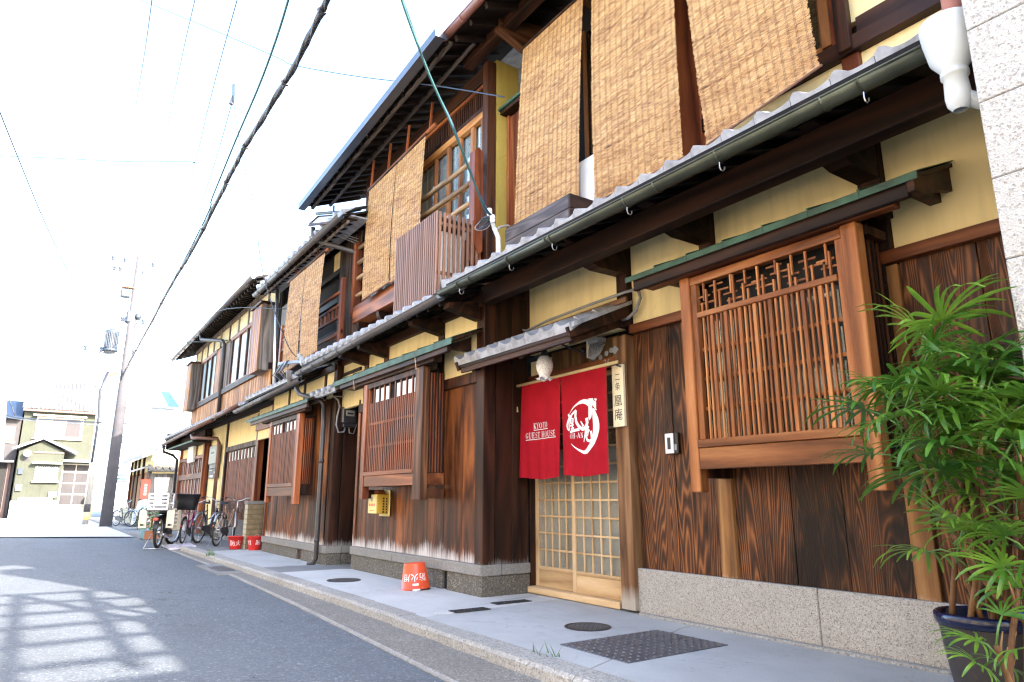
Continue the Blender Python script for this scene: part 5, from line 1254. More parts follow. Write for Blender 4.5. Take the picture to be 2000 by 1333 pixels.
# ---------------------------------------------------------------- reed blinds
def blind(label, TL, TR, BR_, BL, n, group, strings=14, rod=True, brod=True, bow=.02):
    TL, TR, BR_, BL = map(Vector, (TL, TR, BR_, BL))
    t = thing('reed_blind', label, 'reed blind', TL, group)
    m = M()
    for i in range(n):
        s = (i + .5) / n
        a = TL.lerp(BL, s); b2 = TR.lerp(BR_, s)
        d = (b2 - a).normalized(); L = (TL - BL).length / n
        e0 = rnd.uniform(-.004, .012) - (rnd.random() < .06) * .012; e1 = rnd.uniform(-.004, .012)
        a = a - d * e0; b2 = b2 + d * e1
        wob = rnd.uniform(-.0012, .0012)
        bowv = Vector((0, -bow * math.sin(math.pi * s), 0))
        h = L * .60; prev = None; k = 4; idx = len(m.v)
        for q in range(k + 1):
            p = a.lerp(b2, q / k) + bowv + Vector((0, rnd.uniform(-.0004, .0004), rnd.uniform(-.0006, .0006)))
            m.v += [tuple(p + Vector((0, .0015, h))), tuple(p + Vector((0, -.0004 + wob, 0))), tuple(p + Vector((0, .0015, -h)))]
        for q in range(k):
            o = idx + 3 * q
            m.f += [(o, o + 1, o + 4, o + 3), (o + 1, o + 2, o + 5, o + 4)]
    put('reed_mat', m, 'reed', t, kind='stuff')
    for k in range(strings):
        u = (k + .5) / strings + rnd.uniform(-.006, .006)
        for dd in (0, .011):
            pts = []
            for q in range(7):
                s = q / 6; p = TL.lerp(TR, min(.999, u + dd)).lerp(BL.lerp(BR_, min(.999, u + dd)), s) + Vector((0, -bow * math.sin(math.pi * s) - .0045, 0)); pts.append(p)
            put('string', M().tube(pts, .0011, 4, False), 'rope', t)
    if rod: put('top_rod', M().tube([TL + Vector((-.05, 0, .02)), TR + Vector((.05, 0, .02))], .018, 8), 'post', t, True)
    if brod:
        put('bottom_rod', M().tube([BL + Vector((-.01, -.003, -.008)), BR_ + Vector((.03, -.003, -.008))], .010, 7), 'rope', t, True)
        fr = M(); nfr = int((BR_ - BL).length / .06)
        for k in range(nfr):
            p = BL.lerp(BR_, (k + rnd.random()) / nfr)
            fr.tube([p + Vector((0, -.008, -.012)), p + Vector((.006, -.012, -.028)), p + Vector((.014, -.01, -.022))], .0018, 4)
        put('fringe', fr, 'rope', t, kind='stuff')
    return t
def ext(P, Q, z):
    P, Q = Vector(P), Vector(Q); return P + (Q - P) * ((z - P.z) / (Q.z - P.z))
GB = 'reed blinds hanging outside the upper windows'
blind('leftmost reed blind of the guest house, its foot behind the plank box', ext((-6.023,4.18,4.182), (-5.857,4.18,6.294), 6.30), ext((-4.895,4.18,4.046), (-4.76,4.18,6.245), 6.30), ext((-4.76,4.18,6.245), (-4.895,4.18,4.046), 3.72), ext((-5.857,4.18,6.294), (-6.023,4.18,4.182), 3.72), 300, GB)
blind('middle reed blind of the guest house, in front of the white air conditioner', ext((-4.66,4.18,3.874), (-4.615,4.18,6.146), 6.30), ext((-3.542,4.18,3.856), (-3.519,4.18,5.4), 6.30), (-3.542,4.18,3.865), (-4.66,4.18,3.874), 290, GB)
blind('rightmost reed blind of the guest house with its loose bottom edge hanging askew', ext((-3.28,4.18,3.864), (-3.367,4.18,5.296), 6.30), ext((-2.285,4.18,4.011), (-2.311,4.18,4.577), 6.30), (-2.284,4.18,4.015), (-3.28,4.18,3.864), 290, GB)
blind('left reed blind of the middle house, reaching down past the railing', (-9.79, 3.90, 5.93), (-8.78, 3.90, 5.96), (-8.80, 3.86, 4.10), (-9.77, 3.86, 4.07), 260, GB, 12)
blind('right reed blind of the middle house, behind the slatted screen', (-8.75, 3.90, 5.96), (-7.83, 3.90, 5.99), (-7.83, 3.86, 4.05), (-8.75, 3.86, 4.08), 260, GB, 12)
t = thing('blind_pole', 'long brown pole carrying the blinds of the middle house on thin hanging rods', 'pole', (-8.7, 3.91, 6.0))
put('pole', M().tube([(-9.85, 3.91, 5.96), (-7.55, 3.91, 6.04)], .03, 9), 'red_h', t, True)
for xx in (-9.75, -9.1, -8.45, -7.72): put('hanging_rod', M().bar((xx, 3.91, 6.0), (xx + .02, 3.93, 6.46), .022, .03), 'red_v', t)
blind('left reed blind of the narrow house, nearer the galvanised mast', (-12.78, 3.58, 5.12), (-11.86, 3.58, 5.12), (-11.92, 3.56, 3.36), (-12.80, 3.56, 3.30), 200, GB, 9)
blind('right reed blind of the narrow house, beside its corner railing post', (-11.84, 3.58, 5.12), (-10.85, 3.58, 5.12), (-10.88, 3.56, 3.42), (-11.78, 3.56, 3.38), 200, GB, 9)
t = thing('blind_pole', 'short brown pole carrying the pair of blinds of the narrow house', 'pole', (-11.8, 3.59, 5.15))
put('pole', M().tube([(-12.95, 3.59, 5.15), (-10.7, 3.59, 5.15)], .025, 8), 'red_h', t, True)

# ---------------------------------------------------------------- things standing on the eave roofs
t = thing('plank_box', 'grey-brown plank box hiding the foot of the left guest house blind', 'plank box', (-5.05, 3.75, 3.5))
for k, (z0, z1) in enumerate(((3.42, 3.535), (3.54, 3.665), (3.67, 3.81))):
    bx('plank', t, 'planter', -5.60, -4.55, 3.75, 3.775, z0, z1, .004)
    bx('plank', t, wood('box_end%d' % k, (.012, .006, .005), (.035, .018, .014), (.06, .032, .024), 'Y', rings=6), -4.549, -4.525, 3.75, 4.10, z0, z1, .004)
bx('inside', t, 'dark_in', -5.58, -4.56, 3.78, 4.10, 3.42, 3.79, 0)
t = thing('air_conditioner', 'white air conditioner outdoor unit between the guest house blinds', 'air conditioner', (-4.9, 4.4, 3.75))
bx('casing', t, 'white', -5.30, -4.55, 4.26, 4.50, 3.72, 4.47, .015)
put('grille_panel', M().box(-5.24, -4.95, 4.245, 4.262, 3.85, 4.40, .01), 'grey_pl', t); bx('service_panel', t, 'white', -4.80, -4.60, 4.225, 4.262, 3.80, 4.36, .014)
t = thing('slat_screen', 'brown slatted box screen around the air conditioner on the middle house eave', 'slatted screen', (-7.1, 3.7, 3.35))
n = 22
for i in range(n):
    xx = -7.66 + (1.085) * i / (n - 1)
    bx('slat', t, 'taupe_slat', xx - .015, xx + .015, 3.45, 3.466, 3.30, 4.305, .002)
for i in range(9):
    yy = 3.495 + .50 * i / 8
    bx('slat', t, 'taupe_slat', -6.585, -6.56, yy - .016, yy + .016, 3.33, 4.30, .003)
for zz in (3.55, 4.15): bx('cross_rail', t, 'taupe', -7.66, -6.59, 3.477, 3.50, zz, zz + .04, .003); bx('cross_rail', t, 'taupe', -6.61, -6.587, 3.50, 4.0, zz, zz + .04, .003)
bx('top_board', t, 'taupe', -7.66, -6.61, 3.502, 3.98, 4.24, 4.26, 0)
t = thing('air_conditioner', 'white air conditioner outdoor unit inside the brown slatted screen', 'air conditioner', (-7.0, 3.75, 3.5))
bx('casing', t, 'white', -7.45, -6.72, 3.60, 3.88, 3.50, 4.14, .015); bx('grille_panel', t, 'grey_pl', -7.38, -6.98, 3.585, 3.598, 3.6, 4.05, .004)
t = thing('service_mast', 'white bent cable mast with blue insulators at the corner of the middle house', 'cable mast', (-5.558,3.62,3.422))
mp = [(-5.577,3.62,3.417), (-5.521,3.62,3.522), (-5.531,3.62,3.665), (-5.6,3.62,3.789)]
put('mast', M().tube(mp, .024, 10), plain('chalky_mast', (.46, .45, .43), .7, 0, .25, 9), t, True)
put('strap', M().tube([(-5.6,3.62,3.772), (-5.61,3.6,3.873)], .022, 8), 'grey_pl', t)
for q in ((-5.655,3.59,3.985), (-5.594,3.59,3.889)):
    put('insulator', M().lathe([(.001, .045), (.022, .04), (.03, .01), (.016, 0), (.03, -.01), (.022, -.04), (.001, -.045)], q, 12), 'white', t, True)
for k in range(5):
    c0 = Vector((-5.781,3.6,3.91)); r_ = .05 + .012 * k
    put('cable_loop', M().tube([c0 + Vector((r_ * 1.6 * math.cos(a), .02 * math.sin(a * 2 + k), r_ * .7 * math.sin(a))) for a in [i * 2 * math.pi / 14 for i in range(15)]], .005, 5), ('wire_t', 'black', 'wire', 'black', 'wire_l')[k], t, True)
put('lead', M().tube([(-5.6,3.62,3.744), (-5.701,3.75,3.871), (-5.767,3.9,3.947), (-5.98,4.1,4.036)], .012, 7), 'wire_l', t, True)
t = thing('eave_lantern_frame', 'open white and dark tin vent shade hanging under the left end of the middle eave', 'awning', (-10.167,3.45,5.448))
A, B, C_, D_ = Vector((-11.073,3.35,5.648)), Vector((-9.917,3.45,5.326)), Vector((-10.397,3.75,5.693)), Vector((-11.548,3.65,6.041))
put('panel', M().add([A, B, C_, D_], [(0, 1, 2, 3)]), 'white', t)
for p, q in ((A, B), (B, C_), (C_, D_), (D_, A)): put('frame_bar', M().bar(p, q, .03, .04), 'post', t)
put('top_pipe', M().tube([(-11.52,3.6,6.078), (-10.476,3.9,5.833)], .03, 8), 'pipe_d', t, True)
put('hanger', M().bar((-10.603,3.6,5.898), (-10.599,3.6,5.729), .03, .03), 'dark_steel', t)
t = thing('rain_pipe', 'grey rain pipe running slantwise under the narrow house eave to the middle house post', 'rain pipe', (-11.041,3.42,5.512))
put('pipe', M().tube([(-11.061,3.42,5.613), (-11.058,3.42,5.461), (-11.034,3.48,5.382), (-10.394,4,5.062)], .04, 10), 'gutter_g', t, True)
for k in range(3): put('cable', M().tube([(-11.029,3.5,5.602), Vector((-10.594,3.7,5.371)) + Vector((0, 0, .03 * k)), Vector((-10.416,4,5.224)) + Vector((0, 0, .05 * k))], .008, 5), 'wire_l', t, True)
t = thing('downpipe', 'dark downpipe running from the eave to the pavement at the narrow house corner', 'downpipe', (-10.75, 3.70, .05))
put('pipe', M().tube([(-11.425,3.42,2.975), (-11.334,3.42,2.815), (-11.211,3.43,2.732), (-10.718,3.64,2.572), (-10.7,3.68,2.507), (-10.771,3.7,2.45), (-10.70, 3.69, 2.2), (-10.68, 3.69, .16), (-10.70, 3.66, .09), (-10.76, 3.60, .07)], .037, 12), 'pipe_d', t, True)
put('hopper', M().lathe([(.07, 3.24), (.075, 3.22), (.07, 3.12), (.045, 3.06), (.045, 2.95)], ((-11.702,3.42,3.192)[0], 3.40, -.05), 12), 'gutter_g', t, True)
for zz in (.4, 1.6): put('pipe_collar', M().lathe([(.041, 0), (.043, 0), (.043, .05), (.041, .05)], (-10.685, 3.69, zz), 14), 'pipe_d', t, True)
t = thing('downpipe', 'copper-brown downpipe beside the far house meter, bent under its eave', 'downpipe', (-19.2, 3.9, .05))
put('pipe', M().tube([(-20.5, 3.40, 2.75), (-20.4, 3.42, 2.66), (-20.0, 3.5, 2.64), (-19.75, 3.92, 2.62), (-19.7, 3.96, 2.5), (-19.65, 3.97, .1)], .05, 10), 'pipe_b', t, True)
t = thing('downpipe', 'black downpipe at the far end of the last townhouse', 'downpipe', (-25.4, 3.8, .05))
put('pipe', M().tube([(-25.3, 3.38, 2.75), (-25.3, 3.4, 2.55), (-25.35, 3.7, 2.45), (-25.4, 3.85, 2.3), (-25.4, 3.86, .05)], .05, 8), 'black', t, True)
t = thing('downpipe', 'dark downpipe between the two upstairs windows of the far house', 'downpipe', (-19.6, 3.8, 3.2))
put('pipe', M().tube([(-20.9, 3.42, 5.68), (-20.8, 3.44, 5.5), (-19.75, 3.80, 5.32), (-19.62, 3.84, 5.2), (-19.6, 3.85, 3.3)], .05, 8), 'pipe_d', t, True)
t = thing('mast', 'galvanised mast between the narrow house and the far house', 'mast', (-14.2, 3.7, 3.1))
put('pole', M().tube([(-13.227,3.55,3.11), (-14.186,3.72,5.361)], .035, 10), 'steel', t, True)
t = thing('cable_bracket', 'blue-grey bracket with insulators and coiled cables at the gutter junction of the narrow house', 'cable bracket', (-11.514,3.4,3.277))
put('arm', M().bar((-12.382,3.38,3.424), (-11.263,3.45,3.294), .05, .05), plain('blue_grey', (.18, .23, .32), .5), t)
for q in ((-11.255,3.4,3.358), (-11.106,3.4,3.289), (-11.968,3.4,3.35)): put('insulator', M().lathe([(.001, .06), (.03, .05), (.045, 0), (.03, -.05), (.001, -.06)], q, 10), 'grey_pl', t, True)
for k in range(7):
    a = Vector((-12.28,3.38,3.398)); b2 = Vector((-12.422,3.42,3.049))
    put('cable', M().tube([a + Vector((.08 * k, 0, 0)), a.lerp(b2, .5) + Vector((-.16 + .10 * k, -.08, 0)), b2 + Vector((.06 * k, .1, 0))], .009, 5), ('black', 'wire_l', 'wire')[k % 3], t, True)

# ---------------------------------------------------------------- meters, boxes, plates
def meter(label, axis, loc, w, h, mat):
    t = thing('electric_meter', label, 'electric meter', loc)
    x, y, z = loc
    if axis == 'X':
        P = lambda a0, a1, d0, d1, z0, z1, c: M().box(x + d0, x + d1, y + a0, y + a1, z + z0, z + z1, c)
    else:
        P = lambda a0, a1, d0, d1, z0, z1, c: M().box(x + a0, x + a1, y - d1, y - d0, z + z0, z + z1, c)
    put('case', P(-w / 2, w / 2, .01, .11, -h / 2, h / 2, .02), mat, t); put('window', P(-w * .28, w * .28, .108, .118, -h * .05, h * .3, .004), 'grey_pl', t)
    put('dial', P(-w * .2, w * .2, .117, .121, h * .05, h * .15, 0), 'black', t); put('terminal_cover', P(-w * .4, w * .4, .0, .09, -h * .72, -h * .5, .01), 'dark_steel', t)
    return t
mt = meter('grey electric meter with looping white cable in the dark alcove beside the slim lattice bay', 'X', (-10.44, 3.985, 2.33), .25, .26, 'dark_steel')
mx = -10.40
put('cable', M().tube([(mx, 3.72, 2.62), (mx, 3.80, 2.56), (mx, 3.83, 2.46), (mx, 3.80, 2.32), (mx, 3.79, 2.18), (mx, 3.83, 2.06), (mx, 3.92, 2.07), (mx, 3.94, 2.14)], .013, 7), 'wire_l', mt, True)
put('cable', M().tube([(mx, 3.72, 2.62), (mx, 3.90, 2.63), (mx, 4.04, 2.56), (mx, 4.12, 2.44), (mx, 4.13, 2.2), (mx, 4.08, 2.05), (mx, 4.01, 2.06), (mx, 4.0, 2.15)], .009, 6), 'grey_pl', mt, True)
meter('olive electric meter with glass window beside the copper-brown downpipe', 'Y', (-20.3, 4.06, 2.22), 1.0, .52, 'meter')
t = thing('notice_plate', 'black plate with white markings under the olive meter', 'plate', (-20.35, 4.0, 1.75))
bx('plate', t, 'black', -20.85, -19.85, 4.0, 4.03, 1.58, 1.94, .004)
pm = M()
for (a, b2, z0, z1) in ((-20.75, -20.55, 1.86, 1.89), (-20.45, -20.2, 1.86, 1.90), (-20.1, -19.95, 1.86, 1.9), (-20.75, -20.5, 1.80, 1.82), (-20.7, -20.3, 1.62, 1.67)): pm.box(a, b2, 3.997, 3.999, z0, z1)
pm.add([(-20.2, 3.998, 1.74), (-20.05, 3.998, 1.68), (-19.9, 3.998, 1.74), (-20.05, 3.998, 1.80)], [(0, 1, 2, 3)]); put('marking', pm, 'print_w', t)
t = thing('wall_box', 'slim white box on the far house lattice front', 'wall box', (-23.1, 3.9, 2.35))
bx('casing', t, 'white', -23.5, -22.7, 3.84, 3.94, 2.12, 2.62, .02)
t = thing('milk_box', 'yellow milk delivery box with dark vertical lettering hanging under the slim lattice bay', 'milk box', (-8.75, 3.85, 1.1))
bx('box_front', t, 'pale_yellow', -8.78, -8.52, 3.70, 3.72, .86, 1.10, .004)
bx('body', t, 'yellow', -8.78, -8.518, 3.721, 3.875, .855, 1.105, .006)
bx('back_plate', t, 'pale_yellow', -8.82, -8.50, 3.877, 3.892, .82, 1.16, .006)
bx('lid_stay', t, 'red_h', -8.74, -8.58, 3.74, 3.85, 1.107, 1.15, .003)
lt_ = M()
for i in range(6):
    z = 1.06 - i * .034
    lt_.box(-8.5155, -8.515, 3.79, 3.815, z - .022, z); lt_.box(-8.5155, -8.515, 3.835, 3.855, z - .026, z - .004)
put('lettering', lt_, 'print_b', t)
fm = M().lathe([(.001, 0), (.035, 0)], (-8.66, 3.6985, 1.04), 14, rot=Matrix.Rotation(R(90), 3, 'X'))
put('round_mark', fm, 'grey_pl', t); fm = M()
for i in range(4): fm.box(-8.74 + i * .05, -8.71 + i * .05, 3.6975, 3.6985, .95, .985)
fm.box(-8.72, -8.58, 3.6975, 3.6985, .89, .90); put('lettering', fm, 'sign_red', t)

# ---------------------------------------------------------------- fire buckets
def bucket(label, loc, r0, r1, h, mat, words_, a0, flip=False, tilt=None, ts=.08, zc=.5, water=False, gap=1.02):
    """r0 foot, r1 rim; flip = standing on its rim"""
    t = thing('fire_bucket', label, 'bucket', loc, 'red fire buckets')
    m = M(); th = .004
    P = [(r0, 0), (r0 + (r1 - r0) * .05, .012), (r1, h - .015), (r1 + .006, h - .012), (r1 + .006, h), (r1 - .002, h), (r0 - th, .015), (.001, .015)]
    if not flip: P = [(.001, 0)] + P
    else: P = [(.001, .02), (r0 - .01, .02), (r0 - .006, 0)] + P[0:7] + [(.001, .016)]
    F = (lambda z: h - z) if flip else (lambda z: z)
    m.lathe([(r, F(z)) for r, z in P], (0, 0, 0), 30)
    put('body', m, mat, t, True, local=True)
    tm = M()
    for k, wd in enumerate(words_):
        vs, fs = text_geo(wd, ts); ac = a0 + k * ts * gap / ((r0 + r1) / 2)
        pts = []
        for u, v in vs:
            zz = zc * h + v; rr = r0 + (r1 - r0) * zz / h + .0025; a = ac + u / rr
            if flip: a = -(ac + u / rr) + 2 * a0
            pts.append((rr * math.cos(a), rr * math.sin(a), F(zz)))
        tm.add(pts, fs)
    put('lettering', tm, 'print_w', t, local=True)
    hz = F(h - .02)
    hd = [(r1 * 1.02, 0, hz)] + [((r1 + .01) * math.cos(a), (r1 + .004) * .3 * math.sin(a) - (.0), hz + ((-.012 if flip else .0) - 0) + (0 if flip else .05) * math.sin(a)) for a in [math.pi * k / 10 for k in range(1, 10)]] + [(-r1 * 1.02, 0, hz)]
    put('bail', M().tube(hd, .003, 5), 'steel', t, True, local=True)
    if water: put('water', M().lathe([(.001, 0), (r1 - .012, 0)], (0, 0, h - .03), 24), 'white', t, True, local=True)
    if tilt: t.rotation_euler = tilt
    return t
# the viewing side of a thing at the wall looks towards (+X, -Y)
b1 = bucket('orange-red fire bucket turned upside down by the stone base', (-7.16, 3.62, .079), .118, .160, .275, 'red_or', '防火用', R(8), True, (R(3), R(-4), 0), .088, .52)
put('sticker', M().add([( .155 * math.cos(a), .155 * math.sin(a), z) for z in (.03, .065) for a in (R(-38), R(-30), R(-22), R(-14))], [(0, 1, 5, 4), (1, 2, 6, 5), (2, 3, 7, 6)]), 'print_w', b1, local=True)
put('bail_grip', M().tube([(.13, -.10, -.0), (.17, -.03, .0)], .010, 8), 'white', b1, True, local=True)
bucket('red fire bucket nearest the far house lattice wall, marked with two characters', (-15.05, 3.52, .055), .105, .150, .25, 'red', '防火', R(-40), False, None, .115, .45, True)
bucket('red fire bucket between the brick pillar and the narrow house', (-14.42, 3.74, .055), .110, .155, .27, 'red', '用防', R(-64), False, None, .10, .55, True, 1.75)

# ---------------------------------------------------------------- brick pillar
t = thing('brick_pillar', 'low tan brick wall end with grey cap beside the bicycles', 'brick wall', (-14.95, 3.9, .05))
bx('mortar_core', t, 'mortar', -15.08, -14.86, 3.665, 4.3, .05, .93, 0)
z = .055; k = 0
while z < .92:
    for j in range(2): bx('brick', t, 'brick', -14.862, -14.85, 3.66 + j * .32 + (k % 2) * .0, 3.66 + j * .32 + .312, z, z + .088, .003)
    bx('brick', t, 'brick_pale', -15.08, -14.864, 3.652, 3.664, z, z + .088, .003)  # the lit end face is painted in by paler bricks
    z += .098; k += 1
bx('cap', t, 'granite_cap', -15.10, -14.84, 3.64, 4.3, .935, 1.0, .006)

# ---------------------------------------------------------------- bicycles
def wheel(t, cx, r, rw, tmat='rubber', y=0, rim='steel', spokes=16, yaw=0.0, solid=False):
    w = bpy.data.objects.new('wheel', None); COL.objects.link(w); w.parent = t; w.location = (cx, y, r); w.rotation_euler = (0, 0, yaw)
    put('tyre', M().torus((0, 0, 0), r - rw, rw, 32, 8), tmat, w, True, local=True)
    put('rim', M().torus((0, 0, 0), r - 2 * rw - .004, .010, 32, 6, sq=1.4), rim, w, True, local=True)
    hub = M(); hub.tube([(0, -.045, 0), (0, .045, 0)], .02 if not solid else .055, 10); put('hub', hub, 'steel', w, True, local=True)
    sp = M()
    for i in range(spokes):
        a = 2 * math.pi * i / spokes; s = .03 if i % 2 else -.03
        sp.tube([(.018 * math.cos(a + .8), s, .018 * math.sin(a + .8)), ((r - 2 * rw - .01) * math.cos(a), 0, (r - 2 * rw - .01) * math.sin(a))], .0016, 3, False)
    put('spokes', sp, 'steel', w, local=True, kind='stuff')
    return w
def guard(t, cx, r, a0, a1, w, mat, yaw=0, name='mudguard'):
    m = M(); n = 14; vs = []
    rot = Matrix.Rotation(yaw, 3, 'Z')
    for i in range(n + 1):
        a = R(a0 + (a1 - a0) * i / n)
        for (dy, dr) in ((-w, -.016), (-w * .6, 0), (0, .006), (w * .6, 0), (w, -.016)):
            vs.append(Vector((cx, 0, r)) + rot @ Vector(((r + .02 + dr) * math.cos(a), dy, (r + .02 + dr) * math.sin(a))))
    m.add(vs, [(5 * i + k, 5 * i + k + 1, 5 * i + k + 6, 5 * i + k + 5) for i in range(n) for k in range(4)])
    return put(name, m, mat, t, True, local=True)
def basket(t, c, w, d, h, mat, solid=False):
    """open wire or plastic basket, c = centre of its foot"""
    c = Vector(c); m = M(); k = .78
    def P(sx, sy, z, f): return c + Vector((sx * d / 2 * f, sy * w / 2 * f, z))
    if solid:
        n = 20; vs = []
        def ringp(f, z, ins=0):
            out = []
            for i in range(n):
                a = 2 * math.pi * i / n; ca, sa = math.cos(a), math.sin(a)
                e = .55; sx = math.copysign(abs(ca) ** e, ca); sy = math.copysign(abs(sa) ** e, sa)
                out.append(c + Vector((sx * (d / 2 * f - ins), sy * (w / 2 * f - ins), z)))
            return out
        rings = [ringp(k, 0), ringp((k + 1) / 2, h * .5), ringp(1, h - .02), ringp(1.04, h - .018), ringp(1.04, h), ringp(1, h, .012), ringp(k, .01, .012)]
        for rg in rings: vs += rg
        fs = [(i * n + j, i * n + (j + 1) % n, (i + 1) * n + (j + 1) % n, (i + 1) * n + j) for i in range(len(rings) - 1) for j in range(n)] + [tuple(range(n - 1, -1, -1)), tuple((len(rings) - 1) * n + j for j in range(n))]
        return put('basket', m.add(vs, fs), mat, t, True, local=True)
    for z, f in ((0, k), (h * .33, k + .07), (h * .66, k + .15), (h, 1)):
        q = [P(-1, -1, z, f), P(1, -1, z, f), P(1, 1, z, f), P(-1, 1, z, f), P(-1, -1, z, f)]
        for a, b2 in zip(q, q[1:]): m.tube([a, b2], .0035 if z < h else .006, 5)
    for i in range(9):
        s = -1 + 2 * i / 8
        for sg in (-1, 1): m.tube([P(s, sg, 0, k), P(s, sg, h, 1)], .0025, 4); m.tube([P(sg, s, 0, k), P(sg, s, h, 1)], .0025, 4)
        m.tube([P(s, -1, 0, k), P(s, 1, 0, k)], .0025, 4)
    return put('basket', m, mat, t, local=True)
def bicycle(name, label, loc, rz, fmat, r=.33, L=1.06, lean=.04, front_basket=None, steer=.15, gmat='bike_silver', group='bicycles parked against the wall', rear_rack=True, swept=True, stand=True):
    t = thing(name, label, 'bicycle', loc, group, rz); t.rotation_euler = (lean, 0, rz)
    wheel(t, 0, r, .020); wheel(t, L, r, .020, yaw=steer)
    f = M(); bb = Vector((.43, 0, r - .06)); st = Vector((.30, 0, r + .40)); hd = Vector((L - .20, 0, r + .42)); hl = Vector((L - .15, 0, r + .26)); sd = Vector((.26, 0, r + .52))
    f.tube([bb, st, sd], .016, 8); f.tube([hd, hl], .019, 8)
    if swept:
        f.tube([hl + Vector((-.01, 0, .02)), Vector((.75, 0, r + .10)), Vector((.58, 0, r - .02)), bb], .019, 8)
        f.tube([hd + Vector((-.01, 0, -.04)), Vector((.70, 0, r + .22)), Vector((.40, 0, r + .18))], .012, 7)
    else:
        f.tube([hl + Vector((-.01, 0, .02)), bb], .017, 8); f.tube([hd, st], .015, 8)
    for s in (-1, 1): f.tube([Vector((0, .055 * s, r)), bb + Vector((0, .04 * s, 0))], .010, 6); f.tube([Vector((0, .055 * s, r)), st + Vector((0, .02 * s, -.02))], .008, 6)
    put('frame', f, fmat, t, True, local=True)
    k = M(); rot = Matrix.Rotation(steer, 3, 'Z')
    def H(x, y, z): v = rot @ Vector((x - L, y, 0)); return Vector((L + v.x, v.y, z))
    for s in (-1, 1): k.tube([H(L, .055 * s, r), H(L - .05, .05 * s, r + .10), H(L - .13, .045 * s, r + .24)], .010, 6)
    k.tube([H(L - .13, -.05, r + .25), H(L - .13, .05, r + .25)], .014, 6)
    put('fork', k, fmat, t, True, local=True)
    hb = M(); hz = r + .60
    hb.tube([H(L - .15, 0, r + .26), H(L - .21, 0, hz)], .013, 8)
    for s in (-1, 1): hb.tube([H(L - .21, 0, hz), H(L - .19, .08 * s, hz + .02), H(L - .20, .17 * s, hz + .07), H(L - .28, .25 * s, hz + .08), H(L - .40, .28 * s, hz + .05)], .011, 7)
    put('handlebar', hb, 'steel', t, True, local=True)
    for s in (-1, 1): put('grip', M().tube([H(L - .31, .262 * s, hz + .075), H(L - .43, .285 * s, hz + .04)], .016, 8), 'black', t, True, local=True)
    sa = M(); vs = []
    prof = [(-.13, .10, .0), (-.10, .105, .03), (-.02, .075, .045), (.06, .035, .045), (.13, .022, .03), (.15, .012, .01)]
    for x, w, z in prof:
        for a in range(7): tt = math.pi * a / 6; vs.append((sd.x + x, w * math.cos(tt), sd.z + .02 + z * math.sin(tt)))
    sa.add(vs, [(7 * i + j, 7 * i + j + 1, 7 * i + j + 8, 7 * i + j + 7) for i in range(5) for j in range(6)])
    sa.add([(sd.x + x, s * w, sd.z + .02) for x, w, z in prof for s in (-1, 1)], [(2 * i, 2 * i + 1, 2 * i + 3, 2 * i + 2) for i in range(5)])
    put('saddle', sa, 'black', t, True, local=True)
    guard(t, 0, r, -10, 150, .026, gmat); guard(t, L, r, 20, 175, .026, gmat, steer)
    cr = M(); cr.tube([bb + Vector((0, -.06, 0)), bb + Vector((0, .06, 0))], .022, 10); cr.torus(bb + Vector((0, -.05, 0)), .085, .008, 22, 6)
    for s in (-1, 1):
        cr.tube([bb + Vector((0, .065 * s, 0)), bb + Vector((.10 * s, .075 * s, -.13 * s))], .009, 6); cr.bar(bb + Vector((.10 * s - .045, .115 * s, -.13 * s)), bb + Vector((.10 * s + .045, .115 * s, -.13 * s)), .07, .02)
    put('crank', cr, 'dark_steel', t, True, local=True)
    put('chain_case', M().prism([(-.03, r + .05), (.45, r + .05), (.53, r - .06), (.45, r - .15), (.0, r - .05)], 'Y', -.062, -.052), 'dark_steel', t, local=True)
    if rear_rack:
        rk = M()
        for y in (-.06, -.02, .02, .06): rk.tube([(-.30, y, r + .36), (.22, y, r + .37)], .005, 5)
        for s in (-1, 1): rk.tube([(-.12, .07 * s, r + .36), (0, .065 * s, r)], .005, 5)
        put('rack', rk, 'steel', t, True, local=True)
    put('reflector', M().lathe([(.001, -.01), (.015, -.01), (.016, .0), (.001, .004)], (-r - .015, 0, r + .10), 12, rot=Matrix.Rotation(R(-90), 3, 'Y')), 'sign_red', t, local=True)
    if stand:
        s_ = M()
        for s in (-1, 1): s_.tube([(.0, .05 * s, r), (-.10, .12 * s, .02), (-.15, .12 * s, .015)], .007, 6)
        put('stand', s_, 'steel', t, True, local=True)
    if front_basket: basket(t, (L + .02, 0, r + .34), .34, .27, .24, 'dark_steel')
    return t
bicycle('bicycle', 'silver bicycle with tan frame nearest the brick pillar', (-16.05, 3.36, .055), R(150), 'bike_tan', .34, 1.06, .05, 'steel', .35)
bicycle('bicycle', 'dark navy bicycle with silver mudguards between the tan one and the pink one', (-17.35, 3.22, .055), R(146), 'bike_navy', .34, 1.06, .05, 'steel', -.25)
pk = bicycle('bicycle', 'magenta bicycle with a big black basket over its wheel', (-17.45, 2.92, .055), R(158), 'bike_pink', .29, .98, .03, None, .2, 'black')
basket(pk, (.06, 0, .74), .50, .42, .36, 'black', True)
fb = bicycle('bicycle', 'small dark bicycle far off beside the concrete pole', (-31.6, 2.85, .0), R(25), 'black', .30, .95, .03, None, .3, 'steel', 'bicycles parked against the wall')

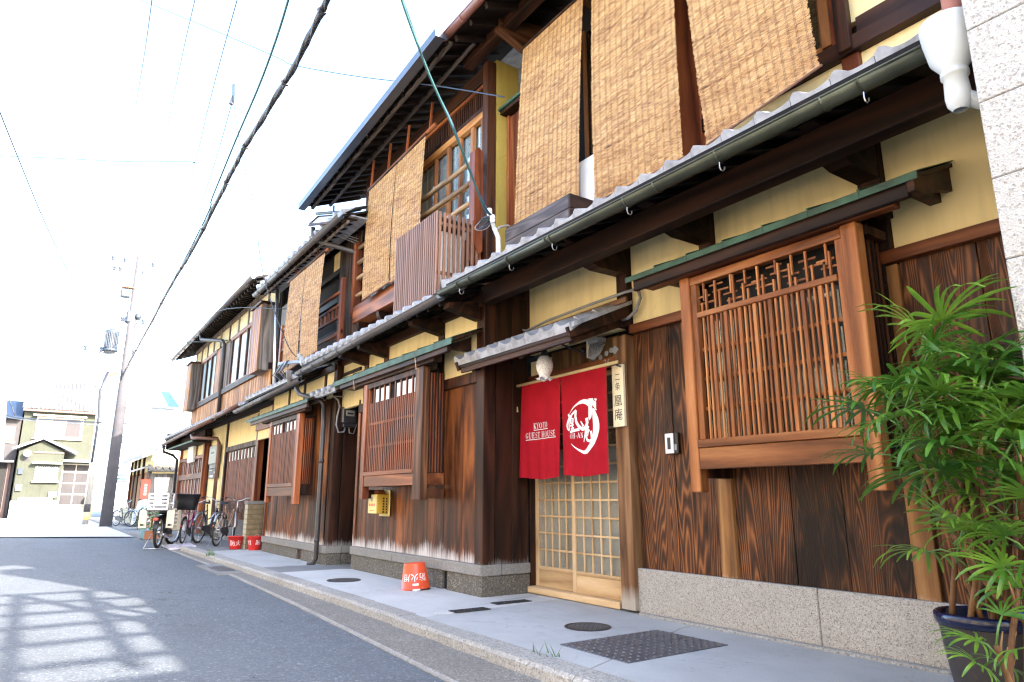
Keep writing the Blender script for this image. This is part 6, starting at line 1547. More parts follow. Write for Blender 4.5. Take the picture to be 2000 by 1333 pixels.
# delivery moped with milk crates
mp_ = thing('delivery_moped', 'black delivery moped loaded with white milk crates', 'moped', (-16.95, 2.36, .0), None, R(158))
wheel(mp_, 0, .335, .032, rim='steel', solid=True); wheel(mp_, 1.18, .335, .032, rim='steel', yaw=-.3)
f = M(); f.tube([(1.0, 0, .78), (.85, 0, .45), (.62, 0, .38), (.40, 0, .42), (.1, 0, .66)], .04, 10); f.tube([(.1, 0, .66), (.62, 0, .66)], .05, 8)
for s in (-1, 1): f.tube([(0, .10 * s, .335), (.45, .10 * s, .36)], .022, 8); f.tube([(0, .11 * s, .34), (.1, .11 * s, .68)], .022, 8); f.tube([(1.18, .07 * s, .335), (1.02, .06 * s, .80)], .02, 8)
put('frame', f, 'black', mp_, True, local=True)
put('engine', M().cbox((.52, 0, .30), (.34, .22, .20), Matrix.Identity(3), .04), 'dark_steel', mp_, local=True)
put('saddle', M().cbox((.46, 0, .76), (.46, .24, .10), Matrix.Identity(3), .035), 'black', mp_, local=True)
put('leg_shield', M().cbox((.98, 0, .58), (.05, .42, .50), Matrix.Identity(3), .02), 'cream', mp_, local=True)
put('headlight', M().lathe([(.001, .10), (.06, .09), (.075, .0), (.075, -.08), (.001, -.10)], (1.08, 0, .92), 14, rot=Matrix.Rotation(R(90), 3, 'Y')), 'steel', mp_, True, local=True)
hb = M()
for s in (-1, 1): hb.tube([(1.0, 0, .96), (.98, .15 * s, 1.02), (.86, .34 * s, 1.0)], .013, 7)
put('handlebar', hb, 'black', mp_, True, local=True)
guard(mp_, 0, .335, 10, 165, .055, 'black'); guard(mp_, 1.18, .335, 20, 165, .05, 'black', -.3)
put('exhaust', M().tube([(.5, -.14, .24), (.2, -.15, .24), (-.25, -.15, .30)], .035, 10), 'steel', mp_, True, local=True)
put('rear_rack', M().bar((-.38, 0, .80), (.22, 0, .80), .40, .025), 'dark_steel', mp_, local=True)
put('tail_light', M().cbox((-.36, 0, .62), (.05, .10, .06), Matrix.Identity(3), .01), 'sign_red', mp_, local=True)
put('stand', M().tube([(-.02, .14, .30), (-.28, .20, .015), (-.28, -.20, .015), (-.02, -.14, .30)], .010, 6), 'steel', mp_, True, local=True)
def crate(label, rel, size, mat, rows, group=None):
    """slotted carrying crate: four walls of bars"""
    w, d, h = size
    ca, sa = math.cos(R(158)), math.sin(R(158))
    loc = (mp_.location.x + rel[0] * ca - rel[1] * sa, mp_.location.y + rel[0] * sa + rel[1] * ca, rel[2])
    t = thing('crate', label, 'crate', loc, group, R(158))
    put('floor', M().box(-w / 2, w / 2, -d / 2, d / 2, 0, .012), mat, t, local=True)
    for k in range(rows + 1):
        z0 = h * k / (rows + .35); z1 = z0 + h * .42 / (rows)
        for s in (-1, 1):
            put('wall_bar', M().box(-w / 2, w / 2, s * d / 2 - .006, s * d / 2 + .006, z0, z1), mat, t, local=True)
            put('wall_bar', M().box(s * w / 2 - .006, s * w / 2 + .006, -d / 2 + .007, d / 2 - .007, z0, z1), mat, t, local=True)
    for sx in (-1, 1):
        for sy in (-1, 1): put('corner_post', M().box(sx * w / 2 - .022, sx * w / 2 + .008, sy * d / 2 - .022, sy * d / 2 + .008, 0, h), mat, t, local=True)
    put('handle_panel', M().box(-w / 2 - .008, -w / 2 + .002, -.07, .07, h * .3, h * .95), mat, t, local=True)
    return t
crate('white slotted milk crate on the moped rack', (-.10, 0, .815), (.44, .38, .34), 'white', 4)
crate('cream side crate hanging on the near side of the moped', (-.12, -.27, .44), (.36, .12, .36), 'cream', 4)
crate('cream side crate hanging on the far side of the moped', (-.12, .27, .44), (.36, .12, .36), 'cream', 4)
t = thing('crate_liner', 'white open tub standing on top of the milk crate', 'tub', (-16.86, 2.33, 1.15), None, R(158))
put('tub_wall', M().lathe([(.001, .02), (.17, .02), (.20, .34), (.21, .34), (.21, .325), (.18, .0), (.001, 0)], (0, 0, 0), 4, rot=Matrix.Rotation(R(45), 3, 'Z')), 'white', t, local=True)
# covered motorbike, planter, board and small things beyond
t = thing('covered_scooter', 'scooter under a pale blue striped cover far along the pavement', 'covered scooter', (-31.5, 3.7, .03), None, R(170))
cv = M(); nu, nv = 26, 14; vs = []
for i in range(nu + 1):
    u = i / nu; x = -.95 + 1.9 * u
    top = .62 + .38 * math.exp(-((u - .72) / .12) ** 2) + .14 * math.exp(-((u - .3) / .2) ** 2); w = .34 * math.sin(math.pi * min(1, max(0, u * .94 + .03))) ** .45
    for j in range(nv + 1):
        a = math.pi * j / nv; fw = .02 * math.sin(9 * u + j * 1.7) + .015 * math.sin(23 * u + j)
        vs.append((x, (w + fw) * math.cos(a), max(.04, (top + fw) * math.sin(a) ** .55) if 0 < j < nv else .04))
cv.add(vs, [(i * (nv + 1) + j, i * (nv + 1) + j + 1, (i + 1) * (nv + 1) + j + 1, (i + 1) * (nv + 1) + j) for i in range(nu) for j in range(nv)])
def stripe_mat():
    m, nt, b = newmat('striped_cover'); g = G(nt); v = g.coords((1, 1, 1), False)
    w = g.n('TexWave', bands_direction='Z'); w.inputs['Scale'].default_value = 5; w.inputs['Distortion'].default_value = 1.5; w.inputs['Detail Scale'].default_value = 1; g.l(v, w.inputs['Vector'])
    g.l(g.ramp(w.outputs[1], [(.35, (.22, .30, .40)), (.55, (.62, .66, .68))]), b.inputs['Base Color']); b.inputs['Roughness'].default_value = .4; return m
put('cover', cv, stripe_mat(), t, True, local=True)
for cx in (-.62, .62): wheel(t, cx, .25, .05, spokes=6)
t = thing('planter', 'teal planter box with a leafy green shrub at the end of the kerb', 'planter', (-20.9, 2.72, .02))
put('box', M().prism([(2.55, .02), (2.87, .02), (2.92, .24), (2.50, .24)], 'X', -21.35, -20.5), 'teal_pl', t)
bx('end_plate', t, 'terracotta', -20.5, -20.48, 2.52, 2.9, .02, .24, .002)
fl = M()
for _ in range(420):
    a, b2, c = rnd.gauss(0, .30), rnd.gauss(0, .16), abs(rnd.gauss(.28, .20)); p = Vector((-20.95 + a, 2.7 + b2, .24 + c)); s = rnd.uniform(.03, .07)
    d = Vector((rnd.gauss(0, 1), rnd.gauss(0, 1), rnd.gauss(.3, .6))).normalized(); e = d.cross(Vector((rnd.gauss(0, 1), rnd.gauss(0, 1), rnd.gauss(0, 1)))).normalized() * s * .45
    fl.add([p, p + d * s * .5 + e, p + d * s, p + d * s * .5 - e], [(0, 1, 2, 3)])
put('foliage', fl, 'leaf', t, kind='stuff')
for k in range(5): put('stem', M().tube([(-21.1 + k * .1, 2.7, .2), (-21.1 + k * .11, 2.7, .55)], .008, 5), 'stem', t)
t = thing('leaning_board', 'pale lilac board leaning behind the planter', 'board', (-22.2, 2.9, .03))
put('board', M().bar((-22.2, 2.75, .05), (-22.2, 3.15, .62), .9, .03), 'lilac', t)
t = thing('ramp_board', 'flat pale lilac ramp board lying on the kerb end by the moped', 'ramp board', (-16.5, 2.75, .03))
put('board', M().add([(-16.25, 2.50, .03), (-16.2, 3.0, .075), (-17.6, 3.1, .07), (-17.6, 2.55, .03), (-16.25, 2.50, .005), (-16.2, 3.0, .03), (-17.6, 3.1, .03), (-17.6, 2.55, .005)], [(0, 1, 2, 3), (7, 6, 5, 4), (0, 4, 5, 1), (1, 5, 6, 2), (2, 6, 7, 3), (3, 7, 4, 0)]), 'lilac', t)

# ---------------------------------------------------------------- old wooden house at the corner
t = thing('old_house', 'small old wooden house with tiled roof and grey board side at the street corner', 'house', (-37, 4.2, 0))
boards(t, [4.15 + .22 * i for i in range(17)], 0, .25, 2.12, wood('silvered_board', (.05, .048, .048), (.12, .118, .118), (.20, .195, .19), 'Z', .8, rings=5), axis='Y', fix=-34.0, name='side_board')
bx('corner_post', t, 'grey_v', -34.08, -33.97, 4.02, 4.14, 0, 2.5)
bx('street_wall', t, 'orange_v', -41, -34.1, 4.15, 4.2, .25, 2.2, 0); bx('street_wall', t, 'plaster', -41, -34.1, 4.14, 4.2, 2.2, 2.95, 0)
for xx in (-40.9, -39.4, -37.9, -36.2): bx('post', t, 'post', xx - .12, xx + .12, 4.05, 4.149, .1, 2.9)
bx('door', t, 'post', -39.2, -38.1, 4.10, 4.14, .1, 2.1); bx('door_panel', t, 'orange_v', -37.7, -36.4, 4.1, 4.14, .3, 2.1)
put('pent_roof', M().prism([(3.45, 2.22), (4.15, 2.5), (4.15, 2.42), (3.45, 2.16)], 'X', -41.2, -34.6), 'tile', t)
er = put('main_roof', M().prism([(3.7, 2.85), (6.6, 4.2), (9.2, 2.85), (9.2, 2.75), (6.6, 4.08), (3.7, 2.75)], 'X', -41.4, -33.6), 'tile', t)
tile_rows(er, -41.4, -33.6, .6, 3.7, 2.90, R(25), 6, 'tile', 'apron', L=.5)
put('side_roof', M().prism([(4.0, 2.2), (7.9, 2.2), (7.9, 2.25), (4.0, 2.25)], 'X', -34.0, -33.3), 'tile_pale', t)
for i in range(14): put('side_tile', M().bar((-34.0, 4.1 + i * .28, 2.42), (-33.25, 4.1 + i * .28, 2.26), .20, .05), 'tile_pale', t)
put('ridge_tile', M().tube([(-41.5, 6.6, 4.24), (-33.5, 6.6, 4.24)], .12, 8), 'tile', t)
bx('gable_fill', t, 'plaster', -34.05, -33.98, 4.2, 8.9, 2.12, 2.7, 0); bx('house_body', t, 'plaster', -41, -34.1, 4.3, 9, 0, 2.7, 0)
t = thing('banner_sign', 'red upright sign board with white characters in front of the old wooden house', 'sign', (-33.9,4.007,1.439))
c0 = Vector((-33.9,4.007,1.439))
bx('board', t, 'sign_red', -33.92, -33.88, c0.y - .19, c0.y + .17, c0.z - .42, c0.z + .42, .004)
sm = M()
for k in range(4):                                              # four small characters too worn to read
    zz = c0.z + .17 - k * .125
    for (ya, yb, za, zb) in ((-.05, .05, .035, .045), (-.05, -.035, -.04, .03), (.035, .05, -.04, .03), (-.03, .03, -.005, .008), (-.05, .05, -.05, -.042)[:5 if k % 2 == 0 else 4]): sm.box(-33.878, -33.876, c0.y + ya, c0.y + yb, zz + za, zz + zb)
put('lettering', sm, 'print_w', t)
bx('leg', t, 'steel', -33.92, -33.9, c0.y - .02, c0.y + .02, .0, c0.z - .42, 0)
t = thing('low_wall', 'low pale brick wall at the old house corner', 'wall', (-35.5, 3.6, 0))
bx('wall', t, 'mortar', -39, -34.2, 3.60, 3.75, 0, .62, 0)
for k in range(6):
    for j in range(9): bx('brick', t, 'brick_pale', -39 + j * .53, -38.48 + j * .53, 3.588, 3.599, .01 + k * .102, .105 + k * .102, 0)

# ---------------------------------------------------------------- house facing us at the end of the street
E_ = thing('house', 'olive stucco house facing down the street with gabled porch and tiled roof', 'house', (-46, .8, 0))
FX = -46.0
def fb_(name, mat, y0, y1, z0, z1, d0=0.0, d1=.06, par=E_, c=0): return bx(name, par, mat, FX - .0 + d0, FX + d1, y0, y1, z0, z1, c)
bx('wall', E_, 'olive', -54, FX, -.92, 2.45, 0, 5.9, 0)
put('roof', M().add([(FX + .5, -1.05, 5.86), (FX + .5, 2.68, 5.86), (FX - 3.6, 2.6, 8.0), (FX - 3.6, -1.0, 8.0), (FX - 8, 2.6, 5.9), (FX - 8, -1.0, 5.9)], [(0, 1, 2, 3), (3, 2, 4, 5)]), 'tile_pale', E_)
for i in range(19):
    y = -1.0 + 3.65 * i / 18
    put('tile_ridge', M().bar((FX + .52, y, 5.90), (FX - 3.55, y, 8.03), .07, .05), 'tile_pale', E_)
put('ridge_tile', M().tube([(FX - 3.6, -1.05, 8.05), (FX - 3.6, 2.65, 8.05)], .12, 8), 'tile_pale', E_)
bx('eave_board', E_, 'pink_sh', FX + .38, FX + .44, -1.0, 2.6, 5.72, 5.85, 0)
fb_('window_frame', 'cream', -.32, 1.9, 4.30, 5.48, 0, .05)
fb_('shutter', 'pink_sh', .42, 1.05, 4.42, 5.38, .051, .07); fb_('shutter', 'mauve', 1.07, 1.78, 4.42, 5.38, .051, .07); fb_('shutter', plain('pale_green_shutter', (.12, .13, .095), .6), -.25, .40, 4.42, 5.38, .051, .07)
fb_('awning', 'white', -.5, 2.0, 5.50, 5.56, 0, .45); fb_('window_sill', 'cream', -.42, 1.95, 4.24, 4.296, 0, .16)
# porch block with its gable
bx('porch_wall', E_, 'olive', FX + .002, FX + 1.0, -.86, 1.16, 0, 3.5, 0)
put('porch_roof', M().add([(FX + 1.35, -1.15, 3.56), (FX + 1.35, .14, 4.16), (FX + 1.35, 1.75, 3.40), (FX, -1.15, 3.56), (FX, .14, 4.16), (FX, 1.75, 3.40), (FX + 1.35, -1.15, 3.68), (FX + 1.35, .14, 4.28), (FX + 1.35, 1.75, 3.52), (FX, -1.15, 3.68), (FX, .14, 4.28), (FX, 1.75, 3.52)], [(0, 1, 7, 6), (1, 2, 8, 7), (6, 7, 10, 9), (7, 8, 11, 10), (0, 3, 4, 1), (1, 4, 5, 2), (0, 6, 9, 3), (2, 5, 11, 8)]), 'tile', E_)
put('gable_fill', M().prism([(-.86, 3.5), (1.2, 3.5), (.14, 4.08)], 'X', FX + .9, FX + 1.0), 'olive', E_); bx('gable_beam', E_, 'pink_sh', FX + 1.001, FX + 1.05, -.2, 1.16, 3.42, 3.52, 0)
put('ridge_end', M().lathe([(.001, .06), (.16, .05), (.18, -.08), (.001, -.1)], (FX + 1.35, .14, 4.32), 12, rot=Matrix.Rotation(R(90), 3, 'Y')), 'tile', E_)
fx2 = FX + 1.0
def pb(name, mat, y0, y1, z0, z1, d0, d1): return bx(name, E_, mat, fx2 + d0, fx2 + d1, y0, y1, z0, z1, 0)
pb('window', 'shade_blue', -.05, 1.0, 1.98, 2.72, .001, .02); pb('window_frame', 'cream', -.12, 1.08, 1.88, 1.98, .001, .20); pb('awning', 'white', -.22, 1.12, 2.86, 2.94, .001, .40)
gm = M()
for i in range(-6, 12):
    for s in (-1, 1):
        y0 = -.05 + i * .1; 
        a, b2 = (y0, 1.98), (y0 + s * .5, 2.72)
        ya, yb = max(-.05, min(1.0, a[0])), max(-.05, min(1.0, b2[0]))
        if abs(yb - ya) > .05: gm.bar((fx2 + .06, ya, 1.98 + (ya - a[0]) / (b2[0] - a[0]) * .74), (fx2 + .06, yb, 1.98 + (yb - a[0]) / (b2[0] - a[0]) * .74), .015, .015)
put('window_grille', gm, 'white', E_, kind='stuff')
pb('base_course', 'white_bld', -.9, 1.18, 0, .92, .0005, .06); pb('meter', 'shade_blue', -.78, -.58, 2.3, 2.6, .001, .12); pb('letter_box', 'white', -.76, -.52, 1.45, 1.75, .001, .15); pb('hatch', 'mauve', -.62, -.34, 3.0, 3.22, .001, .02); pb('ledge', 'cream', -.6, .9, .94, 1.10, .001, .10); pb('letter_box', 'white', .72, 1.05, 1.1, 1.4, .001, .16)
fb_('door_frame', 'cream', 1.17, 2.55, .62, 2.95, 0, .05)
for a, b2 in ((1.25, 1.82), (1.86, 2.45)):
    for z0, z1 in ((.72, 1.25), (1.30, 1.85), (1.90, 2.45), (2.52, 2.88)): fb_('door_pane', 'mauve', a, b2, z0, z1, .051, .06)
fb_('canopy', 'white', 1.15, 2.72, 3.02, 3.12, .0, .9)
for k in range(4): bx('step', E_, 'granite', FX + .05, FX + 1.4 - k * .3, 1.18, 2.6, k * .15, k * .15 + .148, .004)
for k in range(13): fb_('gate_brick', 'brick_pale', 2.55, 2.85, k * .1, k * .1 + .092, .3, .8, c=.004)
put('dish', M().lathe([(.001, .05), (.10, .04), (.18, 0), (.185, .005), (.10, .05), (.001, .06)], (fx2 + .35, -.5, 3.38), 16, rot=Matrix.Rotation(R(70), 3, 'Y')), 'white', E_, True)
t = thing('house', 'grey rendered house at the far left edge with a mauve shutter', 'house', (-46.2, -2.5, 0))
bx('wall', t, 'mauve', -54, -46.2, -5.5, -1.0, 0, 5.3, 0); put('roof', M().prism([(-45.7, 5.3), (-49, 6.6), (-53, 5.3)], 'Y', -5.6, -1.0), 'shade_blue', t)
bx('shutter', t, 'pink_sh', -46.2, -46.14, -2.6, -1.2, 4.1, 4.9, 0); bx('canopy', t, 'white', -46.2, -45.5, -4, -1.05, 2.95, 3.02, 0); bx('garage', t, 'dark_in', -46.2, -46.15, -4, -1.35, .3, 2.9, 0); bx('frame', t, 'pink_sh', -46.2, -46.1, -1.3, -1.15, 0, 2.9, 0); bx('window_band', t, 'cream', -46.2, -46.12, -2.7, -1.15, 3.98, 4.06, 0)
# white apartment block
t = thing('apartment_building', 'white apartment block with slit windows behind the corner house', 'building', (-52, 6, 0))
bx('wall', t, 'white_bld', -53.9, -52, 3.9, 5.95, 0, 8.75, 0); bx('wall', t, 'white_bld', -55, -53.2, 5.951, 8.2, 0, 7.0, 0)
for (y0, y1, z0, z1) in ((4.1, 4.6, 7.7, 7.85), (4.05, 4.7, 6.85, 7.0)): bx('slit_window', t, 'shade_blue', -52, -51.95, y0, y1, z0, z1, 0)
for (z0, z1) in ((4.7, 5.55), (2.2, 2.6)): w = bx('window', t, plain('pale_blue_pane', (.028, .062, .078), .3), -52, -51.96, 4.4, 5.0, z0, z1, 0); bx('window_sill', w, 'shade_blue', -51.959, -51.9, 4.35, 5.05, z0 - .1, z0 - .02, 0); bx('mullion', w, 'white', -51.959, -51.94, 4.4, 5.0, (z0 + z1) / 2 - .02, (z0 + z1) / 2 + .02, 0)
for z0 in (6.0, 3.05): bx('balcony_slab', t, 'shade_blue', -52.5, -51.9, 3.95, 5.9, z0 - .12, z0, 0)
bl = bx('balcony', t, 'white_bld', -53.2, -51.9, 5.96, 7.9, 5.5, 5.62, 0)
for k in range(16): bx('baluster', bl, 'white', -51.93, -51.9, 5.98 + k * .125, 6.02 + k * .125, 5.62, 6.4, 0)
bx('top_rail', bl, 'white', -51.95, -51.88, 5.96, 7.95, 6.4, 6.46, 0); bx('balcony_roof', t, 'shade_blue', -53.2, -51.9, 5.96, 7.8, 7.1, 7.2, 0); bx('balcony_door', t, 'curtain', -53.19, -53.15, 6.1, 7.2, 5.7, 6.9, 0)
put('roof_light', M().add([(-52.3, 7.0, 7.2), (-52.0, 7.7, 7.2), (-54, 7.2, 8.5), (-54, 6.6, 8.5)], [(0, 1, 2, 3)]), plain('pale_teal_panel', (.032, .066, .080), .3), t)

t = thing('building', 'pale beige house behind the apartment balcony', 'building', (-56, 8.5, 0))
bx('wall', t, 'white_bld', -64, -55, 8.3, 14, 0, 7.5, 0)

# ---------------------------------------------------------------- utility poles and cables
PX, PY = -30.56, 2.42
t = thing('utility_pole', 'tall concrete utility pole with crossarms and transformer at the end of the pavement', 'utility pole', (PX, PY, 0))
put('pole', M().tube([(PX, PY, 0), (PX, PY, 5.5), (PX, PY, 10.7)], .21, 16, True, .13), 'pole', t, True)
put('base_wrap', M().tube([(PX, PY, 0), (PX, PY, .05)], .23, 16), 'pole', t, True)
lb = plain('blue_grey_fitting', (.030, .044, .066), .6)
for z, a, b2, dx in ((10.35, -1.0, .55, 0), (9.95, -.9, .2, 0), (7.9, -.4, .45, 0), (6.6, -1.5, .25, 0)):
    put('crossarm', M().bar((PX, PY + a, z), (PX + dx, PY + b2, z), .08, .08), lb, t)
    for y in (a + .05, (a + b2) / 2 - .3, b2 - .05): put('insulator', M().lathe([(.001, .22), (.05, .2), (.07, .1), (.03, .08), (.07, .02), (.03, 0)], (PX, PY + y, z + .04), 8), lb, t, True)
put('transformer', M().lathe([(.001, 0), (.26, 0), (.27, .05), (.25, .1), (.25, .75), (.27, .8), (.1, .9), (.001, .9)], (PX, PY - .62, 6.68), 14), lb, t, True)
for k in range(9): put('cooling_fin', M().box(PX + .25, PX + .29, PY - .85 + k * .055, PY - .835 + k * .055, 6.8, 7.4), lb, t)
put('breaker', M().cbox((PX, PY - .35, 9.1), (.3, .35, .35), Matrix.Identity(3), .04), lb, t); put('breaker_hood', M().cbox((PX, PY - .28, 9.35), (.3, .45, .04), Matrix.Identity(3), .01), 'terracotta', t)
put('splice_box', M().cbox((PX, PY - .1, 8.15), (.3, .25, .5), Matrix.Identity(3), .05), lb, t); put('splice_box', M().cbox((PX, PY + .2, 8.2), (.5, .2, .22), Matrix.Identity(3), .05), lb, t)
for k in range(4): put('cable_coil', M().torus((PX + .22, PY - .16 + k * .01, 5.75), .13 + .02 * k, .016, 16, 5, sq=1), 'cable', t, True)
put('orange_cover', M().tube([(PX + .2, PY - .55, 5.7), (PX + .2, PY - .25, 5.85)], .06, 8), plain('orange_cover', (.7, .16, .05), .5), t)
for k in range(13): put('step_bolt', M().tube([(PX, PY - .28, 1.8 + k * .42), (PX, PY + .28, 1.8 + k * .42)], .012, 5), lb, t)
t = thing('utility_pole', 'slimmer pale pole just behind the tall one with striped guard', 'utility pole', (-33.5, 1.95, 0))
put('pole', M().tube([(-33.5, 1.92, 0), (-33.5, 1.95, 6.6)], .11, 12), 'granite', t, True)
put('cable_run', M().tube([(-33.34, 1.85, 2.5), (-33.33, 1.88, 4.4), (-33.3, 1.8, 5.4), (-33.3, 2.0, 6.3)], .05, 6), 'cable', t, True)
for k in range(2): put('guard_band', M().tube([(-33.5, 1.92, .2 + k * .32), (-33.5, 1.92, .5 + k * .32)], .118, 12), ('pale_yellow', 'mauve')[k % 2], t, True)
t = thing('utility_pole', 'thin pale pole at the far left edge in front of the grey house', 'utility pole', (-40, -2.0, 0))
put('pole', M().tube([(-40,-1.441,2.767), (-40,-1.75,6.474)], .12, 10), 'white_bld', t, True); put('crossarm', M().bar((-40,-2.036,6.275), (-40,-1.499,6.374), .05, .05), lb, t); put('cable', M().tube([(-40,-1.645,5.992), (-40,-1.424,5.522), (-40,-1.132,4.812), (-40,-0.82,4.711)], .03, 5), 'cable', t, True)
# bundle of black cables
BP = [(-4.6,1.45,4.992),(-5.077,1.482,4.999),(-5.845,1.523,5.016),(-6.719,1.539,5.052),(-7.812,1.552,5.101),(-8.582,1.58,5.125),(-9.326,1.613,5.144),(-10.667,1.673,5.179),(-12.326,1.741,5.226),(-13.742,1.776,5.28),(-15.41,1.82,5.341),(-18.674,1.94,5.44),(-23.305,2.098,5.589),(-30.5,2.337,5.823)]
t = thing('cable_bundle', 'thick twisted bundle of black cables running overhead to the tall pole', 'cable', BP[0])
def smooth(P, n=8):
    P = [Vector(p) for p in P]; out = []
    for i in range(len(P) - 1):
        p0, p1, p2, p3 = P[max(i - 1, 0)], P[i], P[i + 1], P[min(i + 2, len(P) - 1)]
        for k in range(n):
            s = k / n
            out.append(.5 * ((2 * p1) + (p2 - p0) * s + (2 * p0 - 5 * p1 + 4 * p2 - p3) * s * s + (3 * p1 - p0 - 3 * p2 + p3) * s ** 3))
    return out + [P[-1]]
SB = smooth(BP, 8)
for k in range(4):
    pts = [p + Vector((0, (.017 if k else 0) * math.cos(i * (.55 + .06 * k) + k * 2.1), (.017 if k else 0) * math.sin(i * (.55 + .06 * k) + k * 2.1))) for i, p in enumerate(SB)]
    put('cable', M().tube(pts, (.026, .017, .013, .010)[k], 7), ('cable', 'cable', 'dark_steel', 'cable')[k], t, True)
for i in range(6, len(SB) - 4, 13):
    d = (SB[i + 1] - SB[i]).normalized()
    put('cable_tie', M().tube([SB[i] - d * .02, SB[i] + d * .02], .042, 8), 'cable', t)
WN = [0]
def wire(label, pts, r, mat, name='wire', group='overhead wires'):
    P = smooth(pts, 5)
    o = put(name, M().tube(P, r * 1.3, 5), mat, None, True, origin=P[0]); tag(o, label, 'wire', group); return o
wire('teal wire just left of the cable bundle', [(-6,1.464,5.879),(-6.702,1.536,5.855),(-7.687,1.607,5.833),(-9.124,1.675,5.816),(-11.138,1.784,5.785),(-13.58,1.908,5.753),(-30.5,2.346,5.742)], .010, 'wire_t')
wire('teal and blue service wire dropping to the cable mast at the middle house corner', [(-4.3,1.886,4.897),(-4.411,2.024,4.785),(-4.642,2.338,4.546),(-4.852,2.661,4.324),(-5.119,3.04,4.045),(-5.312,3.306,3.845),(-5.35,3.409,3.802)], .0085, 'wire_t')
wire('second blue strand twisted with the teal service wire', [(-4.32,1.903,4.919),(-4.427,2.045,4.804),(-4.655,2.335,4.562),(-4.865,2.689,4.324),(-5.118,3.028,4.052),(-5.3,3.316,3.848),(-5.34,3.414,3.8)], .006, 'wire')
wire('thin blue wire crossing from the top left to the yellow corner wall', [(-14,0.471,10.831),(-11.876,1.48,9.279),(-10.076,2.334,7.938),(-9.682,2.521,7.636),(-8.433,3.104,6.963),(-7.165,3.688,6.341),(-6.2,4.137,5.827)], .007, 'wire')
wire('pale blue wire crossing level at the left, ending at a small fitting', [(-16,-1.468,7.681),(-15.69,-0.382,7.805),(-15.362,0.767,7.936),(-15.059,1.784,8.107),(-15,2.019,8.103)], .010, 'wire')
wire('thin wire from the fitting to the narrow house eave', [(-15,2.021,8.079),(-14.03,2.463,7.356),(-12.823,3.024,6.575),(-11.759,3.52,5.924),(-11.6,3.59,5.786)], .008, 'wire_l')
wire('thin service wire dropping to the bracket at the narrow house gutter', [(-13,2.26,8.742),(-12.69,2.434,7.55),(-12.319,2.677,6.32),(-11.95,2.878,4.872),(-11.483,3.235,3.625),(-11.3,3.398,3.347)], .007, 'cable')
wire('wire from the far left dropping to the distant pole', [(-14,-1.385,7.798),(-16.052,-1.049,7.65),(-18.98,-0.551,7.447),(-22.662,0.145,7.221),(-24.823,0.627,7.13),(-32,1.922,6.666)], .010, 'cable')
wire('second wire from the far left edge, just below the first', [(-14,-1.355,7.578),(-16.034,-1.052,7.416),(-18.874,-0.582,7.208),(-22,0.022,7.019)], .006, 'wire_l')
wire('long faint wire, leftmost of the steep ones', [(-9,0.466,7.476),(-11.585,0.601,8.243),(-15.007,0.755,9.257),(-19.268,0.965,10.52),(-28,1.486,13.115)], .007, 'wire')
wire('long faint wire, second of the steep ones', [(-9,0.971,7.715),(-10.866,1.093,8.107),(-14.193,1.334,8.804),(-18.145,1.639,9.63),(-28,2.479,11.684)], .006, 'wire')
wire('long faint wire, third of the steep ones', [(-8,1.334,7.197),(-9.765,1.473,7.338),(-11.815,1.653,7.497),(-14.111,1.862,7.674),(-21.181,2.368,8.253),(-29,2.528,9.07)], .006, 'wire')
wire('faint wire running from the hanging fitting down to the tall pole', [(-14,2.419,9.147),(-15.886,2.556,8.904),(-18.147,2.67,8.631),(-21.18,2.703,8.325),(-30,2.477,7.631)], .008, 'wire')
wire('faint diagonal wire at the top left corner, upper one', [(-14,-0.747,10.328),(-15.866,-0.048,11.247),(-18.631,1.04,12.725),(-20,1.536,13.369)], .007, 'wire_l')
wire('faint diagonal wire at the top left corner, lower one', [(-14,-1.641,9.67),(-15.192,-1.198,10.106),(-17.043,-0.435,10.929),(-20,0.757,12.184)], .006, 'wire_l')
wire('faint dashed-looking wire in the sky left of the fitting', [(-14,-1.588,9.609),(-14.204,-0.855,9.302),(-14.467,-0.049,8.905),(-14.688,0.739,8.57),(-15,2.019,8.103)], .006, 'wire')
wire('cable pair in front of the olive house eaves', [(-40,-1.862,5.004),(-37.919,-0.976,4.6),(-34.108,0.609,4.212),(-31,1.896,3.928)], .022, 'cable')
wire('lower cable in front of the olive house windows', [(-40,-1.84,4.837),(-36.821,-0.473,4.392),(-33.044,1.128,4.022),(-31,1.996,3.815)], .014, 'wire_l')
wire('cable crossing in front of the white apartment', [(-31,2.426,4.183),(-32.265,3.237,4.293),(-33.843,4.22,4.278),(-36,5.6,4.453)], .014, 'cable')
wire('thin wire under the far house eave', [(-22,3.037,5.608),(-20.638,3.509,5.412),(-19.5,3.895,5.29)], .010, 'cable')
wire('thin wire slanting to the far house gutter', [(-26,2.83,5.94),(-23.198,3.077,5.643),(-17.971,3.222,5.64),(-13.5,3.752,4.77)], .007, 'cable')
t = thing('line_fitting', 'small hanging line fitting high above the street left of the cable bundle', 'fitting', (-14,2.439,9.275))
c0 = Vector((-14,2.439,9.275))
put('clamp', M().tube([c0 + Vector((0, 0, .35)), c0 + Vector((0, .02, .1)), c0 + Vector((0, -.03, -.12))], .045, 7), lb, t); put('ring', M().torus(c0, .09, .014, 14, 5), lb, t)

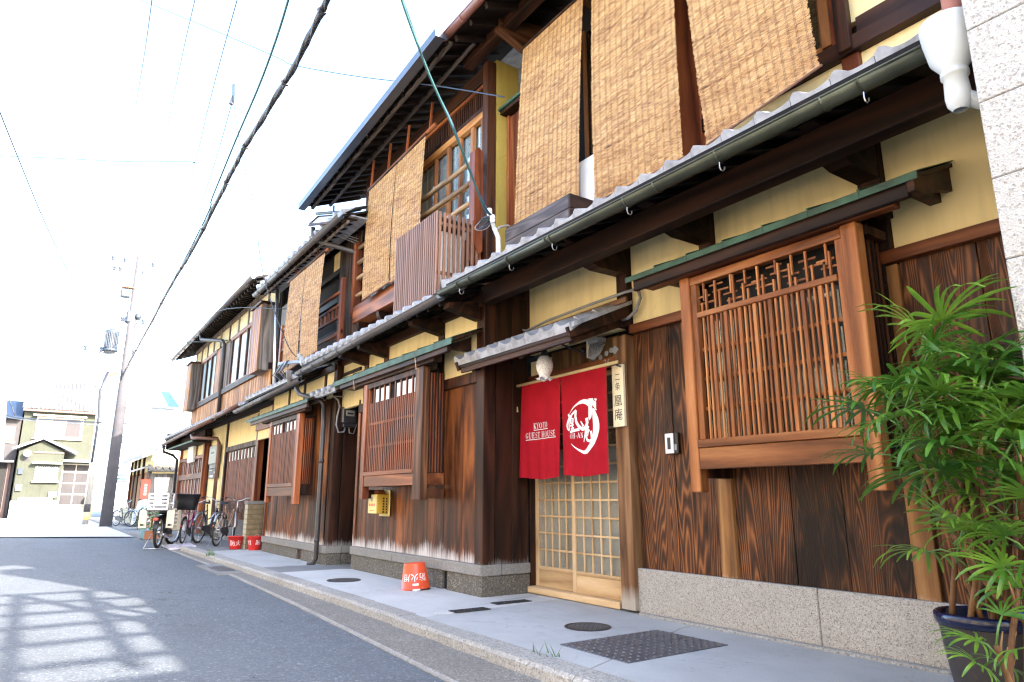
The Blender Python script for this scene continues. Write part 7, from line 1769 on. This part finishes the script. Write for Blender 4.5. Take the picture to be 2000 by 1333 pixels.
# ---------------------------------------------------------------- potted palms
def leaf_mesh(seed, n, Lf, spread):
    r_ = random.Random(seed); m = M()
    for i in range(n):
        a = R(-spread + 2 * spread * i / (n - 1)) + r_.uniform(-.06, .06)
        L = Lf * (1 - .22 * abs(i - (n - 1) / 2) / ((n - 1) / 2)) * r_.uniform(.88, 1.08); W = Lf * r_.uniform(.026, .037)
        droop = r_.uniform(.2, .95); k = 7
        d = Vector((math.cos(a), math.sin(a), 0)); s = Vector((-math.sin(a), math.cos(a), 0)); o = len(m.v); p = Vector((0, 0, 0)); el = r_.uniform(.05, .22)
        for q in range(k + 1):
            t = q / k
            w = W * min(1, .3 + t * 2.6) * (1 if t < .72 else .82 if t < .9 else .30)
            if q == 0: w = W * .22
            ang = el - droop * 1.5 * t * t
            if q: p = p + (d * math.cos(ang) + Vector((0, 0, 1)) * math.sin(ang)) * (L / k)
            up = Vector((0, 0, 1)) * math.cos(ang) - d * math.sin(ang)
            m.v += [tuple(p + s * w + up * w * .30), tuple(p), tuple(p - s * w + up * w * .30)]
        for q in range(k):
            e = o + 3 * q; m.f += [(e, e + 1, e + 4, e + 3), (e + 1, e + 2, e + 5, e + 4)]
    me = bpy.data.meshes.new('leaf'); me.from_pydata(m.v, [], m.f); me.update(); me.materials.append(MT['leaf']); me.polygons.foreach_set('use_smooth', [True] * len(me.polygons))
    return me
LM = [leaf_mesh(11, 13, .30, 110), leaf_mesh(12, 17, .33, 122), leaf_mesh(13, 11, .27, 96), leaf_mesh(14, 15, .31, 112), leaf_mesh(15, 10, .23, 90), leaf_mesh(16, 18, .32, 124)]
def palm(name, label, base, pot_fn, stems, seed):
    r_ = random.Random(seed); t = thing(name, label, 'potted palm', base)
    pot_fn(t)
    for (bx_, by, tip, nl, sc) in stems:
        p0 = Vector((base[0] + bx_, base[1] + by, base[2] + .41 * (1 if name == 'potted_palm' else .5))); p1 = Vector(tip)
        mid = p0.lerp(p1, .5) + Vector((r_.uniform(-.03, .03), r_.uniform(-.03, .03), 0))
        pts = smooth([p0, mid, p1], 6)
        put('stem', M().tube(pts, .013, 8, True, .009), 'stem', t, True)
        nn = M()
        for q in range(2, len(pts) - 1, 2):                       # fibrous leaf bases on the cane
            a = r_.uniform(0, 6.28); d = Vector((math.cos(a), math.sin(a), 0)); nn.tube([pts[q], pts[q] + d * .012 + Vector((0, 0, .04)), pts[q] + d * .03 + Vector((0, 0, .085))], .006, 5, True, .002)
        put('leaf_sheath', nn, 'stem', t, True, kind='stuff')
        a0 = r_.uniform(0, 6.28)
        for k in range(nl):
            az = a0 + k * 2.4 + r_.uniform(-.3, .3); up = R(r_.uniform(5, 62) if k else 66)
            s0 = p1 - Vector((0, 0, .05 * k * sc)); d = Vector((math.cos(az) * math.cos(up), math.sin(az) * math.cos(up), math.sin(up)))
            Lp = r_.uniform(.11, .24) * sc; hub = s0 + d * Lp + Vector((0, 0, -.012))
            put('petiole', M().tube([s0, s0 + d * Lp * .5 + Vector((0, 0, .008)), hub], .0042, 6, True, .003), 'petiole', t, True)
            lf = bpy.data.objects.new('leaf', LM[r_.randrange(len(LM))]); COL.objects.link(lf); lf.parent = t
            lf.location = hub - Vector(base)
            pitch = up * .75 - R(r_.uniform(5, 25))
            lf.rotation_euler = (Matrix.Rotation(az, 3, 'Z') @ Matrix.Rotation(-pitch, 3, 'Y') @ Matrix.Rotation(r_.uniform(-.4, .4), 3, 'X')).to_euler()
            lf.scale = (sc * r_.uniform(.85, 1.12),) * 3
    return t
def big_pot(t):
    put('pot', M().lathe([(.001, .0), (.135, .0), (.14, .01), (.155, .11), (.172, .23), (.186, .34), (.195, .425)], t.location, 40), 'pot', t, True)
    put('rim', M().lathe([(.194, .425), (.207, .432), (.212, .45), (.210, .472), (.200, .480), (.188, .472), (.184, .42)], t.location, 40), 'navy_glaze', t, True)
    sm = M(); sm.lathe([(.001, .422), (.09, .425), (.186, .418)], t.location, 24); put('mulch', sm, 'soil', t)
    gr = M()
    for _ in range(420):
        a, q = r9.uniform(0, 6.28), .18 * math.sqrt(r9.random()); s = r9.uniform(.004, .009)
        gr.cbox((t.location.x + q * math.cos(a), t.location.y + q * math.sin(a), .426 + t.location.z), (s * 2, s * 1.4, s), Matrix.Rotation(r9.uniform(0, 3), 3, 'Z'), s * .3)
    put('gravel', gr, 'soil', t, kind='stuff')
r9 = random.Random(9)
PB = (-1.455, 3.545, .08)
st_ = []
tips = [(-1.379,3.214,1.677), (-1.405,3.034,1.493), (-1.433,2.965,1.382), (-1.34,3.272,1.494), (-1.175,3.082,1.396), (-1.148,3.253,1.427), (-1.357,3.313,1.199), (-1.204,3.202,1.128), (-1.337,3.044,0.909), (-1.171,3.222,0.979), (-1.301,3.585,1.623), (-1.078,3.081,1.21), (-1.27,3.299,1.544)]
nls = [7, 6, 6, 5, 6, 5, 4, 4, 4, 4, 4, 4, 5]; scs = [1.0, 1.0, .95, 1.0, 1.05, 1.0, .9, .95, .72, .8, .95, .9, 1.0]
for k, (tp, nl, sc) in enumerate(zip(tips, nls, scs)):
    a = k * 2.4; q = .04 + .009 * k; st_.append((q * math.cos(a), q * math.sin(a), tp, nl, sc))
palm('potted_palm', 'large fan palm in a dark pot with a navy glazed rim at the right edge', PB, big_pot, st_, 21)
def small_pot(t):
    put('pot', M().lathe([(.001, .0), (.075, .0), (.10, .20), (.112, .205), (.112, .235), (.10, .235), (.09, .20), (.001, .20)], t.location, 28), plain('dark_teal_pot', (.02, .05, .06), .3), t, True)
P2 = tuple(Vector((-1.144,2.862,0.401)) * 1.0)
P2 = (P2[0], P2[1], .08)
palm('small_potted_palm', 'smaller fan palm in a dark teal pot in front of the large one', P2, small_pot, [(.02, .0, (-1.126,2.767,0.562), 5, .62), (-.02, .02, (-1.082,2.903,0.741), 3, .7), (.03, .02, (-1.028,2.91,0.917), 3, .7)], 33)
